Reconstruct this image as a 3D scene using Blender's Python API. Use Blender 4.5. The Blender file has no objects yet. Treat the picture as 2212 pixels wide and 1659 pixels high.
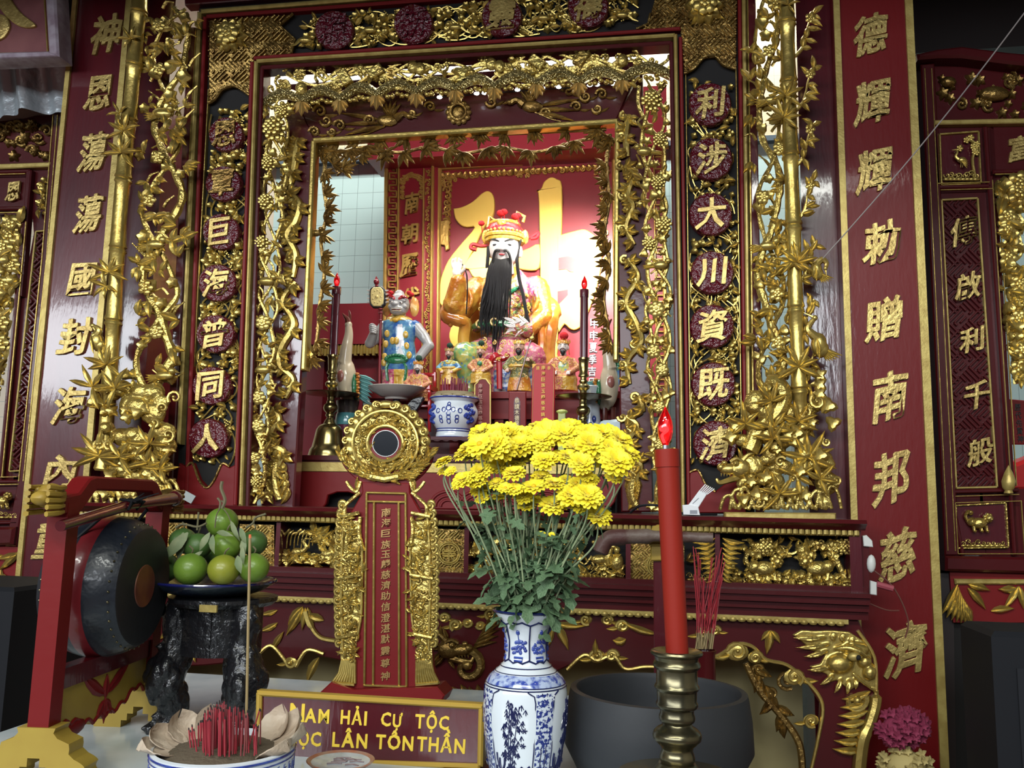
import bpy, bmesh, math, random
from mathutils import Vector, Matrix
sc = bpy.context.scene
COL = sc.collection
# ---------------------------------------------------------------- camera
W, H, FPX = 2212, 1659, 1850.0
YAW, PITCH, ROLL = math.radians(10.0), math.radians(8.0), math.radians(1.2)
CAM = Vector((0, 0, 1.5))
FW = Vector((-math.sin(YAW) * math.cos(PITCH), math.cos(YAW) * math.cos(PITCH), math.sin(PITCH)))
R0 = Vector((math.cos(YAW), math.sin(YAW), 0))
U0 = R0.cross(FW)
RT = R0 * math.cos(ROLL) + U0 * math.sin(ROLL)
UP = RT.cross(FW)
cd = bpy.data.cameras.new('camera')
cam = bpy.data.objects.new('camera', cd)
COL.objects.link(cam)
cd.sensor_width = 36.0
cd.lens = 36.0 * FPX / W
cd.clip_start = 0.05
m = Matrix.Identity(4)
for i in range(3):
    m[i][0], m[i][1], m[i][2], m[i][3] = RT[i], UP[i], -FW[i], CAM[i]
cam.matrix_world = m
sc.camera = cam
# ---------------------------------------------------------------- exposure, sky, large lights
sc.view_settings.view_transform = 'Standard'
sc.view_settings.look = 'None'
sc.view_settings.gamma = 1.0
sc.view_settings.use_curve_mapping = False
sc.view_settings.exposure = 0.0
sc.cycles.max_bounces = 8
sc.cycles.diffuse_bounces = 3
sc.cycles.glossy_bounces = 4
sc.cycles.transmission_bounces = 6
sc.cycles.caustics_reflective = False
sc.cycles.caustics_refractive = False
sc.cycles.sample_clamp_indirect = 6.0
wd = bpy.data.worlds.new('hall_light')
sc.world = wd
wd.use_nodes = True
bg = wd.node_tree.nodes['Background']
bg.inputs[0].default_value = (0.75, 0.85, 1.0, 1)
bg.inputs[1].default_value = 0.06


def area(name, loc, target, sx, sy, power, color, spread=None):
    l = bpy.data.lights.new(name, 'AREA')
    l.shape = 'RECTANGLE'
    l.size, l.size_y = sx, sy
    l.energy = power
    l.color = color
    if spread:
        l.spread = math.radians(spread)
    o = bpy.data.objects.new(name, l)
    COL.objects.link(o)
    o.location = loc
    d = Vector(target) - Vector(loc)
    o.rotation_euler = d.to_track_quat('-Z', 'Y').to_euler()
    return o


area('courtyard_daylight', (-4.4, -5.5, 3.7), (-4.4, 3, 3.4), 13.0, 1.4, 780, (0.90, 0.95, 1.0))
area('hall_tube_light', (-0.3, -1.6, 4.7), (-0.6, 2.6, 1.5), 3.0, 0.25, 95, (0.97, 1.0, 0.92))
area('hall_tube_light', (-2.6, -2.2, 4.7), (-1.8, 3.0, 1.8), 1.6, 0.25, 60, (0.97, 1.0, 0.92))
area('hall_tube_light', (1.4, -2.2, 4.7), (0.6, 3.0, 1.8), 1.6, 0.25, 45, (0.97, 1.0, 0.92))
area('niche_led_strip', (-0.62, 3.34, 3.16), (-0.66, 4.3, 2.45), 1.1, 0.04, 11, (1.0, 0.96, 0.86), 150)
area('niche_led_strip', (-0.28, 3.60, 3.02), (-0.50, 4.44, 2.52), 0.3, 0.04, 13, (1.0, 0.96, 0.86), 75)
area('niche_led_strip', (-1.05, 3.60, 3.05), (-1.12, 4.44, 2.55), 0.2, 0.04, 2.2, (1.0, 0.96, 0.86), 60)
area('back_hall_tube', (-0.9, 4.0, 4.6), (-0.9, 4.7, 2.6), 5.0, 0.2, 130, (1.0, 0.99, 0.92))


# ---------------------------------------------------------------- pixel <-> place
def ray(x, y):
    return FW * FPX + RT * (x - W / 2) - UP * (y - H / 2)


def P(x, y, Y):
    d = ray(x, y)
    return CAM + d * (Y / d.y)


def PZ(x, y, Z):
    d = ray(x, y)
    return CAM + d * ((Z - CAM.z) / d.z)


def S(x, y, Y):
    return Y / ray(x, y).y


def pxt(Y, x=1000, y=600):
    """relief space on the vertical plane at depth Y: (photo x, photo y, height towards the hall)"""
    s = S(x, y, Y)

    def T(p):
        q = P(p[0], p[1], Y)
        return Vector((q.x, q.y - p[2] * s, q.z))
    T.s = s
    return T


# ---------------------------------------------------------------- materials
MATS = {}


def mat(name, col=(0.5, 0.5, 0.5), rough=0.5, metal=0.0, coat=0.0, bump=0.0, scale=40.0, kind='noise', emit=None, estr=0.0,
        col2=None, mixscale=8.0, stretch=(1, 1, 1), spec=0.5, trans=0.0, ior=1.45, dist=0.01, mixlo=0.4, mixhi=0.65, sheen=0.0, col3=None):
    if name in MATS:
        return MATS[name]
    mt = bpy.data.materials.new(name)
    mt.use_nodes = True
    nt = mt.node_tree
    b = nt.nodes['Principled BSDF']
    b.inputs['Base Color'].default_value = (*col, 1)
    b.inputs['Roughness'].default_value = rough
    b.inputs['Metallic'].default_value = metal
    b.inputs['Coat Weight'].default_value = coat
    b.inputs['Coat Roughness'].default_value = 0.08
    b.inputs['Specular IOR Level'].default_value = spec
    b.inputs['Transmission Weight'].default_value = trans
    b.inputs['IOR'].default_value = ior
    b.inputs['Sheen Weight'].default_value = sheen
    if emit:
        b.inputs['Emission Color'].default_value = (*emit, 1)
        b.inputs['Emission Strength'].default_value = estr
    tc = nt.nodes.new('ShaderNodeTexCoord')
    mp = nt.nodes.new('ShaderNodeMapping')
    mp.inputs['Scale'].default_value = stretch
    nt.links.new(tc.outputs['Object'], mp.inputs[0])
    if col2:
        n = nt.nodes.new('ShaderNodeTexNoise')
        n.inputs['Scale'].default_value = mixscale
        n.inputs['Detail'].default_value = 5
        nt.links.new(mp.outputs[0], n.inputs['Vector'])
        r = nt.nodes.new('ShaderNodeValToRGB')
        r.color_ramp.elements[0].position = mixlo
        r.color_ramp.elements[1].position = mixhi
        r.color_ramp.elements[0].color = (*col, 1)
        r.color_ramp.elements[1].color = (*col2, 1)
        nt.links.new(n.outputs[0], r.inputs[0])
        if col3:
            n3 = nt.nodes.new('ShaderNodeTexVoronoi')
            n3.inputs['Scale'].default_value = mixscale * 1.3
            nt.links.new(mp.outputs[0], n3.inputs['Vector'])
            r3 = nt.nodes.new('ShaderNodeValToRGB')
            r3.color_ramp.elements[0].position = 0.26
            r3.color_ramp.elements[1].position = 0.34
            r3.color_ramp.elements[0].color = (1, 1, 1, 1)
            r3.color_ramp.elements[1].color = (0, 0, 0, 1)
            nt.links.new(n3.outputs['Distance'], r3.inputs[0])
            mx = nt.nodes.new('ShaderNodeMix')
            mx.data_type = 'RGBA'
            nt.links.new(r3.outputs[0], mx.inputs[0])
            nt.links.new(r.outputs[0], mx.inputs[6])
            mx.inputs[7].default_value = (*col3, 1)
            nt.links.new(mx.outputs[2], b.inputs['Base Color'])
        else:
            nt.links.new(r.outputs[0], b.inputs['Base Color'])
    if bump:
        if kind == 'voronoi':
            t = nt.nodes.new('ShaderNodeTexVoronoi')
            t.inputs['Scale'].default_value = scale
        else:
            t = nt.nodes.new('ShaderNodeTexNoise')
            t.inputs['Scale'].default_value = scale
            t.inputs['Detail'].default_value = 3
        nt.links.new(mp.outputs[0], t.inputs['Vector'])
        bp = nt.nodes.new('ShaderNodeBump')
        bp.inputs['Strength'].default_value = bump
        bp.inputs['Distance'].default_value = dist
        nt.links.new(t.outputs[0], bp.inputs['Height'])
        nt.links.new(bp.outputs[0], b.inputs['Normal'])
        nt.links.new(bp.outputs[0], b.inputs['Coat Normal'])
    MATS[name] = mt
    return mt


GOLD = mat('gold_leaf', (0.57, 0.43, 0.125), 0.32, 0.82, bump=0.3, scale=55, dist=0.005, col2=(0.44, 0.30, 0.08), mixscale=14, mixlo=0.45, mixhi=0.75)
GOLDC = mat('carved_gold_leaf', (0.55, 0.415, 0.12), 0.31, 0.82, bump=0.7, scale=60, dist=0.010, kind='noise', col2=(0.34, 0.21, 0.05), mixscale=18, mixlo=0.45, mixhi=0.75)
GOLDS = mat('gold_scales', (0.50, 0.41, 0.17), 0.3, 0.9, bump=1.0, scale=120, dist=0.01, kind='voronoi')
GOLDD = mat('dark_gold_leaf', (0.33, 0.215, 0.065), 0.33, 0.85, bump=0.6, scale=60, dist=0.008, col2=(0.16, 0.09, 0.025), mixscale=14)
GOLDP = mat('gold_paint', (0.47, 0.365, 0.115), 0.40, 0.45, bump=0.3, scale=120, dist=0.002, col2=(0.36, 0.26, 0.075), mixscale=25)
GOLDCH = mat('gold_lettering', (0.55, 0.41, 0.14), 0.36, 0.6, bump=0.5, scale=90, dist=0.004, col2=(0.38, 0.265, 0.085), mixscale=20)
YPAINT = mat('yellow_paint', (0.36, 0.25, 0.04), 0.45, bump=0.2, scale=40, dist=0.002, col2=(0.30, 0.19, 0.03), mixscale=6)
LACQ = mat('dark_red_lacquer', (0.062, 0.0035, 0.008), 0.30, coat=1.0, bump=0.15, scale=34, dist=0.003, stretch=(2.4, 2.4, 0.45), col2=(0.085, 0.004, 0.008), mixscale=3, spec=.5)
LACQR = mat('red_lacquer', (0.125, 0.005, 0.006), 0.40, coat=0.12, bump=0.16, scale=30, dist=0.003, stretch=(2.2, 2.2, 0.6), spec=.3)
LACQM = mat('medallion_lacquer', (0.085, 0.004, 0.011), 0.2, coat=0.6, bump=1.0, scale=45, dist=0.02)
LACQB = mat('brown_red_lacquer', (0.060, 0.0045, 0.006), 0.34, coat=0.25, bump=0.2, scale=24, dist=0.003, spec=.3)
REDP = mat('red_paint', (0.155, 0.007, 0.008), 0.45, bump=0.25, scale=20, dist=0.003, spec=.3)
REDB = mat('bright_red', (0.42, 0.016, 0.018), 0.35)
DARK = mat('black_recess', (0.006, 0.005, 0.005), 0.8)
BLACKL = mat('black_lacquer', (0.008, 0.008, 0.010), 0.32, coat=0.35, bump=0.7, scale=50, dist=0.01)
BLACKM = mat('black_matte', (0.008, 0.009, 0.012), 0.65, spec=.25)
BRASS = mat('aged_brass', (0.36, 0.29, 0.11), 0.22, 0.95, bump=0.15, scale=30, dist=0.002, col2=(0.22, 0.18, 0.08), mixscale=12)
BRASSD = mat('dark_brass', (0.20, 0.175, 0.10), 0.25, 0.9, bump=0.2, scale=30, dist=0.003, col2=(0.08, 0.075, 0.05), mixscale=10)
MARBLE = mat('white_marble', (0.60, 0.66, 0.68), 0.18, coat=0.2, col2=(0.42, 0.50, 0.53), mixscale=5)
PORC = mat('white_porcelain', (0.66, 0.71, 0.76), 0.12, coat=0.5)
COBALT = mat('cobalt_glaze', (0.018, 0.03, 0.20), 0.15, coat=0.5, col2=(0.05, 0.09, 0.36), mixscale=60)
COBALTD = mat('dark_cobalt_glaze', (0.008, 0.012, 0.07), 0.15, coat=0.5)


# ---------------------------------------------------------------- mesh builder
def ident(p):
    return Vector(p)


def inpoly(x, y, poly):
    c = False
    n = len(poly)
    j = n - 1
    for i in range(n):
        if (poly[i][1] > y) != (poly[j][1] > y):
            if x < (poly[j][0] - poly[i][0]) * (y - poly[i][1]) / (poly[j][1] - poly[i][1]) + poly[i][0]:
                c = not c
        j = i
    return c


GL = {}


def glyph_data(ch, bold=0.025, bev=0.012):
    k = (ch, bold)
    if k not in GL:
        c = bpy.data.curves.new('glyph', 'FONT')
        c.body = ch
        c.size = 1
        c.extrude = 0.04
        c.bevel_depth = bev
        c.bevel_resolution = 0
        c.offset = bold
        c.resolution_u = 2
        o = bpy.data.objects.new('glyph', c)
        COL.objects.link(o)
        dg = bpy.context.evaluated_depsgraph_get()
        me = bpy.data.meshes.new_from_object(o.evaluated_get(dg))
        vs = [v.co.copy() for v in me.vertices]
        fs = [list(p.vertices) for p in me.polygons]
        bpy.data.objects.remove(o)
        bpy.data.curves.remove(c)
        bpy.data.meshes.remove(me)
        x0, x1 = min(v.x for v in vs), max(v.x for v in vs)
        y0, y1 = min(v.y for v in vs), max(v.y for v in vs)
        z0, z1 = min(v.z for v in vs), max(v.z for v in vs)
        vs = [((v.x - x0) / (x1 - x0) - 0.5, (v.y - y0) / (y1 - y0) - 0.5, (v.z - z0) / (z1 - z0)) for v in vs]
        GL[k] = (vs, fs, (x1 - x0) / (y1 - y0))
    return GL[k]


class MB:
    def __init__(s, T=None):
        s.v, s.f, s.mi, s.T = [], [], [], T or ident

    def add(s, vs, fs, mi=0):
        b = len(s.v)
        s.v.extend(s.T(p) for p in vs)
        for f in fs:
            s.f.append([b + i for i in f])
            s.mi.append(mi)

    def prism(s, poly, h0, h1, bevel=0.0, mi=0):
        """outline in the plane, from height h0 to h1, its front edge chamfered"""
        n = len(poly)
        area2 = sum(poly[i][0] * poly[(i + 1) % n][1] - poly[(i + 1) % n][0] * poly[i][1] for i in range(n))
        sg = 1 if area2 > 0 else -1
        rings = [[(p[0], p[1], h0) for p in poly]]
        if bevel:
            ins = []
            for i in range(n):
                a, b, c = poly[i - 1], poly[i], poly[(i + 1) % n]
                d1 = Vector((b[0] - a[0], b[1] - a[1]))
                d2 = Vector((c[0] - b[0], c[1] - b[1]))
                if d1.length < 1e-9 or d2.length < 1e-9:
                    ins.append(b)
                    continue
                d1.normalize()
                d2.normalize()
                n1 = Vector((-d1.y, d1.x)) * sg
                n2 = Vector((-d2.y, d2.x)) * sg
                k = n1 + n2
                L = max(0.35, 1 + n1.dot(n2))
                ins.append((b[0] + k.x / L * bevel, b[1] + k.y / L * bevel))
            rings.append([(p[0], p[1], h1 - (h1 - h0) * 0.5 if bevel > (h1 - h0) else h1 - bevel) for p in poly])
            rings.append([(p[0], p[1], h1) for p in ins])
        else:
            rings.append([(p[0], p[1], h1) for p in poly])
        s.loft(rings, mi=mi)

    def loft(s, rings, caps=True, mi=0, closed=True):
        n = len(rings[0])
        vs = [p for r in rings for p in r]
        fs = []
        for k in range(len(rings) - 1):
            for i in range(n if closed else n - 1):
                j = (i + 1) % n
                fs.append([k * n + i, k * n + j, (k + 1) * n + j, (k + 1) * n + i])
        if caps:
            fs.append(list(range(n))[::-1])
            fs.append([(len(rings) - 1) * n + i for i in range(n)])
        s.add(vs, fs, mi)

    def box(s, x0, y0, z0, x1, y1, z1, mi=0):
        s.loft([[(x0, y0, z0), (x1, y0, z0), (x1, y1, z0), (x0, y1, z0)], [(x0, y0, z1), (x1, y0, z1), (x1, y1, z1), (x0, y1, z1)]], mi=mi)

    def bar(s, x0, y0, x1, y1, w, h0, h1, bevel=0.0, mi=0):
        d = Vector((x1 - x0, y1 - y0))
        if d.length < 1e-9:
            return
        d.normalize()
        n = Vector((-d.y, d.x)) * (w / 2)
        s.prism([(x0 + n.x, y0 + n.y), (x1 + n.x, y1 + n.y), (x1 - n.x, y1 - n.y), (x0 - n.x, y0 - n.y)], h0, h1, bevel, mi)

    def tube(s, pts, rad, n=6, mi=0, caps=True, flat=1.0):
        pts = [Vector(p) for p in pts]
        if not hasattr(rad, '__len__'):
            rad = [rad] * len(pts)
        rings = []
        prev = None
        for i, p in enumerate(pts):
            t = (pts[min(i + 1, len(pts) - 1)] - pts[max(i - 1, 0)])
            if t.length < 1e-9:
                t = Vector((0, 0, 1))
            t.normalize()
            if prev is None:
                a = Vector((0, 0, 1)) if abs(t.z) < 0.9 else Vector((1, 0, 0))
                nx = t.cross(a).normalized()
            else:
                nx = prev - t * prev.dot(t)
                if nx.length < 1e-6:
                    nx = t.cross(Vector((0.3, 0.5, 0.8)))
                nx.normalize()
            prev = nx
            ny = t.cross(nx)
            r = rad[i]
            rings.append([p + nx * (r * math.cos(2 * math.pi * k / n)) + ny * (r * flat * math.sin(2 * math.pi * k / n)) for k in range(n)])
        s.loft(rings, caps, mi)

    def ell(s, c, rx, ry=None, rz=None, nu=10, nv=7, mi=0, fn=None):
        ry = rx if ry is None else ry
        rz = rx if rz is None else rz
        vs = [(c[0], c[1], c[2] - rz)]
        for j in range(1, nv):
            th = math.pi * j / nv
            for i in range(nu):
                ph = 2 * math.pi * i / nu
                k = fn(ph, th) if fn else 1.0
                vs.append((c[0] + rx * k * math.sin(th) * math.cos(ph), c[1] + ry * k * math.sin(th) * math.sin(ph), c[2] - rz * k * math.cos(th)))
        vs.append((c[0], c[1], c[2] + rz))
        fs = []
        for i in range(nu):
            fs.append([0, 1 + (i + 1) % nu, 1 + i])
            for j in range(nv - 2):
                a = 1 + j * nu + i
                b = 1 + j * nu + (i + 1) % nu
                fs.append([a, b, b + nu, a + nu])
            fs.append([1 + (nv - 2) * nu + i, 1 + (nv - 2) * nu + (i + 1) % nu, len(vs) - 1])
        s.add(vs, fs, mi)

    def leaf(s, x, y, ang, L, w, h=0.0, th=None, bend=0.0, rise=0.0, mi=0, rib=True):
        th = th or w * 0.3
        rings = []
        px, py = x, y
        prof = [(0, .12), (.18, .72), (.42, 1.0), (.68, .74), (.88, .3), (1, .04)]
        lt = 0
        for t, k in prof:
            a = ang + bend * t
            px += math.cos(a) * L * (t - lt)
            py += math.sin(a) * L * (t - lt)
            lt = t
            nx, ny = -math.sin(a), math.cos(a)
            hw = w * 0.5 * k
            hh = h + rise * math.sin(t * math.pi * 0.8)
            tt = th * (0.35 + 0.65 * k)
            ring = [(px - nx * hw, py - ny * hw, hh), (px - nx * hw * .5, py - ny * hw * .5, hh + tt)]
            if rib:
                ring.append((px, py, hh + tt * 0.45))
            ring += [(px + nx * hw * .5, py + ny * hw * .5, hh + tt), (px + nx * hw, py + ny * hw, hh), (px, py, hh - tt * 0.6)]
            rings.append(ring)
        s.loft(rings, True, mi)

    def lobed(s, x, y, r, ang, n=5, h=0.0, th=None, mi=0, depth=0.45):
        """broad lobed leaf or a flat flower, domed"""
        th = th or r * 0.4
        m = n * 4
        out, mid = [], []
        for i in range(m):
            a = ang + 2 * math.pi * i / m
            k = 1 - depth * (0.5 + 0.5 * math.cos(n * (a - ang) + math.pi))
            out.append((x + math.cos(a) * r * k, y + math.sin(a) * r * k, h))
            mid.append((x + math.cos(a) * r * k * 0.6, y + math.sin(a) * r * k * 0.6, h + th * (0.75 + 0.5 * (k - 0.7))))
        low = [(p[0], p[1], h - th * 0.4) for p in out]
        top = [(x + math.cos(ang + 2 * math.pi * i / m) * r * .15, y + math.sin(ang + 2 * math.pi * i / m) * r * .15, h + th * 0.55) for i in range(m)]
        s.loft([low, out, mid, top], True, mi)

    def mum(s, x, y, r, h=0.0, mi=0, rng=random):
        """bushy carved chrysanthemum: three rings of little knobs"""
        s.ell((x, y, h + r * .1), r * .72, r * .72, r * .55, 8, 5, mi)
        for k, (rr, hh, n, q) in enumerate([(.78, .12, 11, .24), (.5, .48, 8, .23), (.2, .66, 4, .2)]):
            for i in range(n):
                a = 2 * math.pi * (i + 0.5 * k) / n + rng.uniform(-.1, .1)
                s.ell((x + math.cos(a) * r * rr, y + math.sin(a) * r * rr, h + r * hh), r * q, r * q, r * q, 6, 4, mi)

    def rose(s, x, y, r, h=0.0, n=6, mi=0):
        for i in range(n):
            a = 2 * math.pi * i / n
            s.ell((x + math.cos(a) * r * .58, y + math.sin(a) * r * .58, h + r * .2), r * .42, r * .42, r * .26, 8, 5, mi)
        for i in range(n - 1):
            a = 2 * math.pi * (i + .5) / (n - 1)
            s.ell((x + math.cos(a) * r * .27, y + math.sin(a) * r * .27, h + r * .38), r * .25, r * .25, r * .2, 7, 4, mi)
        s.ell((x, y, h + r * .5), r * .2, r * .2, r * .2, 7, 4, mi)

    def curl(s, x, y, r, a0=0.0, turns=1.4, w=3.0, h=0.0, sg=1, mi=0, n=16, ball=True):
        """volute: a stem that winds in on itself"""
        pts, rad = [], []
        for i in range(n + 1):
            t = i / n
            a = a0 + sg * turns * 2 * math.pi * t
            rr = r * (1 - 0.85 * t)
            pts.append((x + math.cos(a) * rr, y + math.sin(a) * rr, h + w * .4 * t))
            rad.append(w * (1 - .5 * t))
        s.tube(pts, rad, 6, mi)
        if ball:
            s.ell((pts[-1][0], pts[-1][1], h + w * .6), w * 1.1, w * 1.1, w * 1.1, 7, 5, mi)

    def glyph(s, ch, x, y, w, hgt, h0, th, slant=0.0, bold=0.012, mi=0, turn=0.0, nib=None):
        """character written with a slanted nib: the outline swept a little along the nib"""
        vs, fs, asp = glyph_data(ch, min(bold, .012), .006)
        ca, sa = math.cos(turn), math.sin(turn)
        nib = (bold * .42 if bold > .014 else 0) if nib is None else nib
        steps = (-1, -.34, .34, 1) if nib else (0,)
        for k, q in enumerate(steps):
            o = []
            for a, b, c in vs:
                a2 = a * (1 - 2 * nib) + q * nib
                b2 = b * (1 - 1.4 * nib) + q * nib * .62
                a2 += .025 * math.sin(b2 * 5 + 1) * (1 if slant else 0)
                b2 += (.10 * a2 + .03 * math.sin(a2 * 6)) if slant else 0
                u = a2 * w + slant * .45 * b2 * hgt
                v = -b2 * hgt
                o.append((x + u * ca - v * sa, y + u * sa + v * ca, h0 + c * th + k * .02))
            s.add(o, fs, mi)

    def lathe(s, prof, n=32, mi=0, cx=0.0, cy=0.0, caps=True):
        """profile of (radius, z)"""
        s.loft([[(cx + r * math.cos(2 * math.pi * i / n), cy + r * math.sin(2 * math.pi * i / n), z) for i in range(n)] for r, z in prof], caps, mi)

    def build(s, name, mats, parent=None, smooth=40, recalc=True):
        me = bpy.data.meshes.new(name)
        org = parent.matrix_world.translation if parent is not None else Vector((0, 0, 0))
        if parent is not None:
            org = wloc(parent)
        me.from_pydata([tuple(p - org) for p in s.v], [], s.f)
        if not isinstance(mats, (list, tuple)):
            mats = [mats]
        for q in mats:
            me.materials.append(q)
        if len(mats) > 1:
            me.polygons.foreach_set('material_index', s.mi)
        if recalc:
            bm = bmesh.new()
            bm.from_mesh(me)
            bmesh.ops.recalc_face_normals(bm, faces=bm.faces)
            bm.to_mesh(me)
            bm.free()
        if smooth:
            me.polygons.foreach_set('use_smooth', [True] * len(me.polygons))
            me.set_sharp_from_angle(angle=math.radians(smooth))
        me.update()
        o = bpy.data.objects.new(name, me)
        COL.objects.link(o)
        if parent is not None:
            o.parent = parent
        return o

    def melt(s, name, mats, parent, voxel, smooth=2, pick=None, turn=None):
        """weld everything into one continuous surface; pick(world point) gives a face its material slot"""
        me = bpy.data.meshes.new(name)
        me.from_pydata([tuple(p) for p in s.v], [], s.f)
        bm = bmesh.new()
        bm.from_mesh(me)
        bmesh.ops.recalc_face_normals(bm, faces=bm.faces)
        bm.to_mesh(me)
        bm.free()
        o = bpy.data.objects.new('weld', me)
        COL.objects.link(o)
        md = o.modifiers.new('remesh', 'REMESH')
        md.mode = 'VOXEL'
        md.voxel_size = voxel
        if smooth:
            ms = o.modifiers.new('smooth', 'SMOOTH')
            ms.iterations = smooth
            ms.factor = 0.5
        dg = bpy.context.evaluated_depsgraph_get()
        m2 = bpy.data.meshes.new_from_object(o.evaluated_get(dg))
        bpy.data.objects.remove(o)
        bpy.data.meshes.remove(me)
        m2.name = name
        m2.materials.clear()
        if not isinstance(mats, (list, tuple)):
            mats = [mats]
        for q in mats:
            m2.materials.append(q)
        if pick:
            m2.polygons.foreach_set('material_index', [min(len(mats) - 1, max(0, pick(p.center))) for p in m2.polygons])
        org = wloc(parent) if parent is not None else Vector((0, 0, 0))
        m2.transform(Matrix.Translation(-org))
        m2.polygons.foreach_set('use_smooth', [True] * len(m2.polygons))
        m2.update()
        o = bpy.data.objects.new(name, m2)
        COL.objects.link(o)
        if parent is not None:
            o.parent = parent
        return o


def wloc(o):
    v = Vector((0, 0, 0))
    while o is not None:
        v = v + o.location
        o = o.parent
    return v


def thing(name, label, cat, loc=(0, 0, 0), group=None):
    o = bpy.data.objects.new(name, None)
    o.empty_display_size = 0.05
    COL.objects.link(o)
    o.location = Vector(loc)
    o['label'] = label
    o['category'] = cat
    if group:
        o['group'] = group
    return o


def tag(o, label, cat, group=None):
    o['label'] = label
    o['category'] = cat
    if group:
        o['group'] = group
    return o


def struct(o):
    o['kind'] = 'structure'
    return o


def lerp(a, b, t):
    return a + (b - a) * t


def quadf(q):
    (ax, ay), (bx, by), (cx, cy), (dx, dy) = q  # top left, top right, bottom right, bottom left

    def f(a, b):
        return (lerp(lerp(ax, bx, a), lerp(dx, cx, a), b), lerp(lerp(ay, by, a), lerp(dy, cy, a), b))
    return f


def spline(pts, n=6):
    """smooth path through points"""
    out = []
    P4 = [pts[0]] + list(pts) + [pts[-1]]
    for i in range(1, len(P4) - 2):
        p0, p1, p2, p3 = [Vector(p) for p in P4[i - 1:i + 3]]
        for k in range(n):
            t = k / n
            out.append(0.5 * ((2 * p1) + (p2 - p0) * t + (2 * p0 - 5 * p1 + 4 * p2 - p3) * t * t + (3 * p1 - p0 - 3 * p2 + p3) * t ** 3))
    out.append(Vector(pts[-1]))
    return out


def fret(mb, poly, u, h0, h1, ox=0, oy=0, w=None):
    """key fret of interlocked diagonal bars inside an outline"""
    w = w or u * 0.45
    xs = [p[0] for p in poly]
    ys = [p[1] for p in poly]
    c = math.sqrt(0.5)
    R = int((max(xs) - min(xs) + max(ys) - min(ys)) / u) + 8
    mx, my = (min(xs) + max(xs)) / 2 + ox, (min(ys) + max(ys)) / 2 + oy

    def seg(a0, b0, a1, b1):
        q = []
        for a, b in ((a0, b0), (a1, b1)):
            q.append((mx + (a - b) * c * u, my + (a + b) * c * u))
        if inpoly(q[0][0], q[0][1], poly) and inpoly(q[1][0], q[1][1], poly):
            mb.bar(q[0][0], q[0][1], q[1][0], q[1][1], w, h0, h1, w * .25)
            return
        # clip coarsely
        st = [(lerp(q[0][0], q[1][0], t / 6), lerp(q[0][1], q[1][1], t / 6)) for t in range(7)]
        ok = [p for p in st if inpoly(p[0], p[1], poly)]
        if len(ok) > 1:
            mb.bar(ok[0][0], ok[0][1], ok[-1][0], ok[-1][1], w, h0, h1, w * .25)
    N = R // 4 + 2
    for i in range(-N, N):
        for j in range(-N, N):
            a, b = i * 4, j * 4
            if (i + j) % 2 == 0:
                seg(a, b, a + 4.6, b)
                seg(a, b + 1, a + 4.6, b + 1)
                seg(a, b + 2, a + 3, b + 2)
                seg(a + 3, b + 2, a + 3, b + 3)
                seg(a, b + 3, a + 2, b + 3)
            else:
                seg(a, b - .6, a, b + 4)
                seg(a + 1, b - .6, a + 1, b + 4)
                seg(a + 2, b, a + 2, b + 3)
                seg(a + 2, b + 3, a + 3, b + 3)
                seg(a + 3, b, a + 3, b + 2)


def vines(mb, quad, rng, n_leaf, size, h=0.0, hr=6.0, grapes=0, flowers=0, stems=6, stem_r=1.6, avoid=(), lob=0.6):
    """twining stems, lobed leaves and fruit filling a four-cornered field"""
    f = quadf(quad)

    def free(x, y, r):
        return all((x - ax) ** 2 + (y - ay) ** 2 > (ar + r * .3) ** 2 for ax, ay, ar in avoid)
    for k in range(stems):
        b0 = rng.uniform(0, .8)
        a0 = rng.uniform(.1, .9)
        pts = []
        L = rng.uniform(.12, .3)
        for i in range(6):
            a = a0 + math.sin(i * 1.5 + k) * .3
            x, y = f(min(.97, max(.03, a)), min(1, b0 + L * i / 5))
            pts.append((x, y, h + rng.uniform(0, hr * .6)))
        mb.tube(spline(pts, 4), stem_r, 5)
    for k in range(n_leaf):
        x, y = f(rng.uniform(.06, .94), rng.uniform(.02, .98))
        r = size * rng.uniform(.6, 1.15)
        if not free(x, y, r):
            continue
        z = h + rng.uniform(0, hr)
        if rng.random() < lob:
            mb.lobed(x, y, r * .6, rng.uniform(0, 6.28), rng.choice((3, 4, 5)), z, r * .4, depth=.3)
        else:
            mb.leaf(x, y, rng.uniform(0, 6.28), r * 1.3, r * .72, z, bend=rng.uniform(-.8, .8), rise=r * .25)
    for k in range(grapes):
        x, y = f(rng.uniform(.15, .85), rng.uniform(.03, .95))
        if not free(x, y, size * .5):
            continue
        for i in range(8):
            mb.ell((x + rng.uniform(-1, 1) * size * .35, y + (i - 4) * size * .13, h + hr * .6 + rng.uniform(0, 3)), size * .14, nu=6, nv=4)
    for k in range(flowers):
        x, y = f(rng.uniform(.2, .8), (k + .5 + rng.uniform(-.3, .3)) / flowers)
        if free(x, y, size):
            mb.rose(x, y, size * .8, h + hr * .5, rng.choice((5, 6)))
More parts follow.
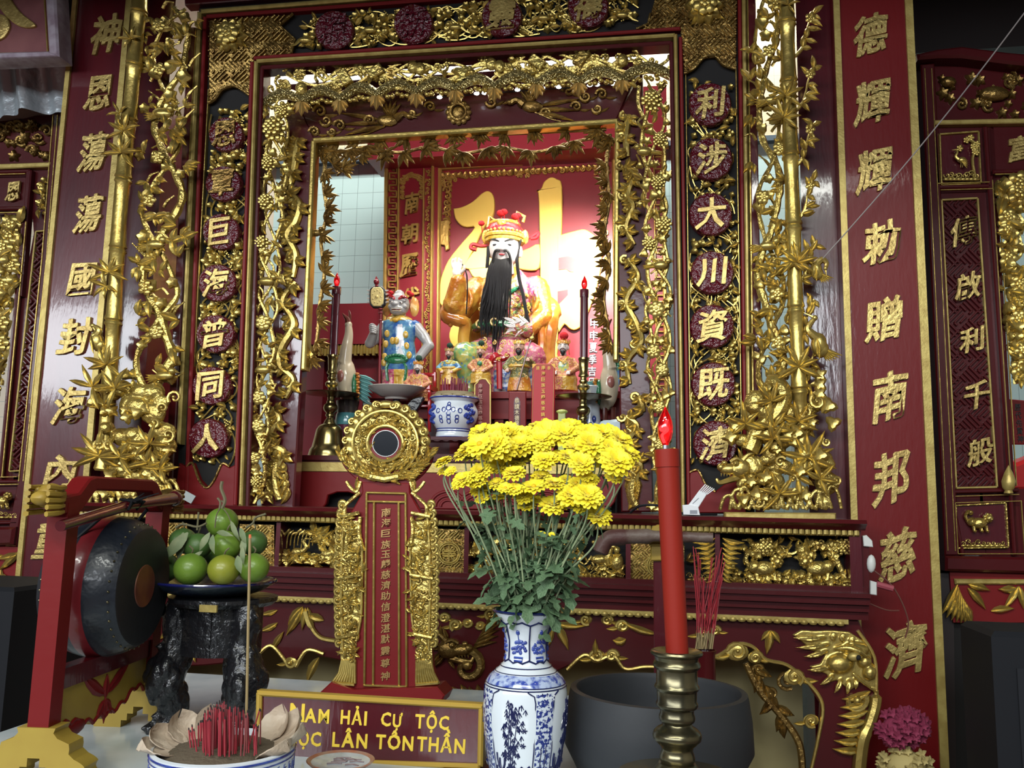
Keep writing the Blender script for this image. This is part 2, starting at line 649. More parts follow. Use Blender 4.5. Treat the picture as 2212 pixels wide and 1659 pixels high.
# ================================================================ the room
TILE = bpy.data.materials.new('glazed_wall_tile')
TILE.use_nodes = True
_nt = TILE.node_tree
_b = _nt.nodes['Principled BSDF']
_tc = _nt.nodes.new('ShaderNodeTexCoord')
_mp = _nt.nodes.new('ShaderNodeMapping')
_mp.inputs['Rotation'].default_value = (math.radians(90), 0, 0)
_mp.inputs['Location'].default_value = (0.05, 0.02, 0)
_br = _nt.nodes.new('ShaderNodeTexBrick')
_br.offset = 0.0
_br.inputs['Scale'].default_value = 1.0
_br.inputs['Brick Width'].default_value = 0.098
_br.inputs['Row Height'].default_value = 0.098
_br.inputs['Mortar Size'].default_value = 0.0012
_br.inputs['Mortar'].default_value = (0.20, 0.27, 0.28, 1)
_sx = _nt.nodes.new('ShaderNodeSeparateXYZ')
_nt.links.new(_tc.outputs['Object'], _mp.inputs[0])
_nt.links.new(_mp.outputs[0], _br.inputs['Vector'])
_nt.links.new(_tc.outputs['Object'], _sx.inputs[0])


def _mixcol(fac, a, b):
    n = _nt.nodes.new('ShaderNodeMix')
    n.data_type = 'RGBA'
    _nt.links.new(fac, n.inputs[0])
    for s_, c_ in ((6, a), (7, b)):
        if isinstance(c_, tuple):
            n.inputs[s_].default_value = (*c_, 1)
        else:
            _nt.links.new(c_, n.inputs[s_])
    return n.outputs[2]


def _gt(sock, v):
    n = _nt.nodes.new('ShaderNodeMath')
    n.operation = 'GREATER_THAN'
    _nt.links.new(sock, n.inputs[0])
    n.inputs[1].default_value = v
    return n.outputs[0]


_zt = P(760, 346, 4.75).z
_c = _mixcol(_gt(_sx.outputs[0], -2.35), (0.62, 0.55, 0.44), (0.46, 0.62, 0.62))
_c = _mixcol(_gt(_sx.outputs[2], _zt), _c, (0.60, 0.52, 0.36))
_nt.links.new(_c, _br.inputs['Color1'])
_nt.links.new(_c, _br.inputs['Color2'])
_nt.links.new(_br.outputs[0], _b.inputs['Base Color'])
_b.inputs['Roughness'].default_value = 0.25

b = MB(); b.box(-11, 4.75, 0, 4.5, 4.9, 5.3); struct(b.build('wall_back', TILE))
b = MB(); b.box(-11, 4.70, _zt - .03, 4.5, 4.76, _zt); struct(b.build('trim_1', mat('slate_trim', (0.07, 0.10, 0.13), 0.4)))
b = MB(); b.box(-11, -4, -.1, 4.5, 4.9, 0); struct(b.build('floor', mat('floor_tile', (0.16, 0.10, 0.08), 0.35, col2=(0.20, 0.13, 0.10), mixscale=3)))
b = MB(); b.box(-11, -1.5, 5.3, 4.5, 4.9, 5.4); struct(b.build('ceiling', mat('dark_ceiling', (0.03, 0.025, 0.025), 0.8)))
b = MB(); b.box(-11.1, -4, 0, -11, 4.9, 5.3); struct(b.build('wall_left', mat('cream_plaster', (0.42, 0.37, 0.29), 0.7)))
b = MB(); b.box(4.5, -4, 0, 4.6, 4.9, 5.3); struct(b.build('wall_right', MATS['cream_plaster']))
b = MB(); b.box(-11, .9, 3.50, 4.5, 1.12, 5.3); struct(b.build('shade_beam', mat('dark_shade_beam', (0.03, 0.012, 0.01), 0.5)))  # unseen beam added to keep light off the top of the screen
DW = mat('dark_wood_and_shade', (0.014, 0.008, 0.008), 0.55)
b = MB(); b.box(.9, 3.62, P(2050, 110, 3.62).z, 3.2, 3.72, 5.3); struct(b.build('shade_board_right', DW))  # dark board standing in for the unlit hall above the right side altar
b = MB(); b.box(-5.2, 3.62, P(100, 215, 3.62).z, -2.72, 3.72, 5.3); struct(b.build('shade_board_left', DW))  # darkness of the left side hall, put in as a dark board

# ================================================================ pillars and couplet planks
for x0, x1, lab in ((-2.47, -2.05, 'dark red square pillar behind the left couplet plank and bamboo carving'),
                    (0.50, 0.90, 'dark red glossy square pillar behind the right couplet plank and crane carving')):
    b = MB()
    b.loft([[(x0, 3.11, 0), (x1, 3.11, 0), (x1, 3.5, 0), (x0, 3.5, 0)], [(x0, 3.11, 5.3), (x1, 3.11, 5.3), (x1, 3.5, 5.3), (x0, 3.5, 5.3)]])
    tag(b.build('wooden_pillar', LACQ), lab, 'pillar')


def plank(x0, x1, zb, chars, lab, m_):
    t = thing('couplet_plank', lab, 'couplet board', ((x0 + x1) / 2, 3.08, zb))
    b = MB()
    b.box(x0, 3.055, zb, x1, 3.105, 4.1)
    b.build('board', m_, t)
    for xa, xb in ((x0, x0 + .021), (x1 - .026, x1)):
        b = MB()
        b.loft([[(xa, 3.056, zb), (xb, 3.056, zb), (xb, 3.045, zb), (xa, 3.045, zb)], [(xa, 3.056, 4.1), (xb, 3.056, 4.1), (xb, 3.045, 4.1), (xa, 3.045, 4.1)]])
        b.build('gold_border', GOLDP, t)
    for ch, x, y, w, h, tr in chars:
        b = MB(pxt(3.054, x, y))
        b.glyph(ch, x, y, w, h, -1, 6, slant=0.16, bold=0.035, turn=tr)
        b.build('gilded_character', GOLDCH, t)


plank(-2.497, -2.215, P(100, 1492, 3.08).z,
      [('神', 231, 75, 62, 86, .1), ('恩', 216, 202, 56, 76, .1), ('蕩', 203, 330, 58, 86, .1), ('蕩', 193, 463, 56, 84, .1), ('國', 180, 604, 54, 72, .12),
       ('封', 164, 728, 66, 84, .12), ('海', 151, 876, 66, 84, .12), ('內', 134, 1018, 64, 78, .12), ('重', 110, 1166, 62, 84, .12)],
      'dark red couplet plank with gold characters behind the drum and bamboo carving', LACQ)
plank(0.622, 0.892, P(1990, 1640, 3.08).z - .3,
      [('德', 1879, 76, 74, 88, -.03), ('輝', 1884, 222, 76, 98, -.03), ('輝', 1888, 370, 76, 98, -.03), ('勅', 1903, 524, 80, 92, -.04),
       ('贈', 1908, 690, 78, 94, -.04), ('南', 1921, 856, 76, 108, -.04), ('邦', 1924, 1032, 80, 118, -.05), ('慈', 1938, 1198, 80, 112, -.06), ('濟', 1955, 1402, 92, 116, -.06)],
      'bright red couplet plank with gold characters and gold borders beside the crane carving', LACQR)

# ================================================================ main altar table
AY = 2.80


def zat(y, Y=AY, x=1400):
    return P(x, y, Y).z


TZ = zat(1113)
AX0, AX1 = -2.12, 0.612
altar = thing('altar_table', 'long dark red altar table with gold fluted valance and carved frieze', 'altar', ((AX0 + AX1) / 2, 3.1, 0))
b = MB()
prof = [(TZ, 2.80), (zat(1121), 2.792), (zat(1128), 2.812), (zat(1135), 2.822)]
b.loft([[(AX0 - .02, y, z), (AX1 + .005, y, z), (AX1 + .005, 3.62, z), (AX0 - .02, 3.62, z)] for z, y in prof])
b.build('tabletop', LACQB, altar)
b = MB()
n = 150
za, zb_ = zat(1135), zat(1148)
for i in range(n):
    x = lerp(AX0, AX1 - .01, (i + .5) / n)
    w = (AX1 - AX0) / n * .52
    b.loft([[(x + w * math.cos(a), 2.835 - .012 * math.sin(a) * k, z) for a in [math.pi * q / 4 for q in range(5)]] + [(x - w, 2.85, z), (x + w, 2.85, z)]
            for z, k in ((za, 1), (lerp(za, zb_, .75), 1), (zb_, .3))])
b.build('fluted_valance', GOLDP, altar)
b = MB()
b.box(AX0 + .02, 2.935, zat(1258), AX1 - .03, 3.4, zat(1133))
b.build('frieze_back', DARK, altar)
b = MB()
for z0, z1, y in ((zat(1267), zat(1254), 2.838), (zat(1275), zat(1266), 2.80), (zat(1290), zat(1274), 2.812), (zat(1306), zat(1289), 2.83), (zat(1324), zat(1305), 2.845)):
    b.box(AX0 - .01, y, z0, AX1 + .01, 3.4, z1)
b.build('lower_moulding', LACQB, altar)
b = MB()
z0, z1 = zat(1338), zat(1324)
b.box(AX0, 2.838, z0 + .006, AX1 - .05, 3.0, z1)
for i in range(100):
    x = lerp(AX0, AX1 - .06, (i + .5) / 100)
    b.ell((x, 2.84, z0 + .007), .0135, .01, .008, 8, 4)
b.build('beaded_trim', GOLDP, altar)
b = MB()
for px in (598, 740, 932, 1007, 1357, 1550, 1842):
    x = P(px, 1200, 2.85).x
    b = MB()
    b.box(x - .008, 2.85, zat(1256), x + .008, 2.95, zat(1140))
    b.build('frieze_post', LACQ, altar)
b = MB()
b.box(AX1 - .04, 2.835, zat(1300), AX1 - .005, 2.95, zat(1136))
b.build('frieze_post', LACQ, altar)
rng = random.Random(4)
# fret panels with a round shou emblem
T = pxt(2.872, 1100, 1200)
for x0, x1, y0, y1, em in ((518, 592, 1132, 1222, 0), (936, 1003, 1142, 1236, 1), (1362, 1478, 1174, 1256, 1), (330, 404, 1128, 1214, 0)):
    b = MB(T)
    q = [(x0, y0), (x1, y0 + .028 * (x1 - x0)), (x1, y1 + .03 * (x1 - x0)), (x0, y1)]
    b.prism(q, -6, 0)
    cx, cy = (x0 + x1) / 2 + 2, (y0 + y1) / 2 + 6
    fr = MB(T)
    fret(fr, [(x0 + 2, y0 + 3), (x1 - 2, y0 + 4), (x1 - 2, y1), (x0 + 2, y1 - 2)], 5.4, 0, 4, w=2.6)
    if em:
        for rr, hh in ((24, 5), (20, 6)):
            fr.tube([(cx + rr * math.cos(a), cy + rr * math.sin(a), hh) for a in [i * math.pi / 12 for i in range(25)]], 1.8, 6)
        for dx, dy, ex, ey in ((-15, 0, 15, 0), (0, -18, 0, 18), (-11, -7, 11, -7), (-11, 7, 11, 7), (-11, -7, -11, -13), (11, -7, 11, -13), (-11, 7, -11, 13), (11, 7, 11, 13), (-15, 4, 15, 4), (-15, -4, 15, -4)):
            fr.bar(cx + dx, cy + dy, cx + ex, cy + ey, 2.4, 3, 7, .6)
    bo = b.build('fret_panel', GOLDD, altar)
    fr.build('fret_relief', GOLD, bo)


def lion(mb, x, y, s, d):
    """crouching guardian lion, body, curly mane, tail"""
    mb.ell((x, y, 6), s * .62, s * .42, s * .4, 10, 7)
    mb.ell((x - d * s * .5, y - s * .1, 6), s * .36, s * .36, s * .36, 9, 6)
    for i in range(7):
        a = i * .9
        mb.ell((x + d * s * .62 + math.cos(a) * s * .24, y - s * .38 + math.sin(a) * s * .24, 9), s * .16, nu=6, nv=5)
    mb.ell((x + d * s * .66, y - s * .36, 12), s * .26, s * .26, s * .26, 9, 6)
    mb.ell((x + d * s * .8, y - s * .28, 15), s * .14, s * .11, s * .14, 7, 5)
    for k in (-.4, .1, .5):
        mb.tube([(x + k * s, y + s * .2, 8), (x + k * s + d * 2, y + s * .55, 9), (x + k * s + d * s * .18, y + s * .6, 11)], [s * .14, s * .11, s * .12], 6)
    mb.tube(spline([(x - d * s * .75, y - s * .1, 5), (x - d * s * .95, y - s * .5, 6), (x - d * s * .75, y - s * .85, 7), (x - d * s * .55, y - s * .65, 7)], 4), s * .12, 6)
    mb.ell((x - d * s * .6, y - s * .75, 7), s * .2, nu=7, nv=5)


def deer(mb, x, y, s, d):
    mb.ell((x, y, 6), s * .6, s * .3, s * .3, 10, 7)
    mb.tube(spline([(x + d * s * .45, y - s * .05, 7), (x + d * s * .62, y - s * .4, 8), (x + d * s * .66, y - s * .7, 9)], 4), [s * .24] * 4 + [s * .15] * 5, 7)
    mb.ell((x + d * s * .78, y - s * .76, 10), s * .24, s * .13, s * .13, 8, 6)
    for q in (-1, 1):
        mb.tube(spline([(x + d * s * .68, y - s * .85, 9), (x + d * s * (.6 + q * .14), y - s * 1.15, 9), (x + d * s * (.66 + q * .2), y - s * 1.4, 9)], 4), s * .04, 5)
        mb.tube([(x + d * s * (.6 + q * .14), y - s * 1.12, 9), (x + d * s * (.5 + q * .3), y - s * 1.25, 9)], s * .035, 5)
    for k in (-.45, -.2, .3, .5):
        mb.tube([(x + k * s, y + s * .15, 7), (x + k * s + d * s * .12, y + s * .42, 8), (x + k * s - d * s * .05, y + s * .6, 8)], [s * .1, s * .06, s * .05], 6)


def crane_relief(mb, x, y, s, d, up=True):
    """carved crane: round body, folded wing, curved neck, long bill and legs"""
    mb.ell((x, y, 6), s * .5, s * .34, s * .3, 10, 7)
    for k in range(5):
        mb.leaf(x + d * s * .2, y - s * .1 + k * s * .07, math.pi / 2 - d * (-1.2 + k * .1) if False else (math.pi - .25 - k * .16 if d > 0 else .25 + k * .16), s * (.85 + .06 * k), s * .2, 8 + k)
    v = -1 if up else .8
    nk = spline([(x + d * s * .4, y - s * .05, 7), (x + d * s * .72, y + v * s * .35, 8), (x + d * s * .55, y + v * s * .75, 9), (x + d * s * .68, y + v * s * 1.0, 9)], 4)
    mb.tube(nk, [lerp(s * .2, s * .09, i / (len(nk) - 1)) for i in range(len(nk))], 7)
    mb.ell((x + d * s * .72, y + v * s * 1.02, 10), s * .14, s * .12, s * .12, 8, 6)
    mb.tube([(x + d * s * .8, y + v * s * 1.03, 10), (x + d * s * 1.15, y + v * s * (1.0 if up else 1.35), 10)], [s * .07, s * .015], 6)
    for k in (-.1, .1):
        mb.tube([(x + k * s, y + s * .25, 6), (x + k * s + d * s * .05, y + s * .8, 6)], s * .04, 5)


def waves(mb, x0, x1, y, s, rng, n=10):
    for i in range(n):
        x = lerp(x0, x1, (i + .5) / n)
        mb.curl(x, y + rng.uniform(-.25, .3) * s, s * .5, rng.uniform(2.6, 3.8), 1.1, s * .12, 3, rng.choice((1, -1)), n=10)
        mb.ell((x, y + s * .55, 2), s * .6, s * .28, s * .3, 8, 5)


# scenes in the dark recesses
b = MB(pxt(2.90, 660, 1180))
waves(b, 612, 730, 1206, 16, rng, 8)
for i in range(9):
    x = 616 + i * 8
    b.tube(spline([(x + 14, 1143 + (i % 3) * 3, 6), (x + 2, 1156, 8), (x - 3, 1178 + (i % 2) * 6, 5)], 4), [2.6] * 4 + [1.4] * 5, 5)
crane_relief(b, 645, 1192, 28, 1)
deer(b, 712, 1196, 30, 1)
vines(b, [(606, 1190), (606, 1216), (734, 1222), (734, 1196)], rng, 40, 20, 0, 8, stems=6)
vines(b, [(680, 1142), (680, 1180), (732, 1184), (732, 1146)], rng, 26, 22, 0, 8, stems=6, lob=.1)
for i in range(7):
    b.leaf(690, 1168, 3.6 + i * .42, 34, 8, 4, bend=.5)
b.build('carved_scene', GOLDC, altar)
b = MB(pxt(2.90, 1180, 1200))
waves(b, 1018, 1350, 1242, 17, rng, 19)
deer(b, 1296, 1208, 36, 1)
vines(b, [(1012, 1215), (1012, 1246), (1352, 1256), (1352, 1222)], rng, 90, 20, 0, 8, stems=10)
vines(b, [(1012, 1160), (1012, 1215), (1280, 1225), (1280, 1165)], rng, 70, 22, 0, 8, stems=14, stem_r=2.4)
for x, y, r in ((1035, 1180, 22), (1290, 1170, 16), (1255, 1180, 16), (1150, 1180, 20), (1100, 1200, 18), (1210, 1215, 20), (1065, 1215, 16)):
    for i in range(8):
        b.ell((x + rng.uniform(-1, 1) * r, y + rng.uniform(-1, 1) * r * .8, 6 + rng.uniform(0, 6)), r * .3, nu=7, nv=5)
b.ell((1333, 1188, 8), 8, 9, 8, 9, 7)
b.ell((1333, 1215, 6), 15, 22, 12, 10, 8)
for i in range(7):
    b.leaf(1325 + i * 3, 1196, 1.2 + i * .22, 36, 8, 14)
b.build('carved_scene', GOLDC, altar)
b = MB(pxt(2.90, 1700, 1215))
waves(b, 1572, 1836, 1252, 15, rng, 16)
lion(b, 1650, 1228, 42, 1)
lion(b, 1765, 1228, 42, -1)
vines(b, [(1566, 1232), (1566, 1256), (1838, 1266), (1838, 1240)], rng, 80, 19, 0, 8, stems=8)
vines(b, [(1600, 1162), (1600, 1200), (1838, 1206), (1838, 1166)], rng, 60, 20, 0, 8, stems=12, stem_r=2.2)
for x, y in ((1652, 1180), (1818, 1180)):
    b.mum(x, y, 20, 6, rng=rng)
    b.mum(x - 14, y + 4, 12, 6, rng=rng)
for i in range(14):
    a = rng.uniform(0, 6.28)
    b.leaf(rng.uniform(1600, 1830), rng.uniform(1165, 1225), a, 20, 8, 5)
b.tube(spline([(1826, 1255, 5), (1808, 1215, 6), (1790, 1185, 7), (1760, 1172, 6), (1735, 1182, 5), (1710, 1196, 5), (1690, 1190, 5)], 5), [7] * 8 + [5] * 10 + [3.5] * 13, 6)
b.build('carved_scene', GOLDC, altar)
b = MB(pxt(2.85, 1560, 1200))
for d, xx in ((1, 1560), (-1, 1544)):
    for i in range(9):
        t = i / 8
        b.leaf(xx, 1162 + t * 84, (math.pi / 2 - d * (.95 - .35 * t)), 50 - 26 * t, 12 - 3 * t, 4 + 6 * (1 - t), bend=-d * .7, rise=6)
b.build('feather_bracket', GOLD, altar)
b = MB(pxt(2.90, 1510, 1220))
waves(b, 1484, 1540, 1244, 14, rng, 5)
for i in range(12):
    b.leaf(rng.uniform(1488, 1535), rng.uniform(1190, 1235), rng.uniform(0, 6.28), 22, 9, 5)
b.build('carved_scene', GOLDD, altar)
# apron with scrolled lower edge
T = pxt(2.87, 1100, 1400)
AP = [(60, 1276), (560, 1288), (1100, 1301), (1480, 1314), (1852, 1332), (1888, 1420), (1892, 1500), (1868, 1560), (1850, 1700), (1745, 1700), (1770, 1580), (1772, 1520), (1740, 1472),
      (1700, 1440), (1655, 1430), (1625, 1402), (1592, 1398), (1558, 1420), (1520, 1440), (1440, 1446), (1390, 1446), (1350, 1450), (1325, 1424), (1290, 1432), (1262, 1420), (1226, 1440),
      (1200, 1452), (1130, 1450), (1085, 1490), (1010, 1520), (950, 1500), (930, 1470), (800, 1440), (690, 1418), (665, 1402), (630, 1436), (612, 1424), (590, 1398), (560, 1410), (500, 1432), (440, 1438), (380, 1440), (240, 1440), (120, 1430), (60, 1430)]
b = MB(T)
b.prism(AP, -14, 0, 3)
b.build('apron', LACQB, altar)  # darker lacquer puts the dimness under the tabletop into the colour
EDGE = [(590, 1396), (612, 1424), (634, 1440), (662, 1402), (700, 1414)]
for e in ([(1892, 1500), (1888, 1420), (1852, 1362)], [(1745, 1690), (1768, 1590), (1776, 1520), (1742, 1470), (1700, 1436), (1655, 1424), (1625, 1396), (1592, 1391), (1558, 1412), (1520, 1432)],
          [(1225, 1446), (1262, 1414), (1290, 1426), (1325, 1416), (1350, 1444), (1390, 1440), (1420, 1440)], [(560, 1412), (586, 1394), (612, 1420), (620, 1434)], [(640, 1440), (664, 1404), (700, 1412)]):
    b = MB(T)
    b.tube([(p.x, p.y, 2) for p in spline([(x, y, 0) for x, y in e], 5)], 4.0, 7)
    b.build('edge_moulding', GOLD, altar)
for x, y, r, a, sg in ((1752, 1556, 15, 1.0, 1), (628, 1430, 12, 0, 1), (1290, 1418, 16, 3.1, 1), (1322, 1416, 14, 0, -1), (1592, 1408, 22, 3.3, 1), (1632, 1420, 15, 0, -1), (1716, 1462, 20, 1, -1), (1345, 1352, 14, 3, 1), (1312, 1340, 12, 0, -1),
                       (1520, 1368, 14, 3, 1), (1545, 1362, 11, 0, -1), (1266, 1338, 12, 1, 1), (1060, 1326, 12, 2, 1), (960, 1335, 11, 0, -1), (985, 1350, 13, 2, 1), (1010, 1345, 10, 0, 1), (1038, 1350, 9, 3, -1)):
    b = MB(T)
    b.curl(x, y, r, a, 1.3, 4.5, 2, sg)
    b.ell((x, y, 0), r * 1.15, r * .9, 3.5, 12, 6)
    b.leaf(x - sg * r * .6, y + r * .3, 1.57 + sg * 1.2, r * 2.0, r * .8, 0, bend=sg * .5)
    b.build('cloud_scroll', GOLD, altar)
for x, y, a, L, w, bd in ((655, 1310, 2.6, 52, 15, -.6), (655, 1312, 2.1, 70, 20, 0), (660, 1312, 1.7, 50, 13, 0), (665, 1312, 1.25, 46, 14, .3), (600, 1345, 2.4, 44, 14, .5), (600, 1318, 2.7, 40, 12, .3),
                          (590, 1400, -1.1, 44, 14, .2), (700, 1340, 3.5, 40, 20, 0), (690, 1420, 2.3, 62, 20, -.5), (1200, 1345, 1.0, 66, 20, .2), (1200, 1345, .35, 66, 17, -.4), (1195, 1350, 1.75, 60, 16, .2), (1195, 1340, 2.6, 46, 14, .3),
                          (1420, 1370, 3.3, 86, 16, .3), (1352, 1380, 2.4, 30, 20, 1.1), (1290, 1425, 4.4, 46, 15, .4), (1665, 1362, 1.7, 52, 20, .1), (1665, 1362, 2.6, 30, 14, -.4), (1665, 1362, .7, 34, 14, .4), (1170, 1410, 2.0, 70, 14, .2),
                          (400, 1380, 1.0, 56, 18, .2), (380, 1345, 2.2, 50, 18, .2), (370, 1390, 2.5, 50, 18, .3), (180, 1420, .4, 60, 18, .1), (130, 1450, -1.0, 66, 20, .2), (150, 1480, -.3, 60, 18, .2), (230, 1400, -.4, 50, 16, .3), (250, 1430, .2, 46, 16, .4), (300, 1420, -.5, 44, 14, .2)):
    b = MB(T)
    b.leaf(x, y, a, L, w, 1, bend=bd, rise=3)
    b.build('leaf_carving', GOLD, altar)
b = MB(T)
b.tube([(p.x, p.y, 3) for p in spline([(662, 1320, 0), (672, 1350, 0), (692, 1376, 0), (725, 1384, 0)], 5)], [8] * 6 + [5] * 10, 6)
b.build('leaf_carving', GOLD, altar)
b = MB(T)
b.ell((470, 1410, 2), 26, 8, 6, 14, 7)
b.build('cloud_scroll', GOLD, altar)


def dragon_head(mb, x, y, s, d, mane=9, jaw=.35):
    """carved dragon head in profile, d=+1 looks right"""
    mb.ell((x, y, s * .2), s * .55, s * .5, s * .35, 12, 8)
    mb.ell((x + d * s * .55, y + s * .05, s * .25), s * .5, s * .28, s * .28, 12, 8)
    mb.ell((x + d * s * .95, y - s * .05, s * .3), s * .2, s * .2, s * .2, 9, 7)
    mb.ell((x + d * s * .78, y - s * .26, s * .35), s * .16, s * .12, s * .14, 8, 6)
    jw = spline([(x + d * s * .1, y + s * .42, s * .15), (x + d * s * .55, y + s * (.42 + jaw * .4), s * .2), (x + d * s * 1.0, y + s * (.3 + jaw), s * .2), (x + d * s * 1.15, y + s * (.1 + jaw), s * .2)], 4)
    mb.tube(jw, [lerp(s * .2, s * .07, i / (len(jw) - 1)) for i in range(len(jw))], 7)
    mb.ell((x + d * s * .22, y - s * .22, s * .5), s * .17, s * .16, s * .16, 9, 7)
    mb.ell((x + d * s * .26, y - s * .22, s * .63), s * .08, nu=7, nv=5)
    bw = spline([(x - d * s * .1, y - s * .3, s * .45), (x + d * s * .2, y - s * .47, s * .52), (x + d * s * .5, y - s * .3, s * .48)], 4)
    mb.tube(bw, s * .08, 6)
    for k in range(4):
        mb.tube([(x + d * s * (.5 + .14 * k), y + s * .25, s * .35), (x + d * s * (.52 + .14 * k), y + s * .4, s * .35)], [s * .05, s * .012], 5)
    hn = spline([(x - d * s * .1, y - s * .4, s * .3), (x - d * s * .45, y - s * .7, s * .3), (x - d * s * .9, y - s * .72, s * .25)], 4)
    mb.tube(hn, [lerp(s * .12, s * .03, i / (len(hn) - 1)) for i in range(len(hn))], 6)
    for k in range(mane):
        a = math.pi * (.45 + 1.05 * k / (mane - 1))
        ang = a if d > 0 else math.pi - a
        mb.leaf(x - d * s * .1 + math.cos(ang) * s * .35, y - math.sin(-ang) * s * .3 * (1 if d > 0 else 1), ang, s * (.75 + .15 * (k % 2)), s * .24, s * .08, bend=(.7 if k % 2 else -.5), rise=s * .1)


b = MB(T)
DH = [(1711, 1371), (1731, 1360), (1760, 1362), (1794, 1360), (1834, 1364), (1866, 1385), (1882, 1413), (1883, 1431), (1893, 1441), (1893, 1469), (1895, 1497), (1868, 1478), (1852, 1461), (1851, 1481), (1831, 1495), (1826, 1484), (1806, 1469), (1790, 1474), (1786, 1457), (1747, 1439), (1771, 1433), (1782, 1413), (1751, 1405), (1731, 1385)]
b.prism(DH, -8, 5, 2)
b.ell((1812, 1432, 4), 29, 22, 20, 14, 9)
b.ell((1846, 1402, 4), 30, 17, 18, 14, 9)
b.ell((1876, 1450, 6), 15, 17, 17, 11, 8)
b.ell((1866, 1428, 6), 16, 14, 14, 11, 8)
b.tube(spline([(1800, 1400, 10), (1826, 1396, 20), (1852, 1404, 22), (1868, 1416, 18)], 4), [4, 5, 6, 6, 6, 6, 6, 6, 6, 5, 4, 4, 3], 7)
b.tube(spline([(1838, 1450, 16), (1850, 1462, 16), (1870, 1478, 12), (1892, 1494, 8)], 4), [4] * 8 + [3] * 5, 7)
for x, y, a, L in ((1790, 1390, 2.9, 76), (1782, 1376, 3.0, 74), (1786, 1404, 2.75, 56), (1792, 1440, 2.9, 52), (1800, 1456, 2.4, 40), (1816, 1464, 1.9, 36), (1832, 1466, 1.6, 34), (1846, 1462, 1.45, 26)):
    b.leaf(x, y, a, L, 15, 6, bend=.25, rise=6)
for x, y in ((1800, 1372), (1820, 1374), (1840, 1380)):
    b.curl(x, y, 9, 1.5, 1.2, 3.4, 10, 1, n=10)
dh_ = b.melt('dragon_head', GOLD, altar, .0026, 2)
b = MB(T)
b.ell((1840, 1414, 24), 14, 10, 8, 12, 8)
b.build('eye', GOLDP, dh_)
b = MB(T)
b.ell((1847, 1415, 30), 6, 6, 4, 9, 6)
b.build('pupil', DARK, dh_)
b = MB(T)
for i in range(7):
    b.leaf(1880 - i * 3, 1492 + i * 21, 2.55 + .05 * i, 66, 20, 2, bend=.55, rise=6)
b.tube(spline([(1892, 1490, 2), (1890, 1520, 4), (1878, 1560, 5), (1862, 1600, 4), (1852, 1690, 3)], 5), [6] * 3 + [13] * 10 + [16] * 8, 8)
b.curl(1846, 1512, 26, -.4, 1.0, 9, 3, 1)
b.build('dragon_body', GOLD, altar)
b = MB(T)
dragon_head(b, 972, 1400, 46, 1, 7, .3)
b.curl(1010, 1440, 36, -1.6, 1.05, 11, 2, 1)
for i in range(7):
    b.leaf(1020 + i * 5, 1400 - i * 8, -.5 - i * .1, 56, 12, 3, bend=.4)
for i in range(5):
    b.leaf(960 + i * 18, 1478 + 5 * (i % 2), .9 + .15 * i, 50, 18, 3, bend=-.5)
b.build('dragon_carving', GOLDD, altar)
b = MB(T)
for x0, y0, r in ((1640, 1448, 18), (1700, 1470, 22), (1668, 1500, 18)):
    b.curl(x0, y0, r, 1.0, 1.4, 5, -8, 1)
for i in range(9):
    b.leaf(1630 + i * 8, 1440 + i * 14, .9 + (i % 3) * .5, 46, 22, -8, bend=.6 * (1 if i % 2 else -1), rise=4)
b.tube(spline([(1612, 1432, -6), (1640, 1490, -6), (1690, 1550, -6), (1728, 1610, -6), (1735, 1690, -6)], 5), 8, 6)
b.build('corner_scroll', GOLDD, altar)
# cream cloth hung behind the apron
b = MB()
pts = []
x = AX0
while x < AX1 - .12:
    pts.append((x, 3.22 + .025 * math.sin(x * 19) + .012 * math.sin(x * 41)))
    x += .02
b.loft([[(p[0], p[1], z) for p in pts] for z in (0.0, zat(1360, 3.22))], caps=False, closed=False)
tag(b.build('altar_curtain', mat('cream_cloth', (0.34, 0.29, 0.14), 0.8)), 'plain cream pleated cloth hung in the shade beneath the altar table', 'curtain')

# ================================================================ medallion screen (outer)
SY = 3.10
T = pxt(SY, 1000, 500)
screen = thing('carved_screen', 'large red and gold altar screen with round character medallions and fret corners', 'screen', (P(1000, 1085, SY).x, SY, TZ))
LO = [(428, -10), (560, 130), (520, 1095), (372, 1095)]
LI = [(443, 22), (546, 140)]
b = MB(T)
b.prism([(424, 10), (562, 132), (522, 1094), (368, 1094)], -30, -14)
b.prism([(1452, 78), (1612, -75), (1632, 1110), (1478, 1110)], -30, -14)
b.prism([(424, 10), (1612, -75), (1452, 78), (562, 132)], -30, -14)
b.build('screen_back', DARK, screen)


def run(name, segs, w, h0, h1, m_, bevel=2):
    for s_ in segs:
        b = MB(T)
        b.bar(*s_, w, h0, h1, bevel)
        b.build(name, m_, screen)


run('outer_moulding', [(416, 60, 364, 1092), (1622, -80, 1642, 1112), (400, 4, 1640, -88)], 17, -24, 4, LACQ)
run('gold_bead', [(433, 28, 388, 960), (1606, -70, 1618, 1000), (436, 27, 1606, -64)], 9, -14, 8, GOLDP, 3)
run('gold_edge', [(424, 60, 374, 960), (1615, -70, 1628, 1000)], 6, -14, 3, GOLD, 2)
run('red_fillet', [(443, 36, 402, 1080), (1597, -50, 1611, 1100), (446, 36, 1596, -50)], 8, -14, 3, REDP)
run('red_fillet', [(545, 134, 508, 1092), (1470, 80, 1488, 1110), (548, 126, 1470, 62)], 8, -14, 3, REDP)
run('gold_bead', [(555, 134, 522, 1092), (1459, 76, 1476, 1108), (556, 134, 1458, 78)], 8, -14, 8, GOLDP, 3)
run('inner_moulding', [(564, 142, 532, 1094), (1450, 88, 1468, 1108), (562, 144, 1452, 90)], 9, -40, -2, LACQB)
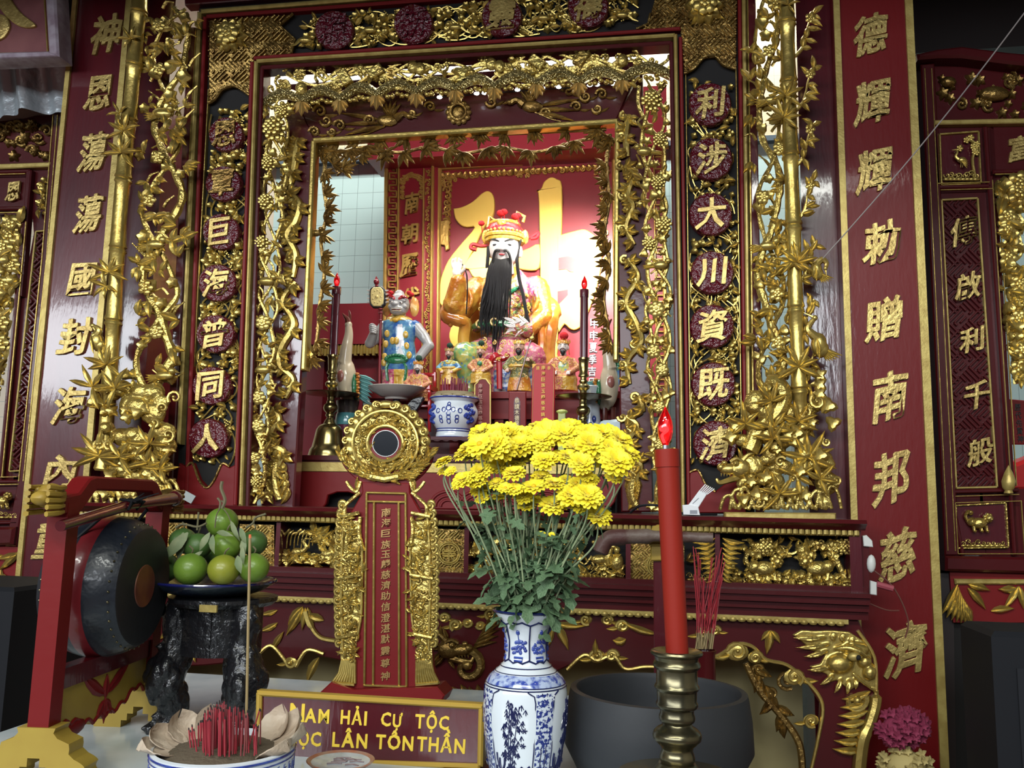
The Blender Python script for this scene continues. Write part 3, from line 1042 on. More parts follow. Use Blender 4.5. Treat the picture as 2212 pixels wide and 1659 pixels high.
run('thin_gold_line', [(448, 190, 406, 985), (539, 190, 506, 985), (1481, 130, 1492, 990), (1590, 130, 1603, 990)], 2.2, -13, -4, GOLD, .5)
# foot pieces
b = MB(T)
b.prism([(386, 1000), (402, 1010), (416, 1000), (430, 1036), (447, 1054), (464, 1036), (480, 1002), (496, 1010), (514, 1000), (512, 1094), (372, 1094)], -14, 0, 2)
b.build('screen_foot', REDP, screen)
b = MB(T)
b.prism([(1490, 1020), (1508, 1016), (1524, 1046), (1545, 1062), (1566, 1046), (1584, 1016), (1612, 1020), (1612, 1108), (1484, 1108)], -14, 0, 2)
b.build('screen_foot', REDP, screen)
b = MB(T)
for pts in ([(404, 1008), (416, 1000), (430, 1036), (447, 1054), (464, 1036), (480, 1002), (496, 1008)], [(1490, 1020), (1508, 1016), (1524, 1046), (1545, 1062)]):
    b.tube([(p.x, p.y, 1) for p in spline([(x, y, 0) for x, y in pts], 4)], 2.6, 6)
b.build('foot_scroll', GOLDD, screen)
# fret corners
cornL = [(449, 40), (632, 28), (604, 54), (636, 84), (628, 114), (546, 128), (538, 205), (520, 192), (500, 184), (478, 192), (462, 214), (448, 222)]
cornR = [(1405, 28), (1400, 50), (1374, 62), (1470, 56), (1478, 158), (1500, 146), (1522, 122), (1545, 120), (1562, 138), (1590, 148), (1594, -60), (1430, -60)]
for poly, dk in ((cornL, LACQB), (cornR, LACQB)):
    b = MB(T)
    b.prism(poly, -14, -6, 1)
    o = b.build('fret_corner', GOLDD, screen)
    b = MB(T)
    fret(b, poly, 7.6, -7, 0, w=3.5)
    b.build('fret_relief', GOLDD, o)
    b = MB(T)
    n = len(poly)
    k0, k1 = (1, 5) if poly is cornL else (0, 3)
    b.tube([(x, y, -2) for x, y in poly[k0:k1]], 3, 6)
    if poly is cornL:
        b.tube([(p.x, p.y, -2) for p in spline([(x, y, 0) for x, y in poly[6:12]], 4)], 3, 6)
    else:
        b.tube([(p.x, p.y, -2) for p in spline([(x, y, 0) for x, y in poly[4:10]], 4)], 3, 6)
    b.build('fret_border', GOLDD, o)
for x, y, r in ((497, 76, 33), (1522, 12, 38)):
    b = MB(T)
    for i in range(10):
        a = i * .628
        b.lobed(x + math.cos(a) * r * .72, y + math.sin(a) * r * .72, r * .42, a, 3, 0, 8, depth=.3)
    b.rose(x, y, r * .75, 8, 7)
    for i in range(4):
        b.leaf(x, y, i * 1.57 + .6, r * 1.4, r * .5, -2)
    b.build('flower_boss', GOLD, screen)
MEDL = [('恩', 490, 292, 38), ('覃', 484, 398, 39), ('巨', 479, 502, 40), ('海', 471, 612, 41), ('普', 467, 722, 42), ('同', 459, 834, 42), ('人', 451, 947, 43)]
MEDR = [('利', 1534, 226, 46), ('涉', 1536, 345, 47), ('大', 1535, 464, 47), ('川', 1538, 590, 47), ('資', 1538, 706, 48), ('既', 1541, 831, 48), ('濟', 1546, 958, 49)]
MEDT = [('照', 723, 66, 42), ('新', 894, 53, 43), ('靈', 1085, 36, 44), ('禱', 1271, 15, 45)]
for ch, x, y, r in MEDL + MEDR + MEDT:
    b = MB(T)
    b.loft([[(x + math.cos(a) * r * k, y + math.sin(a) * r * k, h) for a in [i * math.pi / 20 for i in range(40)]] for k, h in ((1, -12), (1, 2), (.93, 6), (.5, 8), (.05, 8.5))])
    o = b.build('medallion', LACQM, screen)
    b = MB(T)
    b.glyph(ch, x, y, r * 1.36 if ch not in '巨' else r * 1.1, r * 1.45 if ch != '川' else r * 1.3, 5, 7, slant=.08, bold=.032, turn=.03)
    b.build('gilded_character', GOLDCH if (x, y) not in ((490, 292), (484, 398), (723, 66), (894, 53)) else (GOLDD if y > 100 else LACQM), o)
rng = random.Random(11)
av = [(x, y, r) for _, x, y, r in MEDL + MEDR + MEDT]
for quad, n, gr, st in (([(452, 222), (540, 215), (500, 1020), (408, 1020)], 420, 30, 40), ([(1486, 160), (1590, 150), (1604, 1020), (1492, 1020)], 460, 34, 40),
                        ([(640, 36), (640, 108), (1385, 55), (1395, -35)], 460, 30, 44)):
    b = MB(T)
    vines(b, quad, rng, n, 16, -12, 11, grapes=gr, stems=st, stem_r=1.7, avoid=[(x, y, r - 6) for x, y, r in av])
    if quad[0][0] == 640:
        for x, y, d in ((800, 66, 1), (660, 88, 1), (1175, 40, 1), (985, 60, -1), (1345, 34, -1)):
            b.ell((x, y, 2), 15, 7, 7, 9, 6)
            b.ell((x + d * 16, y - 7, 2), 6, 5, 5, 7, 5)
            b.tube([(x - d * 12, y, 2), (x - d * 22, y + 8, 0), (x - d * 34, y + 12, 0)], [4, 2.5, 1], 5)
    b.build('vine_carving', GOLD, screen)

# ================================================================ valance, chrysanthemum strips in the screen opening
T = pxt(3.13, 1000, 250)
val = thing('openwork_valance', 'gilded openwork valance with scaly scalloped band and leaf pendants across the screen opening', 'valance', (P(1000, 190, 3.13)))
CUS = [(564, 240), (654, 227), (736, 224), (815, 214), (901, 210), (985, 203), (1069, 198), (1160, 190), (1251, 187), (1344, 181), (1446, 172)]
for i in range(len(CUS) - 1):
    (x0, y0), (x1, y1) = CUS[i], CUS[i + 1]
    b = MB(T)
    rings = []
    for k in range(13):
        t = k / 12
        x = lerp(x0, x1, t)
        y = lerp(y0, y1, t) - 20 * math.sin(math.pi * t)
        th = 22
        rings.append([(x, y, -6), (x, y, 2), (x, y - th * .3, 9), (x, y - th * .7, 9), (x, y - th, 2), (x, y - th, -6)])
    b.loft(rings)
    b.build('scaly_band', GOLDS, val)
rng = random.Random(21)
b = MB(T)
vines(b, [(570, 150), (570, 212), (1445, 164), (1445, 98)], rng, 36, 18, -6, 8, stems=26, stem_r=3.4, lob=.35, flowers=7)
for i in range(40):
    xx = rng.uniform(575, 1440)
    yy = lerp(178, 130, (xx - 570) / 875) + rng.uniform(-24, 24)
    b.curl(xx, yy, rng.uniform(9, 14), rng.uniform(0, 6), 1.15, 3.6, -3, rng.choice((1, -1)), n=10)
for x, y, a in ((745, 168, 1), (812, 156, -.5), (1160, 135, .6), (1255, 128, -1)):
    c, s_ = math.cos(a), math.sin(a)
    b.prism([(x + c * u - s_ * v, y + s_ * u + c * v) for u, v in ((-17, -11), (17, -11), (17, 11), (-17, 11))], -4, 8, 2)
for x, y in ((893, 146), (908, 150), (652, 192), (1062, 140), (1080, 145), (1345, 132)):
    b.ell((x, y, 3), 13, 14, 8, 10, 7)
b.loft([[(1000 + q * k, y, h) for q, h in ((-24, 0), (-12, 9), (12, 9), (24, 0), (0, -6))] for k, y in ((1, 150), (1.1, 155), (.5, 164), (.5, 168), (1, 178))])
b.build('openwork_carving', GOLDC, val)
for i, (x, y) in enumerate(CUS[1:-1]):
    b = MB(T)
    for k in range(5):
        b.leaf(x, y - 4, math.pi / 2 + (k - 2) * .5, 32 - abs(k - 2) * 5, 15, 4 + (2 - abs(k - 2)) * 1.5)
    b.build('leaf_pendant', mat('warm_gold', (0.50, 0.33, 0.11), 0.38, 0.7), val)
b = MB(T)
for i in range(len(CUS) - 1):
    (x0, y0), (x1, y1) = CUS[i], CUS[i + 1]
    for k in range(1, 8):
        t = k / 8
        b.ell((lerp(x0, x1, t), lerp(y0, y1, t) - 20 * math.sin(math.pi * t) + 9 + (k % 2) * 4, -2), 6, 5, 5, 7, 5)
        if k % 2:
            b.leaf(lerp(x0, x1, t), lerp(y0, y1, t) - 20 * math.sin(math.pi * t) + 6, math.pi / 2 + rng.uniform(-.9, .9), 14, 7, -1)
b.build('bead_fringe', GOLD, val)
led = thing('led_light_string', 'row of small white lit bulbs strung under the scalloped valance', 'lights', P(1200, 190, 3.16))
b = MB(pxt(3.16, 1200, 190))
b.tube([(880, 216, 0), (1000, 206, 0), (1120, 197, 0), (1240, 189, 0), (1345, 181, 0)], 1.2, 5)
b.build('cord', DARK, led)
WHITE_E = mat('lit_white_bulb', (1, 1, 1), 0.4, emit=(0.9, 0.95, 1.0), estr=9)
for x, y in ((1030, 203), (1047, 202), (1064, 201), (1118, 195), (1154, 193), (1172, 191), (1207, 189), (1241, 187), (1258, 186), (1274, 185), (1290, 184), (1324, 182), (990, 207), (950, 211)):
    b = MB(pxt(3.16, 1200, 190))
    b.ell((x, y, 2), 6, 3.6, 3.6, 8, 6)
    b.build('bulb', WHITE_E, led)


def mum_strip(lab, quad, mums, roses, birds, seed):
    rng = random.Random(seed)
    T = pxt(3.135, 600 if quad[0][0] < 1000 else 1400, 650)
    f = quadf(quad)
    t = thing('openwork_strip', lab, 'carving', P(*f(.5, 1), 3.135))
    b = MB(T)
    for k in range(3):
        pts = []
        for i in range(22):
            bb = i / 21
            a = .5 + .36 * math.sin(i * .95 + k * 2.1) + rng.uniform(-.08, .08)
            x, y = f(a, bb)
            pts.append((x, y, rng.uniform(-5, 5)))
        b.tube(spline(pts, 4), [rng.uniform(3.0, 4.6)] * (21 * 4 + 1), 6)
    for i in range(36):
        bb = rng.random()
        x, y = f(rng.uniform(.1, .9), bb)
        pts = [(x, y, 0), (x + rng.uniform(-16, 16), y - 14, 3), (x + rng.uniform(-20, 20), y - 30, 2)]
        b.tube(spline(pts, 3), 2.2, 5)
    b.build('branch', GOLDC, t)
    b = MB(T)
    for i in range(105):
        x, y = f(rng.uniform(.05, .95), rng.random())
        if rng.random() < .5:
            b.lobed(x, y, rng.uniform(9, 14), rng.uniform(0, 6.28), rng.choice((3, 5)), rng.uniform(0, 8), 5)
        else:
            b.leaf(x, y, rng.uniform(0, 6.28), rng.uniform(18, 28), 11, rng.uniform(0, 7), bend=rng.uniform(-.8, .8), rise=4)
    b.build('leaf_carving', GOLD, t)
    for x, y, r in mums:
        b = MB(T)
        b.mum(x, y, r, 5, rng=rng)
        b.build('chrysanthemum', GOLD, t)
    for x, y, r in roses:
        b = MB(T)
        b.rose(x, y, r, 6, 7)
        b.build('blossom', GOLD, t)
    for x, y, d in birds:
        b = MB(T)
        b.ell((x, y, 8), 17, 10, 9, 10, 7)
        b.ell((x + d * 15, y - 9, 9), 8, 7, 7, 9, 6)
        b.tube([(x + d * 21, y - 9, 9), (x + d * 29, y - 6, 9)], [3, .6], 5)
        for k in range(3):
            b.leaf(x - d * 6, y + k * 3 - 2, (math.pi - .3 + .2 * k) if d > 0 else (.3 - .2 * k), 34, 9, 8)
        b.build('bird', GOLD, t)


mum_strip('gilded openwork strip of branches and chrysanthemums left of the inner frame', [(566, 225), (640, 222), (572, 1088), (530, 1088)],
          [(596, 281, 27), (583, 355, 18), (576, 438, 19), (614, 243, 16), (567, 527, 18), (556, 1040, 14)], [(572, 699, 18), (562, 860, 17), (560, 920, 16), (552, 990, 15)], [(572, 800, 1), (580, 610, 1)], 31)
mum_strip('gilded openwork strip of branches and chrysanthemums right of the inner frame', [(1366, 185), (1446, 182), (1466, 1100), (1404, 1100)],
          [(1408, 220, 24), (1426, 304, 17), (1422, 396, 17), (1434, 487, 19), (1402, 527, 16)], [(1418, 670, 19), (1412, 760, 17), (1430, 800, 16), (1424, 880, 15), (1425, 960, 14), (1440, 1040, 14)], [(1428, 575, 1), (1392, 330, -1)], 32)

# ================================================================ inner frame
FY = 3.22
T = pxt(FY, 1000, 500)
fr = thing('inner_frame', 'dark red inner frame with gold scrolls, clouds and phoenixes around the statue niche', 'frame', P(1000, 1090, FY))
b = MB(T); b.prism([(622, 180), (680, 300), (634, 1098), (562, 1098)], -30, 0, 3); b.build('stile', LACQ, fr)
b = MB(T); b.prism([(1330, 258), (1388, 150), (1412, 1106), (1342, 1106)], -30, 0, 3); b.build('stile', LACQB, fr)
b = MB(T); b.prism([(622, 180), (1388, 130), (1332, 260), (678, 304)], -30, 0, 3); b.build('lintel', LACQB, fr)
for s_ in ((678, 304, 656, 800), (1334, 262, 1330, 780), (676, 304, 1336, 262)):
    b = MB(T)
    b.bar(*s_, 11, -20, 5, 3)
    b.build('gold_edge', GOLD, fr)


def acanthus(b, path, w, rng, side=1):
    """carved scroll: thick winding stem, broad overlapping leaves, volutes and buds"""
    pts = spline([(x, y, 3) for x, y in path], 6)
    n = len(pts)
    b.tube(pts, [w * (.75 + .5 * math.sin(math.pi * i / (n - 1))) for i in range(n)], 7)
    for i in range(1, n - 1, 3):
        p, q = pts[i], pts[i + 1]
        a = math.atan2(q.y - p.y, q.x - p.x)
        sg = 1 if (i // 3) % 2 else -1
        b.leaf(p.x, p.y, a + sg * .45, w * 4.2, w * 2.4, 4, bend=sg * .9, rise=5)
        b.leaf(p.x, p.y, a + sg * 1.0, w * 3.2, w * 2.2, 6, bend=sg * 1.1, rise=5)
        if (i // 3) % 2 == 0:
            b.leaf(p.x, p.y, a - sg * .7, w * 3.2, w * 1.8, 5, bend=-sg * .8, rise=4)
            b.curl(p.x + sg * w * 1.5, p.y, w * 1.5, rng.uniform(0, 6), 1.15, w * .6, 6, sg, n=10)


rng = random.Random(5)
for path in ([(646, 300), (640, 330), (636, 365), (628, 400)], [(622, 415), (648, 440), (640, 480), (622, 510), (640, 550), (634, 600)],
             [(640, 610), (612, 650), (636, 700), (610, 750), (606, 790), (634, 820), (618, 860)], [(592, 880), (604, 905), (590, 930), (582, 960), (612, 975), (604, 1005), (588, 1030)]):
    b = MB(T)
    acanthus(b, path, 7.4, rng)
    b.build('acanthus_scroll', GOLD, fr)
for path in ([(1360, 250), (1352, 290), (1356, 340)], [(1348, 360), (1368, 380), (1356, 420), (1366, 450), (1352, 490), (1370, 530)], [(1356, 560), (1378, 600), (1352, 650), (1374, 700), (1384, 740), (1356, 780), (1360, 830)],
             [(1380, 855), (1390, 890)], [(1352, 900), (1376, 920), (1360, 950), (1372, 985), (1384, 1010), (1372, 1040)]):
    b = MB(T)
    acanthus(b, path, 7.0, rng)
    b.build('acanthus_scroll', GOLD, fr)
for x, y0, y1, lean in ((600, 990, 1085, -.12), (1368, 1030, 1098, .1)):
    b = MB(T)
    for i in range(9):
        t = i / 8
        b.leaf(x + lean * t * 90 - 12, lerp(y0, y1 - 24, t), 1.35 + .4 * (i % 2), 32, 16, 2, bend=-.4)
        b.leaf(x - lean * t * 90 + 12, lerp(y0, y1 - 24, t), 1.8 - .4 * (i % 2), 32, 16, 3, bend=.4)
    b.tube(spline([(x, y0 - 10, 3), (x - 4, lerp(y0, y1, .5), 5), (x + 6, y1 - 6, 3)], 5), 9, 7)
    b.build('rock_carving', GOLDC, fr)
b = MB(T)
for x, y, r, sg in ((692, 242, 15, 1), (705, 262, 13, -1), (735, 272, 13, 1), (680, 286, 12, 1), (800, 262, 12, 1), (718, 285, 9, -1), (1228, 198, 14, 1), (1265, 210, 12, -1), (1300, 205, 13, 1), (1290, 236, 11, -1), (1245, 232, 12, 1), (1180, 246, 12, 1), (930, 232, 12, 1), (1062, 222, 12, -1), (890, 246, 10, -1)):
    b.curl(x, y, r, 3.1, 1.3, 4, 2, sg)
    b.leaf(x + r * .6, y + r * .5, .2 * sg, r * 2, r * .6, 1, bend=-.4)
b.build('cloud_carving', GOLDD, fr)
for x, y, d in ((838, 262, 1), (1150, 232, -1)):
    b = MB(T)
    b.ell((x, y, 3), 24, 13, 9, 10, 7)
    b.tube(spline([(x + d * 18, y - 3, 4), (x + d * 34, y - 14, 5), (x + d * 46, y - 8, 5)], 4), [9] * 3 + [6] * 6, 7)
    b.ell((x + d * 48, y - 8, 6), 7, 6, 6, 8, 6)
    b.tube([(x + d * 53, y - 8, 6), (x + d * 64, y - 5, 5)], [3, .5], 5)
    for k in range(5):
        b.leaf(x + d * 6, y - 6, (-2.3 + .3 * k) if d > 0 else (-.84 - .3 * k), 40, 9, 4, bend=.3 * d)
    for k in range(3):
        b.leaf(x - d * 14, y - 2 + 7 * k, (math.pi + .25 - .2 * k) if d > 0 else (-.25 + .2 * k), 96 - 8 * k, 11, 2 + k, bend=-.15 * d)
    for k in (0, 8):
        b.tube([(x - d * 6, y + 12, 3), (x - d * 40, y + 22 + k * .5, 3), (x - d * 62, y + 24 + k, 3)], 1.6, 5)
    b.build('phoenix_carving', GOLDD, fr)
b = MB(T)
for i in range(12):
    a = i * math.pi / 6
    b.ell((991 + math.cos(a) * 22, 244 + math.sin(a) * 22, 3), 7, 7, 5, 7, 5)
b.tube([(991 + math.cos(a) * 17, 244 + math.sin(a) * 17, 6) for a in [i * math.pi / 10 for i in range(21)]], 3, 6)
b.ell((991, 244, 2), 14, 14, 6, 14, 7)
b.build('sun_boss', GOLDD, fr)
# bamboo border inside the frame
T = pxt(3.26, 1000, 500)
bb = thing('bamboo_border', 'bronze gold bamboo sprays bordering the inside of the statue niche', 'carving', P(1000, 330, 3.26))
rng = random.Random(8)


def bamboo_run(pts, r, nclus, L, inward):
    b = MB(T)
    sp = spline([(x, y, rng.uniform(-2, 2)) for x, y in pts], 6)
    b.tube(sp, r, 6)
    for i in range(4, len(sp) - 1, 6):
        b.tube([sp[i] + Vector((0, 0, 0)), sp[i] + (sp[i + 1] - sp[i]) * .5], r * 1.35, 6)
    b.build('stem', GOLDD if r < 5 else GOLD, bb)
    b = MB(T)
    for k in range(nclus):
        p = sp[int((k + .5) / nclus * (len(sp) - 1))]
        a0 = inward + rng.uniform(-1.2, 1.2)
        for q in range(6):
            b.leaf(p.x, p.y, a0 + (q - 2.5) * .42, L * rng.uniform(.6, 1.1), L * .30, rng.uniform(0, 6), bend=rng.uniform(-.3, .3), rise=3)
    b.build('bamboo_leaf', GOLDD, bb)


bamboo_run([(704, 330), (700, 400), (706, 460), (694, 520), (700, 590), (690, 660), (686, 730), (668, 790)], 4.2, 13, 32, 0.3)
bamboo_run([(1318, 290), (1310, 360), (1316, 430), (1306, 500), (1316, 570), (1304, 640), (1312, 700), (1322, 760)], 4.2, 16, 32, 2.8)
bamboo_run([(690, 318), (730, 330), (790, 318), (860, 330), (930, 318), (1000, 332), (1080, 318), (1160, 328), (1240, 306), (1320, 292)], 3.6, 15, 36, 1.2)
bamboo_run([(728, 380), (760, 350), (800, 332), (850, 338)], 2.8, 3, 34, .5)
bamboo_run([(728, 372), (712, 340), (706, 320)], 2.4, 2, 34, -.5)
bamboo_run([(680, 310), (800, 304), (960, 296), (1120, 288), (1310, 280)], 3.2, 12, 34, 2.2)
bamboo_run([(662, 772), (676, 764), (690, 742)], 6, 1, 14, 0)
b = MB(T)
for x, y, d in ((684, 505, 1),):
    b.ell((x, y, 6), 13, 8, 7, 9, 6)
    b.ell((x + 12, y - 9, 6), 6, 5, 5, 8, 6)
    b.tube([(x + 16, y - 10, 6), (x + 23, y - 12, 6)], [2.5, .5], 5)
    b.leaf(x - 6, y + 4, 2.7, 26, 8, 6)
b.build('bird', GOLDD, bb)
# ================================================================ bamboo and crane carvings
def bamboo_star(b, x, y, L, rng, h=14, n=6, a0=-1.57, spread=2.4):
    for k in range(n):
        a = a0 + (k - (n - 1) / 2) * spread / (n - 1) * 1.7 + rng.uniform(-.12, .12)
        b.leaf(x, y, a, L * rng.uniform(.75, 1.1), L * .27, h + rng.uniform(0, 5), bend=rng.uniform(-.25, .25), rise=8)


def crane_round(b, x, y, s, d, neck):
    """crane in the round clinging to the bamboo: body, tail feathers, long bent neck, head, bill"""
    b.ell((x, y, 4), s * .55, s * .8, s * .5, 12, 9)
    b.ell((x - d * s * .15, y + s * .3, 2), s * .55, s * .6, s * .45, 12, 9)
    nk = spline([(x + d * s * .1, y - s * .4, 6)] + [(x + d * s * a, y + s * c, 8) for a, c in neck], 5)
    b.tube(nk, [lerp(s * .36, s * .15, i / (len(nk) - 1)) for i in range(len(nk))], 8)
    e = nk[-1]
    b.ell((e.x, e.y, 10), s * .2, s * .2, s * .18, 9, 7)
    return e


def bamboo_carving(lab, axis, nodes, r0, stars, vquad, mirror, base, crs, seed, goldm):
    rng = random.Random(seed)
    T = pxt(3.0, axis[3][0], 600)
    t = thing('bamboo_carving', lab, 'carving', P(axis[-1][0], axis[-1][1] + 90, 3.0))
    ay = [p[1] for p in axis]

    def ax(y):
        for (x0, y0), (x1, y1) in zip(axis, axis[1:]):
            if y <= y1:
                return lerp(x0, x1, (y - y0) / (y1 - y0))
        return axis[-1][0]
    b = MB(T)
    ys = [-60] + nodes + [ay[-1]]
    pts, rad = [], []
    for ya, yb in zip(ys, ys[1:]):
        for k, q in ((0, 1.12), (.03, 1.2), (.06, 1.0), (.3, .94), (.6, .97), (.9, 1.06), (.96, 1.22), (.985, 1.02)):
            y = lerp(ya, yb, k)
            pts.append((ax(y), y, 0))
            rad.append(r0 * q)
    b.tube(pts, rad, 14)
    b.build('stalk', GOLD, t)
    for (x, y, L, n, a0) in stars:
        b = MB(T)
        bamboo_star(b, x, y, L, rng, r0 * .9, n, a0)
        b.build('bamboo_leaves', GOLD, t)
    # plum branches filling the gap between bamboo and screen
    f = quadf(vquad)
    b = MB(pxt(3.04, vquad[0][0], 500))
    for k, (ph, amp, rr) in enumerate(((0, .30, 8.0), (2.6, .36, 5.0))):
        pts = []
        for i in range(20):
            q = i / 19
            x, y = f(.5 + amp * math.sin(i * .85 + ph) + rng.uniform(-.07, .07), q)
            pts.append((x, y, rng.uniform(-5, 6)))
        n = 19 * 4 + 1
        b.tube(spline(pts, 4), [rr * lerp(.7, 1.35, i / (n - 1)) * (1 + .18 * math.sin(i * 2.1)) for i in range(n)], 7)
    for i in range(38):
        x, y = f(rng.uniform(.1, .9), rng.random())
        d = rng.choice((-1, 1))
        b.tube(spline([(x, y, 0), (x + d * 10, y - 12, 4), (x + d * 26, y - 16 + rng.uniform(-12, 12), 5)], 3), [3.4] * 4 + [1.8] * 3, 5)
    b.build('plum_branch', GOLDC, t)
    b = MB(pxt(3.04, vquad[0][0], 500))
    for i in range(92):
        x, y = f(rng.uniform(.0, 1), rng.random())
        L = rng.uniform(24, 40)
        if rng.random() < .3:
            b.lobed(x, y, L * .45, rng.uniform(0, 6.28), rng.choice((3, 4, 5)), rng.uniform(2, 12), L * .2, depth=.28)
        else:
            a = rng.uniform(0, 6.28)
            b.leaf(x, y, a, L, L * .52, rng.uniform(2, 12), bend=rng.uniform(-.7, .7), rise=7)
            b.leaf(x, y, a + rng.choice((-1.1, 1.1)), L * .8, L * .42, rng.uniform(2, 10), bend=rng.uniform(-.7, .7), rise=6)
    b.build('leaf_carving', GOLD, t)
    for i in range(9):
        x, y = f(rng.uniform(.2, .8), (i + .5) / 9)
        b = MB(pxt(3.03, vquad[0][0], 500))
        if i % 3 == 2:
            b.ell((x, y, 10), 20, 10, 9, 10, 7)
            b.ell((x + 17, y - 10, 11), 9, 8, 8, 9, 6)
            b.tube([(x + 24, y - 10, 11), (x + 33, y - 6, 11)], [3.4, .6], 5)
            for k in range(4):
                b.leaf(x - 4, y + k * 3 - 2, math.pi - .5 + .25 * k, 38, 11, 10)
            b.build('bird', GOLD, t)
        else:
            b.rose(x, y, rng.uniform(14, 19), 10, rng.choice((5, 6, 7)))
            b.build('blossom', GOLD, t)
    # outer leafy edge
    for x, y, s, d, neck, bill in crs:
        b = MB(T)
        e = crane_round(b, x, y, s, d, neck)
        b.tube([(e.x, e.y, 10), (e.x + bill[0] * s, e.y + bill[1] * s, 10)], [s * .11, s * .02], 6)
        for k in range(6):
            b.leaf(x - d * s * .2, y + s * .2, math.pi / 2 + d * (.2 + .16 * k), s * (1.0 + .1 * k), s * .26, 3 + k, bend=d * .3)
        for k in range(5):
            b.leaf(x + d * s * .2, y - s * .3 + k * s * .15, math.pi / 2 + d * .25, s * .85, s * .22, 10 + s * .28 - k, rise=2)
        b.build('crane', GOLD, t)
    x0, x1, y0, y1 = base
    d = -1 if mirror else 1
    # rocks and water at the foot
    b = MB(T)
    for i in range(34):
        u, v = rng.random(), rng.random()
        w = lerp(.55, 1.0, v)
        cx = (x0 + x1) / 2 + (u - .5) * (x1 - x0) * w
        y = lerp(y0, y1 - 12, v)
        s_ = rng.uniform(13, 30)
        b.ell((cx, y, rng.uniform(0, 12)), s_, s_ * rng.uniform(.55, 1.1), rng.uniform(9, 22), 10, 7)
    for i in range(12):
        xx = lerp(x0, x1, (i + .5) / 12)
        b.tube(spline([(xx - 16, y1 - 4, 16), (xx - 8, y1 - 30 - 12 * (i % 3), 20), (xx + 8, y1 - 34 - 12 * (i % 2), 20), (xx + 18, y1 - 6, 18)], 4), 4.5, 6)
    b.melt('rock_base', GOLDC, t, .0036, 1)
    b = MB(T)
    for i in range(30):
        u, v = rng.random(), rng.random()
        cx, y = lerp(x0, x1, u), lerp(y0 - 10, y1 - 20, v)
        if i % 3 == 0:
            b.curl(cx, y, rng.uniform(10, 18), rng.uniform(0, 6), 1.2, 4, 22, rng.choice((1, -1)), n=12)
        else:
            b.lobed(cx, y, rng.uniform(14, 24), rng.uniform(0, 6.28), rng.choice((3, 4, 5)), 18 + rng.uniform(0, 8), 7)
    b.build('wave_carving', GOLD, t)
    for i in range(6):
        b = MB(T)
        cx = lerp(x0 + 20, x1 - 20, rng.random())
        y = lerp(y0, y1 - 30, rng.random())
        bamboo_star(b, cx, y, 48, rng, 30, 5, rng.uniform(-2.4, -.7))
        b.build('bamboo_leaves', GOLD, t)
    b = MB(T)
    b.prism([(x0 + 4, y1), (x1 - 4, y1 + 2), (x1 - 4, y1 + 17), (x0 + 4, y1 + 15)], -20, 22, 3)
    b.build('plinth', GOLDP, t)
    return t, T


t, T = bamboo_carving('gilded bamboo carving beside the dark left couplet plank, above the drum', [(303, -60), (303, 0), (285, 200), (271, 340), (258, 480), (250, 620), (240, 780), (230, 920), (222, 1020)],
                      [28, 142, 262, 388, 540, 696, 844], 14.5,
                      [(292, 92, 30, 5, -2.2), (276, 288, 40, 6, -1.6), (272, 336, 44, 6, -1.2), (268, 250, 26, 4, -2.8), (246, 592, 44, 6, -1.6), (240, 622, 38, 5, 2.4), (240, 790, 46, 6, -1.57), (236, 880, 38, 5, -1.2), (226, 985, 62, 7, -1.5)],
                      [(322, 10), (432, 22), (384, 860), (272, 860)], False, (196, 392, 840, 1094),
                      [(212, 738, 26, -1, [(-.3, -.9), (.2, -1.25)], (.3, .6))], 41, GOLD)
b = MB(T)
dragon_head(b, 330, 1010, 46, 1, 9, .42)
for k in range(12):
    b.leaf(322 + k * 5, 1046 + 5 * math.sin(k), 1.9 + k * .02 - 1.2 * k / 12, 34, 9, 26, bend=.4)
b.build('dragon_head', GOLD, t)
t2, T = bamboo_carving('gilded bamboo and crane carving beside the bright right couplet plank', [(1698, -60), (1699, 0), (1704, 200), (1708, 338), (1714, 490), (1719, 669), (1727, 844), (1732, 960), (1736, 1030)],
                       [50, 179, 338, 490, 669, 844], 16.5,
                       [(1694, 215, 44, 6, -1.4), (1690, 262, 46, 7, -1.3), (1700, 20, 26, 4, -1), (1720, 572, 52, 6, -1.4), (1708, 570, 40, 4, 2.7), (1722, 795, 54, 6, -1.57), (1722, 912, 50, 6, -1.5), (1742, 990, 66, 7, -1.6), (1720, 1030, 52, 5, -.6)],
                       [(1618, -40), (1696, -40), (1704, 900), (1630, 900)], True, (1560, 1806, 862, 1106),
                       [(1762, 585, 24, -1, [(-.5, -.9), (-.9, -.6), (-.8, -.1)], (.1, .7)), (1768, 745, 32, -1, [(.5, -.7), (.75, -1.1), (.3, -1.75)], (-.75, -.35))], 42, GOLD)
b = MB(T)
dragon_head(b, 1598, 1012, 44, -1, 9, .4)
b.build('dragon_head', GOLD, t2)
b = MB(T)
rng = random.Random(3)
for y0 in (60, 180, 300, 420, 560, 680, 800, 900):
    tw = spline([(1718, y0 + 60, -4), (1738, y0 + 34, -4), (1746, y0 - 6, -4), (1758, y0 - 34, -2)], 4)
    b.tube(tw, [4] * 6 + [2.4] * 7, 6)
    for p in tw[3::2]:
        for k in range(2):
            b.leaf(p.x, p.y, rng.uniform(-2.4, 1.2), rng.uniform(20, 32), 13, rng.uniform(-6, 4), bend=rng.uniform(-.6, .6), rise=5)
    if y0 % 3 == 0:
        b.rose(1750, y0 - 20, 12, 0, 5)
for y in (810, 830, 850, 870):
    b.lobed(1770, y, 20, y, 5, -2, 6)
b.build('leaf_carving', GOLD, t2)
b = MB(T)
b.tube(spline([(1640, 870, 6), (1665, 830, 12), (1690, 850, 10), (1680, 890, 12), (1640, 930, 10), (1618, 975, 12)], 6), [12] * 6 + [20] * 25, 9)
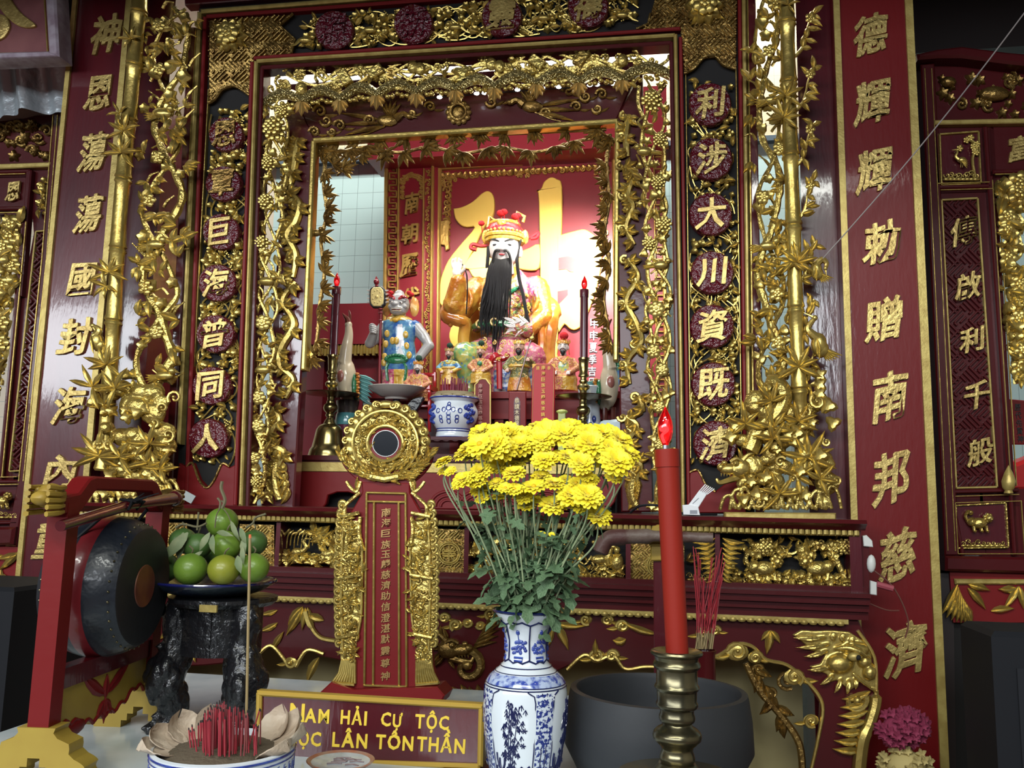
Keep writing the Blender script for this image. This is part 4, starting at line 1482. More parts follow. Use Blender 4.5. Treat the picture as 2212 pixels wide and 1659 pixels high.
for i in range(9):
    b.leaf(1650 + 3 * i, 850 + 9 * i, -2.2 + .15 * i, 34, 15, 22, bend=.4)
b.build('dragon_body', GOLDC, t2)
t = t2

# ================================================================ niche: great character board and side couplet board
BY = 4.44
NRED = mat('niche_red', (0.21, 0.009, 0.018), 0.38, coat=0.15)
GOLDY = mat('smooth_gold', (0.78, 0.50, 0.10), 0.42, 0.35, bump=0.15, scale=12, dist=0.004, stretch=(4, 4, 1))
GOLDW = mat('board_gold', (0.50, 0.30, 0.08), 0.36, 0.7, bump=0.5, scale=70, dist=0.005)
T = pxt(BY, 1120, 600)
bd = thing('character_board', 'tall red board with one huge gold brush character behind the seated bearded statue', 'board', P(1120, 900, BY))
bx0, bx1 = P(948, 600, BY).x, P(1340, 600, BY).x
b = MB()
b.box(bx0, BY, 1.6, bx1, BY + .05, P(1120, 340, BY).z)
b.build('panel', NRED, bd)
b = MB(T)
for q in ([(946, 352), (1345, 330), (1345, 346), (946, 370)], [(940, 352), (956, 352), (950, 900), (932, 900)], [(1322, 340), (1340, 340), (1348, 900), (1328, 900)]):
    b.prism(q, 0, 12, 3)
b.build('gold_frame', GOLDW, bd)
b = MB(T)
rng = random.Random(6)
for i in range(30):
    x = lerp(958, 1310, i / 29)
    y = lerp(378, 358, i / 29)
    dep = 10 + 24 * (abs(i - 14.5) / 14.5) ** 6 + (14 if i in (14, 15) else 0)
    b.lobed(x, y + 3, 9, rng.uniform(0, 6), 3, 3, 5)
    for k in range(int(dep / 9)):
        b.curl(x + rng.uniform(-3, 3), y + 6 + k * 8, 6, rng.uniform(0, 6), 1.1, 2.2, 4, rng.choice((1, -1)), n=10)
for side, xs in ((1, [(966, 385, 966, 520)]), (-1, [(1306, 370, 1306, 560)])):
    for x0, y0, x1, y1 in xs:
        for k in range(11):
            tt = k / 10
            w = 16 * (1 - tt) + 5
            x = x0 - side * 4 + side * w * .3
            b.curl(x, lerp(y0, y1, tt), 6 + 4 * (1 - tt), rng.uniform(0, 6), 1.1, 2.4, 4, side, n=10)
            b.leaf(x, lerp(y0, y1, tt), math.pi / 2 - side * .5, 20, 8, 3)
b.prism([(952, 480), (970, 476), (976, 482), (970, 488), (972, 540), (964, 544), (962, 532), (952, 530)], 2, 8, 1.5)
b.build('scroll_carving', GOLDW, bd)


def brush(name, outline, h0, h1, parent, m_, holes=None, n=5, bev=2.5):
    b = MB(T)
    o = [(p.x, p.y) for p in spline([(x, y, 0) for x, y in outline] + [(outline[0][0], outline[0][1], 0)], n)][:-1]
    b.prism(o, h0, h1, bev)
    b.build(name, m_, parent)


o1 = [(981, 453), (1000, 449), (1022, 438), (1042, 420), (1056, 415), (1067, 424), (1070, 446), (1067, 468), (1058, 480), (1044, 500), (1030, 530), (1014, 562), (1002, 592), (994, 630), (985, 656), (972, 668), (958, 664), (949, 646), (954, 604), (970, 564), (998, 528), (1026, 494), (1010, 493), (996, 488), (985, 474)]
o2 = [(1000, 580), (1016, 556), (1036, 534), (1056, 524), (1074, 526), (1080, 560), (1070, 580), (1040, 584), (1016, 584)]
o3 = [(1000, 690), (1020, 676), (1040, 690), (1050, 730), (1046, 770), (1010, 752), (984, 752), (972, 730), (978, 704), (992, 680)]
o4 = [(1076, 548), (1132, 543), (1166, 530), (1166, 580), (1140, 586), (1110, 580), (1076, 578)]
o5 = [(1160, 416), (1170, 410), (1176, 396), (1190, 386), (1204, 390), (1215, 406), (1214, 508), (1207, 640), (1205, 760), (1202, 800), (1180, 812), (1162, 800), (1168, 640), (1165, 440)]
o6 = [(1205, 512), (1240, 502), (1264, 498), (1284, 510), (1298, 526), (1301, 560), (1290, 626), (1270, 680), (1258, 704), (1244, 714), (1232, 712), (1220, 702), (1204, 706)]
o7 = [(1014, 584), (1080, 578), (1080, 602), (1030, 604)]
for k, o in enumerate((o1, o2, o3, o4, o5, o6, o7)):
    b = MB(T)
    o = [(p.x, p.y) for p in spline([(x, y, 0) for x, y in o + [o[0]]], 3)][:-1]
    b.prism(o, 0, 8 + .35 * k, 1.6)
    b.build('character_stroke', GOLDY, bd)
b = MB(T)
b.prism([(1208, 560), (1228, 556), (1246, 562), (1240, 590), (1232, 590), (1224, 584), (1208, 586)], 10.6, 11.4)
b.prism([(1206, 632), (1228, 628), (1228, 640), (1206, 662)], 10.6, 11.4)
b.build('character_opening', NRED, bd)
b = MB(T)
for i, ch in enumerate('甲申夏季吉旦'):
    b.glyph(ch, 1284 - i * 1.2, 700 + i * 25.5, 17, 21, 0, 3, bold=.01)
b.build('date_lettering', mat('silver_lettering', (0.45, 0.42, 0.44), 0.4, 0.5), bd)

sb = thing('couplet_board', 'narrow red board with gold characters and key fret edge, left of the huge character', 'couplet board', P(890, 900, 4.40))
T4 = pxt(4.40, 890, 600)
b = MB(T4)
b.prism([(838, 354), (946, 350), (940, 900), (832, 900)], -20, 0)
b.build('board', NRED, sb)
b = MB(T4)
for q in ((836, 354, 830, 900, 7), (863, 366, 858, 900, 3), (936, 352, 931, 900, 6), (917, 366, 912, 900, 3), (834, 355, 948, 350, 7)):
    b.bar(*q[:4], q[4], 0, 9, 2)
b.build('gold_edge', GOLDW, sb)
b = MB(T4)
y = 362
k = 0
while y < 890:
    xm = lerp(850, 846, (y - 360) / 530)
    b.bar(xm - 8, y, xm + 8, y, 3.2, 0, 5, 1)
    b.bar(xm - 8 if k % 2 else xm + 8, y, xm - 8 if k % 2 else xm + 8, y + 13, 3.2, 0, 5, 1)
    b.bar(xm - 2, y + 6.5, xm + 3, y + 6.5, 2.4, 0, 5, 1)
    y += 13
    k += 1
b.build('key_fret', GOLDW, sb)
b = MB(T4)
for i in range(54):
    tt = i / 53
    y = lerp(370, 880, tt)
    xm = lerp(926.5, 922, tt)
    b.curl(xm + 3 * math.sin(i * 1.1), y, 5, rng.uniform(0, 6), 1.0, 1.7, 2, 1 if i % 2 else -1, n=9)
for i in range(24):
    y0 = 372
    x = lerp(868, 914, i / 23)
    e = abs(i - 11.5) / 11.5
    b.curl(x, y0 + 6 + 12 * e, 5 + 3 * e, rng.uniform(0, 6), 1.1, 2, 2, 1 if i % 2 else -1, n=9)
    if e > .75:
        for q in range(4):
            b.curl(x, y0 + 24 + q * 10, 5, rng.uniform(0, 6), 1.0, 1.8, 2, 1, n=9)
b.build('scroll_carving', GOLDW, sb)
for ch, x, y, w, h in (('南', 891, 440, 30, 46), ('朝', 887, 506, 36, 44), ('歷', 885, 574, 38, 50), ('代', 888, 644, 38, 44)):
    b = MB(T4)
    b.glyph(ch, x, y, w, h, 0, 7, slant=.1, bold=.035)
    b.build('gilded_character', GOLDW, sb)
sb2 = thing('couplet_board', 'narrow red board with key fret edge half hidden by the right chrysanthemum strip', 'couplet board', P(1400, 900, 4.40))
b = MB(T4); b.prism([(1350, 330), (1432, 326), (1440, 900), (1358, 900)], -20, 0); b.build('board', NRED, sb2)
b = MB(T4)
for q in ((1432, 326, 1440, 900, 8), (1352, 330, 1360, 900, 5), (1412, 330, 1420, 900, 3), (1350, 330, 1434, 326, 7)):
    b.bar(*q[:4], q[4], 0, 9, 2)
b.build('gold_edge', GOLDW, sb2)
b = MB(T4)
y = 340
k = 0
while y < 890:
    xm = lerp(1422, 1430, (y - 340) / 550)
    b.bar(xm - 7, y, xm + 7, y, 3.2, 0, 5, 1)
    b.bar(xm - 7 if k % 2 else xm + 7, y, xm - 7 if k % 2 else xm + 7, y + 13, 3.2, 0, 5, 1)
    y += 13
    k += 1
b.build('key_fret', GOLDW, sb2)
# red pelmet over the boards
b = MB()
xa, xb = P(800, 330, 4.3).x, P(1440, 330, 4.3).x
b.box(xa, 4.25, P(1100, 338, 4.3).z, xb, 4.5, P(1100, 215, 4.3).z)
tag(b.build('red_pelmet', NRED), 'plain red wooden pelmet above the huge character board behind the bamboo sprays', 'pelmet')
# red cabinet against the tiled wall, left of the boards
cb = thing('side_cabinet', 'red cabinet with gold fringed cloth against the tiled wall behind the crane', 'cabinet', P(740, 900, 4.55))
c0, c1 = P(640, 700, 4.5).x, P(826, 700, 4.5).x
zt, zm = P(740, 656, 4.5).z, P(740, 738, 4.5).z
b = MB(); b.box(c0, 4.5, zm, c1, 4.74, zt); b.build('body', NRED, cb)
b = MB()
b.box(c0, 4.47, zm - .02, c1 + .02, 4.74, zm)
b.box(c0, 4.55, 1.3, c0 + .16, 4.74, zm)
b.box(c1 - .2, 4.55, 1.3, c1, 4.74, zm)
b.build('frame', NRED, cb)
b = MB()
for i in range(30):
    x = lerp(c0, c1, i / 29)
    b.lathe([(.012, zm - .075 - .01 * (i % 2)), (.01, zm - .03), (.004, zm - .02)], 6, cx=x, cy=4.48)
b.build('gold_fringe', GOLD, cb)
b = MB(); b.box(c0 + .16, 4.68, 1.3, c1 - .2, 4.74, zm - .02); b.build('dark_inside', LACQB, cb)

# ================================================================ side altars
def side_altar(lab, poly_parts, loc):
    t = thing('side_altar', lab, 'altar', loc)
    for nm, m_, fn in poly_parts:
        b = MB(pxt(3.34, loc_px, 600))
        fn(b)
        b.build(nm, m_, t)
    return t


loc_px = 2100
T3 = pxt(3.34, 2100, 600)
ra = thing('side_altar', 'carved red side altar front with a fret couplet panel, right of the bright couplet plank', 'altar', P(2140, 1215, 3.34))


def rp(name, m_, fn, T_=T3, par=None):
    b = MB(T_)
    fn(b)
    return b.build(name, m_, par or ra)


rp('post', LACQB, lambda b: b.prism([(1988, 140), (2018, 138), (2072, 1200), (2040, 1200)], -40, 4, 3))
rp('gold_line', GOLD, lambda b: [b.bar(*q, 2.2, 3, 6, .6) for q in ((1996, 150, 2046, 1190), (2011, 150, 2062, 1190))])
rp('cornice', LACQB, lambda b: b.prism([(1974, 128), (2020, 118), (2070, 112), (2160, 124), (2330, 140), (2330, 165), (2160, 148), (2070, 136), (2020, 136), (1976, 140)], -40, 26, 5))
rp('frieze_board', LACQB, lambda b: b.prism([(2012, 134), (2330, 150), (2330, 262), (2016, 262)], -30, -14))


def _fr(b):
    rg = random.Random(9)
    for i in range(40):
        x, y = rg.uniform(2035, 2300), rg.uniform(160, 245)
        if i % 3:
            b.lobed(x, y, rg.uniform(10, 18), rg.uniform(0, 6), 5, -12, 8)
        else:
            b.curl(x, y, 13, rg.uniform(0, 6), 1.2, 4, -10, 1)
    b.ell((2150, 200, -6), 34, 16, 12, 12, 8)
    b.ell((2050, 175, -6), 18, 12, 12, 10, 7)


rp('frieze_carving', GOLDD, _fr)
rp('gold_ledge', GOLDP, lambda b: b.prism([(2016, 262), (2330, 256), (2330, 267), (2016, 272)], -20, 8, 2))
rp('panel_board', LACQB, lambda b: (b.prism([(2016, 272), (2150, 270), (2205, 1200), (2064, 1200)], -30, -10), b.prism([(2140, 270), (2330, 268), (2330, 385), (2146, 385)], -30, -10), b.prism([(2120, 1060), (2330, 1050), (2330, 1210), (2126, 1210)], -30, -10)))
rp('frame_moulding', LACQB, lambda b: [b.bar(*q, 9, -12, 4, 2.5) for q in ((2022, 405, 2140, 402), (2022, 276, 2026, 402), (2128, 274, 2192, 1200), (2144, 372, 2330, 368), (2140, 380, 2180, 1050), (2058, 1062, 2200, 1058), (2060, 1100, 2080, 1200))])
rp('gold_line', GOLD, lambda b: [b.bar(*q, 2, 2, 6, .5) for q in ((2024, 398, 2136, 395), (2030, 412, 2144, 409), (2148, 378, 2330, 374), (2142, 390, 2182, 1050), (2154, 390, 2194, 1050), (2062, 1072, 2200, 1068), (2062, 1086, 2205, 1082), (2068, 1196, 2212, 1196), (2062, 1086, 2068, 1196), (2204, 1082, 2212, 1196))])
rp('flower_panel', LACQ, lambda b: b.prism([(2030, 290), (2114, 284), (2120, 398), (2034, 402)], -12, -4))


def _fp(b):
    rg = random.Random(12)
    for q in ((2030, 290, 2114, 284), (2114, 284, 2119, 396), (2034, 401, 2119, 396), (2030, 290, 2034, 401)):
        b.bar(*q, 4, -4, 2, 1)
    waves(b, 2040, 2112, 380, 15, rg, 8)
    crane_relief(b, 2076, 348, 20, -1)
    b.tube(spline([(2106, 385, 2), (2100, 345, 2), (2108, 315, 2), (2085, 298, 2)], 5), 3.5, 6)
    for i in range(8):
        b.rose(rg.uniform(2042, 2110), rg.uniform(295, 335), 8, 2, 5)


rp('flower_carving', GOLD, _fp)
quad = [(2034, 432), (2112, 428), (2154, 1052), (2066, 1054)]
rp('fret_panel', LACQB, lambda b: b.prism(quad, -12, -6))
rp('fret_relief', LACQB, lambda b: fret(b, quad, 9.0, -6, 0, w=4.6))
rp('panel_border', GOLDP, lambda b: [b.bar(*quad[i], *quad[(i + 1) % 4], 4.5, -6, 2, 1.2) for i in range(4)])
for ch, x, y, w, h in (('傳', 2080, 500, 60, 62), ('啟', 2090, 618, 56, 58), ('利', 2098, 734, 54, 54), ('千', 2108, 854, 56, 60), ('般', 2116, 976, 54, 60)):
    rp('gilded_character', GOLDCH, lambda b: b.glyph(ch, x, y, w, h, -1, 6, slant=.14, bold=.03, turn=-.06))
rp('gilded_character', GOLDCH, lambda b: b.glyph('富', 2205, 318, 50, 56, -10, 6, slant=.12, bold=.03))
rp('beast_panel', LACQ, lambda b: b.prism([(2064, 1092), (2172, 1086), (2178, 1182), (2068, 1184)], -8, -2))


def _bp(b):
    for q in ((2064, 1092, 2172, 1086), (2172, 1086, 2178, 1182), (2178, 1182, 2068, 1184), (2068, 1184, 2064, 1092)):
        b.bar(*q, 4, -4, 3, 1)
    lion(b, 2112, 1130, 30, 1)
    waves(b, 2075, 2170, 1172, 12, random.Random(2), 9)


rp('beast_carving', GOLDC, _bp)


def _vine(b):
    rg = random.Random(14)
    vines(b, [(2150, 392), (2330, 392), (2330, 440), (2152, 440)], rg, 40, 34, -4, 10, stems=10, stem_r=4, flowers=4)
    vines(b, [(2152, 430), (2212, 430), (2218, 830), (2186, 830)], rg, 90, 28, -4, 12, stems=26, stem_r=4, flowers=7)


rp('openwork_carving', GOLD, _vine)
rp('bud_finial', GOLDP, lambda b: b.loft([[(2172 + r * math.cos(a), y, r * math.sin(a) + 16) for a in [i * math.pi / 6 for i in range(12)]] for r, y in ((.5, 1006), (9, 1022), (15, 1040), (13, 1054), (8, 1060), (10, 1066))]))
rp('table_edge', LACQB, lambda b: b.prism([(2036, 1200), (2330, 1205), (2330, 1240), (2036, 1232)], -60, 20, 5))
rp('beaded_trim', GOLDP, lambda b: b.prism([(2060, 1250), (2330, 1252), (2330, 1262), (2062, 1262)], -40, 6, 3))
rp('apron', REDP, lambda b: b.prism([(2052, 1232), (2330, 1238), (2330, 1345), (2200, 1345), (2060, 1345)], -60, -2))


for i in range(8):
    rp('leaf_carving', GOLD, lambda b: b.leaf(2068 + 2 * i, 1262 + 6 * i, 1.9 - .12 * i, 76 - 4 * i, 20, 0, bend=.3, rise=5))
for x, y, a, L in ((2090, 1270, .7, 60), (2090, 1262, .1, 50), (2200, 1266, 2.0, 60), (2200, 1266, 1.2, 50), (2195, 1270, 2.9, 40), (2140, 1320, -.3, 50)):
    rp('leaf_carving', GOLD, lambda b: b.leaf(x, y, a, L, 18, 0, bend=.3, rise=4))
rp('side_leg', DW, lambda b: b.prism([(2010, 1240), (2062, 1238), (2070, 1700), (2030, 1700)], -60, -10))
rt = thing('spirit_tablet', 'small red tablet with black characters standing in the right side altar', 'tablet', P(2200, 1000, 3.7))
b = MB(pxt(3.7, 2200, 930)); b.prism([(2182, 862), (2226, 866), (2228, 960), (2184, 960)], -10, 0, 2); b.build('tablet', REDP, rt)
b = MB(pxt(3.7, 2200, 930))
for i, ch in enumerate('歷代先賢神'):
    b.glyph(ch, 2198 + i * 1.5, 880 + i * 17, 13, 15, 0, 2, bold=.01)
b.build('lettering', mat('black_ink', (0.02, 0.015, 0.015), 0.5), rt)
b = MB(pxt(3.7, 2200, 1000)); b.prism([(2150, 985), (2190, 1000), (2290, 960), (2290, 1060), (2160, 1060)], -60, 20, 8)
tag(b.build('red_cloth', REDB), 'bright red cloth on the right side altar below the small tablet', 'cloth')

T3L = pxt(3.34, 60, 600)
la = thing('side_altar', 'carved red side altar front with an arched cornice, left of the couplet planks', 'altar', P(60, 1180, 3.34))


def lp(name, m_, fn):
    return rp(name, m_, fn, T3L, la)


lp('cornice', mat('faded_wood', (0.30, 0.22, 0.20), 0.5), lambda b: b.prism([(-60, 250), (0, 240), (12, 236), (22, 246), (36, 238), (50, 244), (66, 228), (86, 224), (120, 228), (150, 238), (146, 246), (118, 242), (84, 238), (64, 246), (40, 252), (0, 256), (-60, 262)], -40, 30, 4))
lp('frieze_board', LACQB, lambda b: b.prism([(-60, 256), (60, 246), (120, 240), (112, 356), (-60, 358)], -30, -12))


def _lf(b):
    rg = random.Random(19)
    for i in range(26):
        x, y = rg.uniform(-10, 100), rg.uniform(262, 340)
        if i % 3:
            b.lobed(x, y, rg.uniform(9, 16), rg.uniform(0, 6), 5, -10, 8)
        else:
            b.curl(x, y, 14, rg.uniform(0, 6), 1.2, 4, -9, 1)


lp('frieze_carving', GOLDD, _lf)
lp('gold_ledge', GOLDP, lambda b: b.prism([(-60, 358), (112, 352), (110, 362), (-60, 370)], -20, 6, 2))
lp('post', LACQB, lambda b: b.prism([(116, 244), (140, 246), (118, 560), (60, 1050), (36, 1180), (12, 1180), (40, 1040), (92, 560)], -40, 4, 3))
lp('gold_line', GOLD, lambda b: [b.bar(*q, 2.2, 3, 6, .6) for q in ((118, 250, 94, 560), (128, 250, 104, 560), (94, 560, 44, 1040), (104, 560, 54, 1040))])
lp('panel_board', LACQB, lambda b: (b.prism([(-60, 362), (110, 362), (92, 560), (70, 560), (64, 470), (-60, 470)], -30, -10), b.prism([(72, 470), (100, 470), (92, 560), (44, 1040), (-2, 1040), (40, 640)], -30, -10), b.prism([(-60, 1030), (46, 1030), (34, 1180), (-60, 1180)], -30, -10)))
lp('frame_moulding', LACQB, lambda b: [b.bar(*q, 8, -12, 4, 2.5) for q in ((-60, 374, 66, 370), (62, 370, 56, 460), (-60, 452, 62, 450), (66, 368, 44, 640), (52, 470, 0, 1040), (-60, 1040, 40, 1040), (-60, 1130, 40, 1128))])
lp('gold_line', GOLD, lambda b: [b.bar(*q, 2, 2, 6, .5) for q in ((-60, 380, 58, 377), (-60, 462, 58, 460), (60, 480, 8, 1030), (-60, 1032, 40, 1030), (-60, 1048, 44, 1046))])
lp('gilded_character', GOLDCH, lambda b: b.glyph('恩', 26, 412, 30, 42, -8, 6, slant=.16, bold=.03, turn=.08))
ql = [(78, 500), (104, 498), (58, 1016), (20, 1018)]
lp('fret_panel', LACQB, lambda b: b.prism(ql, -12, -6))
lp('fret_relief', LACQB, lambda b: fret(b, ql, 8.0, -6, 0, w=4.2))
lp('panel_border', GOLDP, lambda b: [b.bar(*ql[i], *ql[(i + 1) % 4], 3.2, -6, 2, 1) for i in range(4)])


def _lv(b):
    rg = random.Random(24)
    vines(b, [(-40, 470), (50, 470), (50, 540), (-40, 540)], rg, 34, 28, -4, 10, stems=10, stem_r=4, flowers=3)
    vines(b, [(8, 520), (48, 520), (2, 860), (-30, 860)], rg, 66, 24, -4, 10, stems=20, stem_r=3.5, flowers=5)


lp('openwork_carving', GOLD, _lv)
lp('flower_carving', GOLD, lambda b: vines(b, [(84, 384), (98, 384), (90, 462), (78, 462)], random.Random(3), 18, 14, -6, 6, stems=5))
lp('beast_carving', GOLDC, lambda b: (lion(b, 8, 1082, 26, 1), waves(b, -30, 40, 1112, 10, random.Random(7), 7)))
lp('table_edge', LACQB, lambda b: b.prism([(-60, 1140), (42, 1138), (36, 1176), (-60, 1180)], -60, 14, 5))
lp('apron', REDP, lambda b: b.prism([(-60, 1178), (40, 1176), (34, 1280), (-60, 1280)], -60, -6))
for x, y, a, L in ((40, 1190, 2.2, 60), (40, 1195, 2.7, 50), (0, 1230, 1.6, 50), (5, 1200, 2.8, 40), (0, 1240, .8, 30)):
    lp('leaf_carving', GOLD, lambda b: b.leaf(x, y, a, L, 16, -4, bend=.3, rise=4))

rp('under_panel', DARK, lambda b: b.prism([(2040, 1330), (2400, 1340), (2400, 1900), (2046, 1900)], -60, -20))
rp('side_board', DW, lambda b: b.prism([(1960, 132), (1996, 132), (2050, 1200), (2052, 1900), (1990, 1900)], -70, -30))
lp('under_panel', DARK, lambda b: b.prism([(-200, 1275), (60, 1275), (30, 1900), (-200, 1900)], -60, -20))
# embroidered hanging and small statue glimpsed through the left plum branches
eh = thing('embroidered_hanging', 'red hanging with gold embroidery glimpsed between the left plum branches and pillar', 'hanging', P(366, 715, 4.73))
TE = pxt(4.74, 366, 600)
b = MB(TE); b.prism([(330, 530), (352, 518), (384, 512), (420, 516), (424, 716), (326, 716)], -6, 0, 2); b.build('cloth', mat('scarlet_cloth', (.40, .03, .012), .6), eh)
b = MB(TE)
for q in ((330, 556, 420, 552), (332, 604, 424, 600), (330, 700, 424, 700), (392, 606, 390, 698)):
    b.bar(*q, 7, 0, 3, 1)
rg = random.Random(4)
for i in range(16):
    b.curl(rg.uniform(336, 416), rg.uniform(520, 690), 9, rg.uniform(0, 6), 1.2, 2.5, 1, 1, n=10)
b.build('gold_embroidery', GOLDP, eh)

# hanging sign board and metal sheet at the top left
sg = thing('hanging_sign', 'large dark red sign board with a gold brush stroke at the top left corner', 'sign', P(60, 60, 2.95))
T5 = pxt(2.95, 60, 60)
b = MB(T5); b.prism([(-160, -120), (98, -120), (116, 124), (-160, 132)], -30, -4); b.build('panel', mat('faded_red_board', (0.17, 0.055, 0.06), 0.4, col2=(0.24, 0.09, 0.09), mixscale=6), sg)
b = MB(T5)
b.prism([(98, -120), (122, -120), (136, 128), (114, 124)], -30, 14, 4)
b.prism([(-160, 124), (114, 116), (136, 128), (-160, 142)], -30, 14, 4)
b.build('frame', mat('grey_painted_wood', (0.36, 0.31, 0.36), 0.32, col2=(0.24, 0.18, 0.22), mixscale=20, bump=.3, scale=60, dist=.003), sg)
b = MB(T5)
b.bar(-160, 118, 101, 112, 2.5, -4, 0, .6)
b.bar(88, -120, 102, 112, 2.5, -4, 0, .6)
b.build('gold_line', GOLD, sg)
b = MB(T5)
b.prism([(p.x, p.y) for p in spline([(2, -70, 0), (20, -10, 0), (44, 26, 0), (76, 52, 0), (66, 60, 0), (40, 56, 0), (14, 36, 0), (-6, 8, 0), (-30, -40, 0)], 4)], -5, 2, 1.5)
b.prism([(p.x, p.y) for p in spline([(-60, 20, 0), (0, 30, 0), (18, 42, 0), (20, 62, 0), (4, 84, 0), (-30, 90, 0), (-60, 70, 0)], 4)], -5, 2, 1.5)
b.build('gold_stroke', GOLDCH, sg)
b = MB()
p0, p1 = P(-160, 140, 3.2), P(166, 134, 3.2)
pts = []
for i in range(60):
    x = lerp(p0.x, p1.x, i / 59)
    pts.append(x)
b.loft([[(x, 3.2 + .03 * math.sin(x * 22 + z * 5) + .02 * math.sin(x * 47 + z * 11), z) for x in pts] for z in [lerp(p0.z, P(60, 244, 3.2).z, k / 12) for k in range(13)]], caps=False, closed=False)
tag(b.build('metal_sheet', mat('crumpled_foil', (0.45, 0.50, 0.53), 0.3, 0.6, bump=.5, scale=14, dist=.02)), 'crumpled silver grey sheet hanging under the sign board at top left', 'sheet')
# cord
a, e = P(2300, -90, 2.72), P(1776, 560, 2.98)
b = MB()
b.tube([a.lerp(e, i / 20) + Vector((0, 0, -.03 * math.sin(i / 20 * math.pi))) for i in range(21)], .0022, 6)
tag(b.build('cord', mat('grey_cord', (0.25, 0.22, 0.21), .6)), 'thin grey cord running diagonally across the right couplet plank', 'cord')
# ================================================================ things in the niche
def proj(p):
    d = Vector(p) - CAM
    z = d.dot(FW)
    return W / 2 + FPX * d.dot(RT) / z, H / 2 - FPX * d.dot(UP) / z


def lathe_px(name, label, cat, cx, Y, prof, mats, n=36, group=None, cy=None, tilt=None):
    """turned body from (photo y, half width in photo px) measured on its silhouette"""
    yb = prof[-1][0]
    base = P(cx, yb, Y)
    s = S(cx, yb, Y)
    t = thing(name, label, cat, base, group)
    return t, base, s


def turn(prof, cx, Y, base, s, n=36, slant=0.0):
    """profile rows (photo y, r px) -> MB around the upright axis through base"""
    b = MB()
    rows = []
    for y, r in prof:
        z = P(cx, y, Y).z
        rows.append([(base.x + r * s * math.cos(2 * math.pi * i / n), base.y + r * s * math.sin(2 * math.pi * i / n), z) for i in range(n)])
    b.loft(rows)
    return b


DY0, DY1 = 3.40, 3.66
DTZ = P(700, 984, DY0).z
# the inner altar desk
desk = thing('altar_desk', 'low dark red altar desk with a yellow band and arched opening inside the screen', 'desk', P(985, 1096, DY0))
dx0, dx1 = P(634, 1040, DY0).x, P(1338, 1040, DY0).x
b = MB()
b.box(dx0 - .01, DY0 - .015, DTZ - .02, dx1 + .01, DY1, DTZ)
b.box(dx0, DY0 - .005, DTZ - .028, dx1, DY1, DTZ - .018)
b.build('desk_top', LACQB, desk)
b = MB(pxt(DY0, 985, 1040)); b.prism([(640, 997), (1334, 1004), (1334, 1026), (640, 1018)], -8, 3, 1); b.build('yellow_band', GOLDP, desk)
b = MB(pxt(DY0, 985, 1040))
b.prism([(644, 1016), (1332, 1024), (1340, 1046), (1328, 1084), (1312, 1104), (1140, 1102), (900, 1099), (786, 1097), (786, 1084), (776, 1070), (752, 1063), (728, 1063), (708, 1070), (704, 1088), (698, 1096), (640, 1096), (640, 1060), (634, 1040)], -14, 0, 2)
b.build('apron', REDP, desk)
for cx in (968, 1030, 1100, 1180, 1250):
    b = MB(pxt(DY0, 985, 1040))
    for r in (38, 27, 16):
        b.tube([(cx + r * math.cos(a), 1094 + r * .86 * math.sin(a), 1) for a in [math.pi + math.pi * i / 14 for i in range(15)]], 3.2, 6)
    b.build('wave_carving', REDP, desk)
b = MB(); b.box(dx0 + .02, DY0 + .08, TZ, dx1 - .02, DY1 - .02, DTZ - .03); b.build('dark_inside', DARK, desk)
# tiered platform for the statues
PY = 3.70
PTZ = P(1040, 846, PY).z
pl = thing('statue_platform', 'dark red stepped platform carrying the porcelain statues behind the altar desk', 'platform', (P(1000, 900, PY).x, 4.0, TZ))
px0, px1 = P(780, 860, PY).x, P(1390, 860, PY).x
b = MB(); b.box(px0, PY, PTZ - .03, px1, 4.43, PTZ); b.box(px0, PY + .02, PTZ - .12, px1, 4.43, PTZ - .03); b.build('top', REDP, pl)
b = MB(); b.box(px0 + .05, PY + .06, 0.9, px1 - .05, 4.40, PTZ - .12); b.build('body', LACQB, pl)
b = MB()
for k in range(7):
    x = lerp(px0 + .03, px1 - .03, k / 6)
    b.box(x - .02, PY + .03, 0.9, x + .02, PY + .07, PTZ - .12)
b.build('panel_rail', REDP, pl)

# brass candlesticks with electric candles
CPROF = [(756, 12), (760, 12.5), (762, 11), (768, 10.6), (790, 9), (794, 11.5), (797, 11.5), (799, 7.2), (804, 7), (806, 9.8), (809, 9.8), (811, 7), (814, 10), (818, 14), (823, 13.5), (828, 8), (833, 7.5), (835, 9)]
CPROF2 = [(849, 8), (856, 7), (858, 9), (860, 9), (862, 9), (866, 14), (872, 15.5), (878, 14), (884, 8), (887, 10), (890, 10), (892, 7), (896, 8), (901, 11.5), (903, 11.5), (905, 13), (907, 13), (908, 17), (912, 23), (920, 28), (936, 31), (950, 34), (958, 36), (962, 39.5), (968, 41), (976, 43), (978, 43)]
RTUBE = mat('candle_tube', (0.085, 0.012, 0.022), 0.25, coat=0.3)
BULB = mat('red_bulb_glass', (0.55, 0.004, 0.012), 0.05, trans=0.9, coat=0.5, emit=(1.0, 0.01, 0.015), estr=0.10)
GLOW = mat('glowing_filament', (1, .4, .3), 0.5, emit=(1.0, 0.10, 0.06), estr=14)


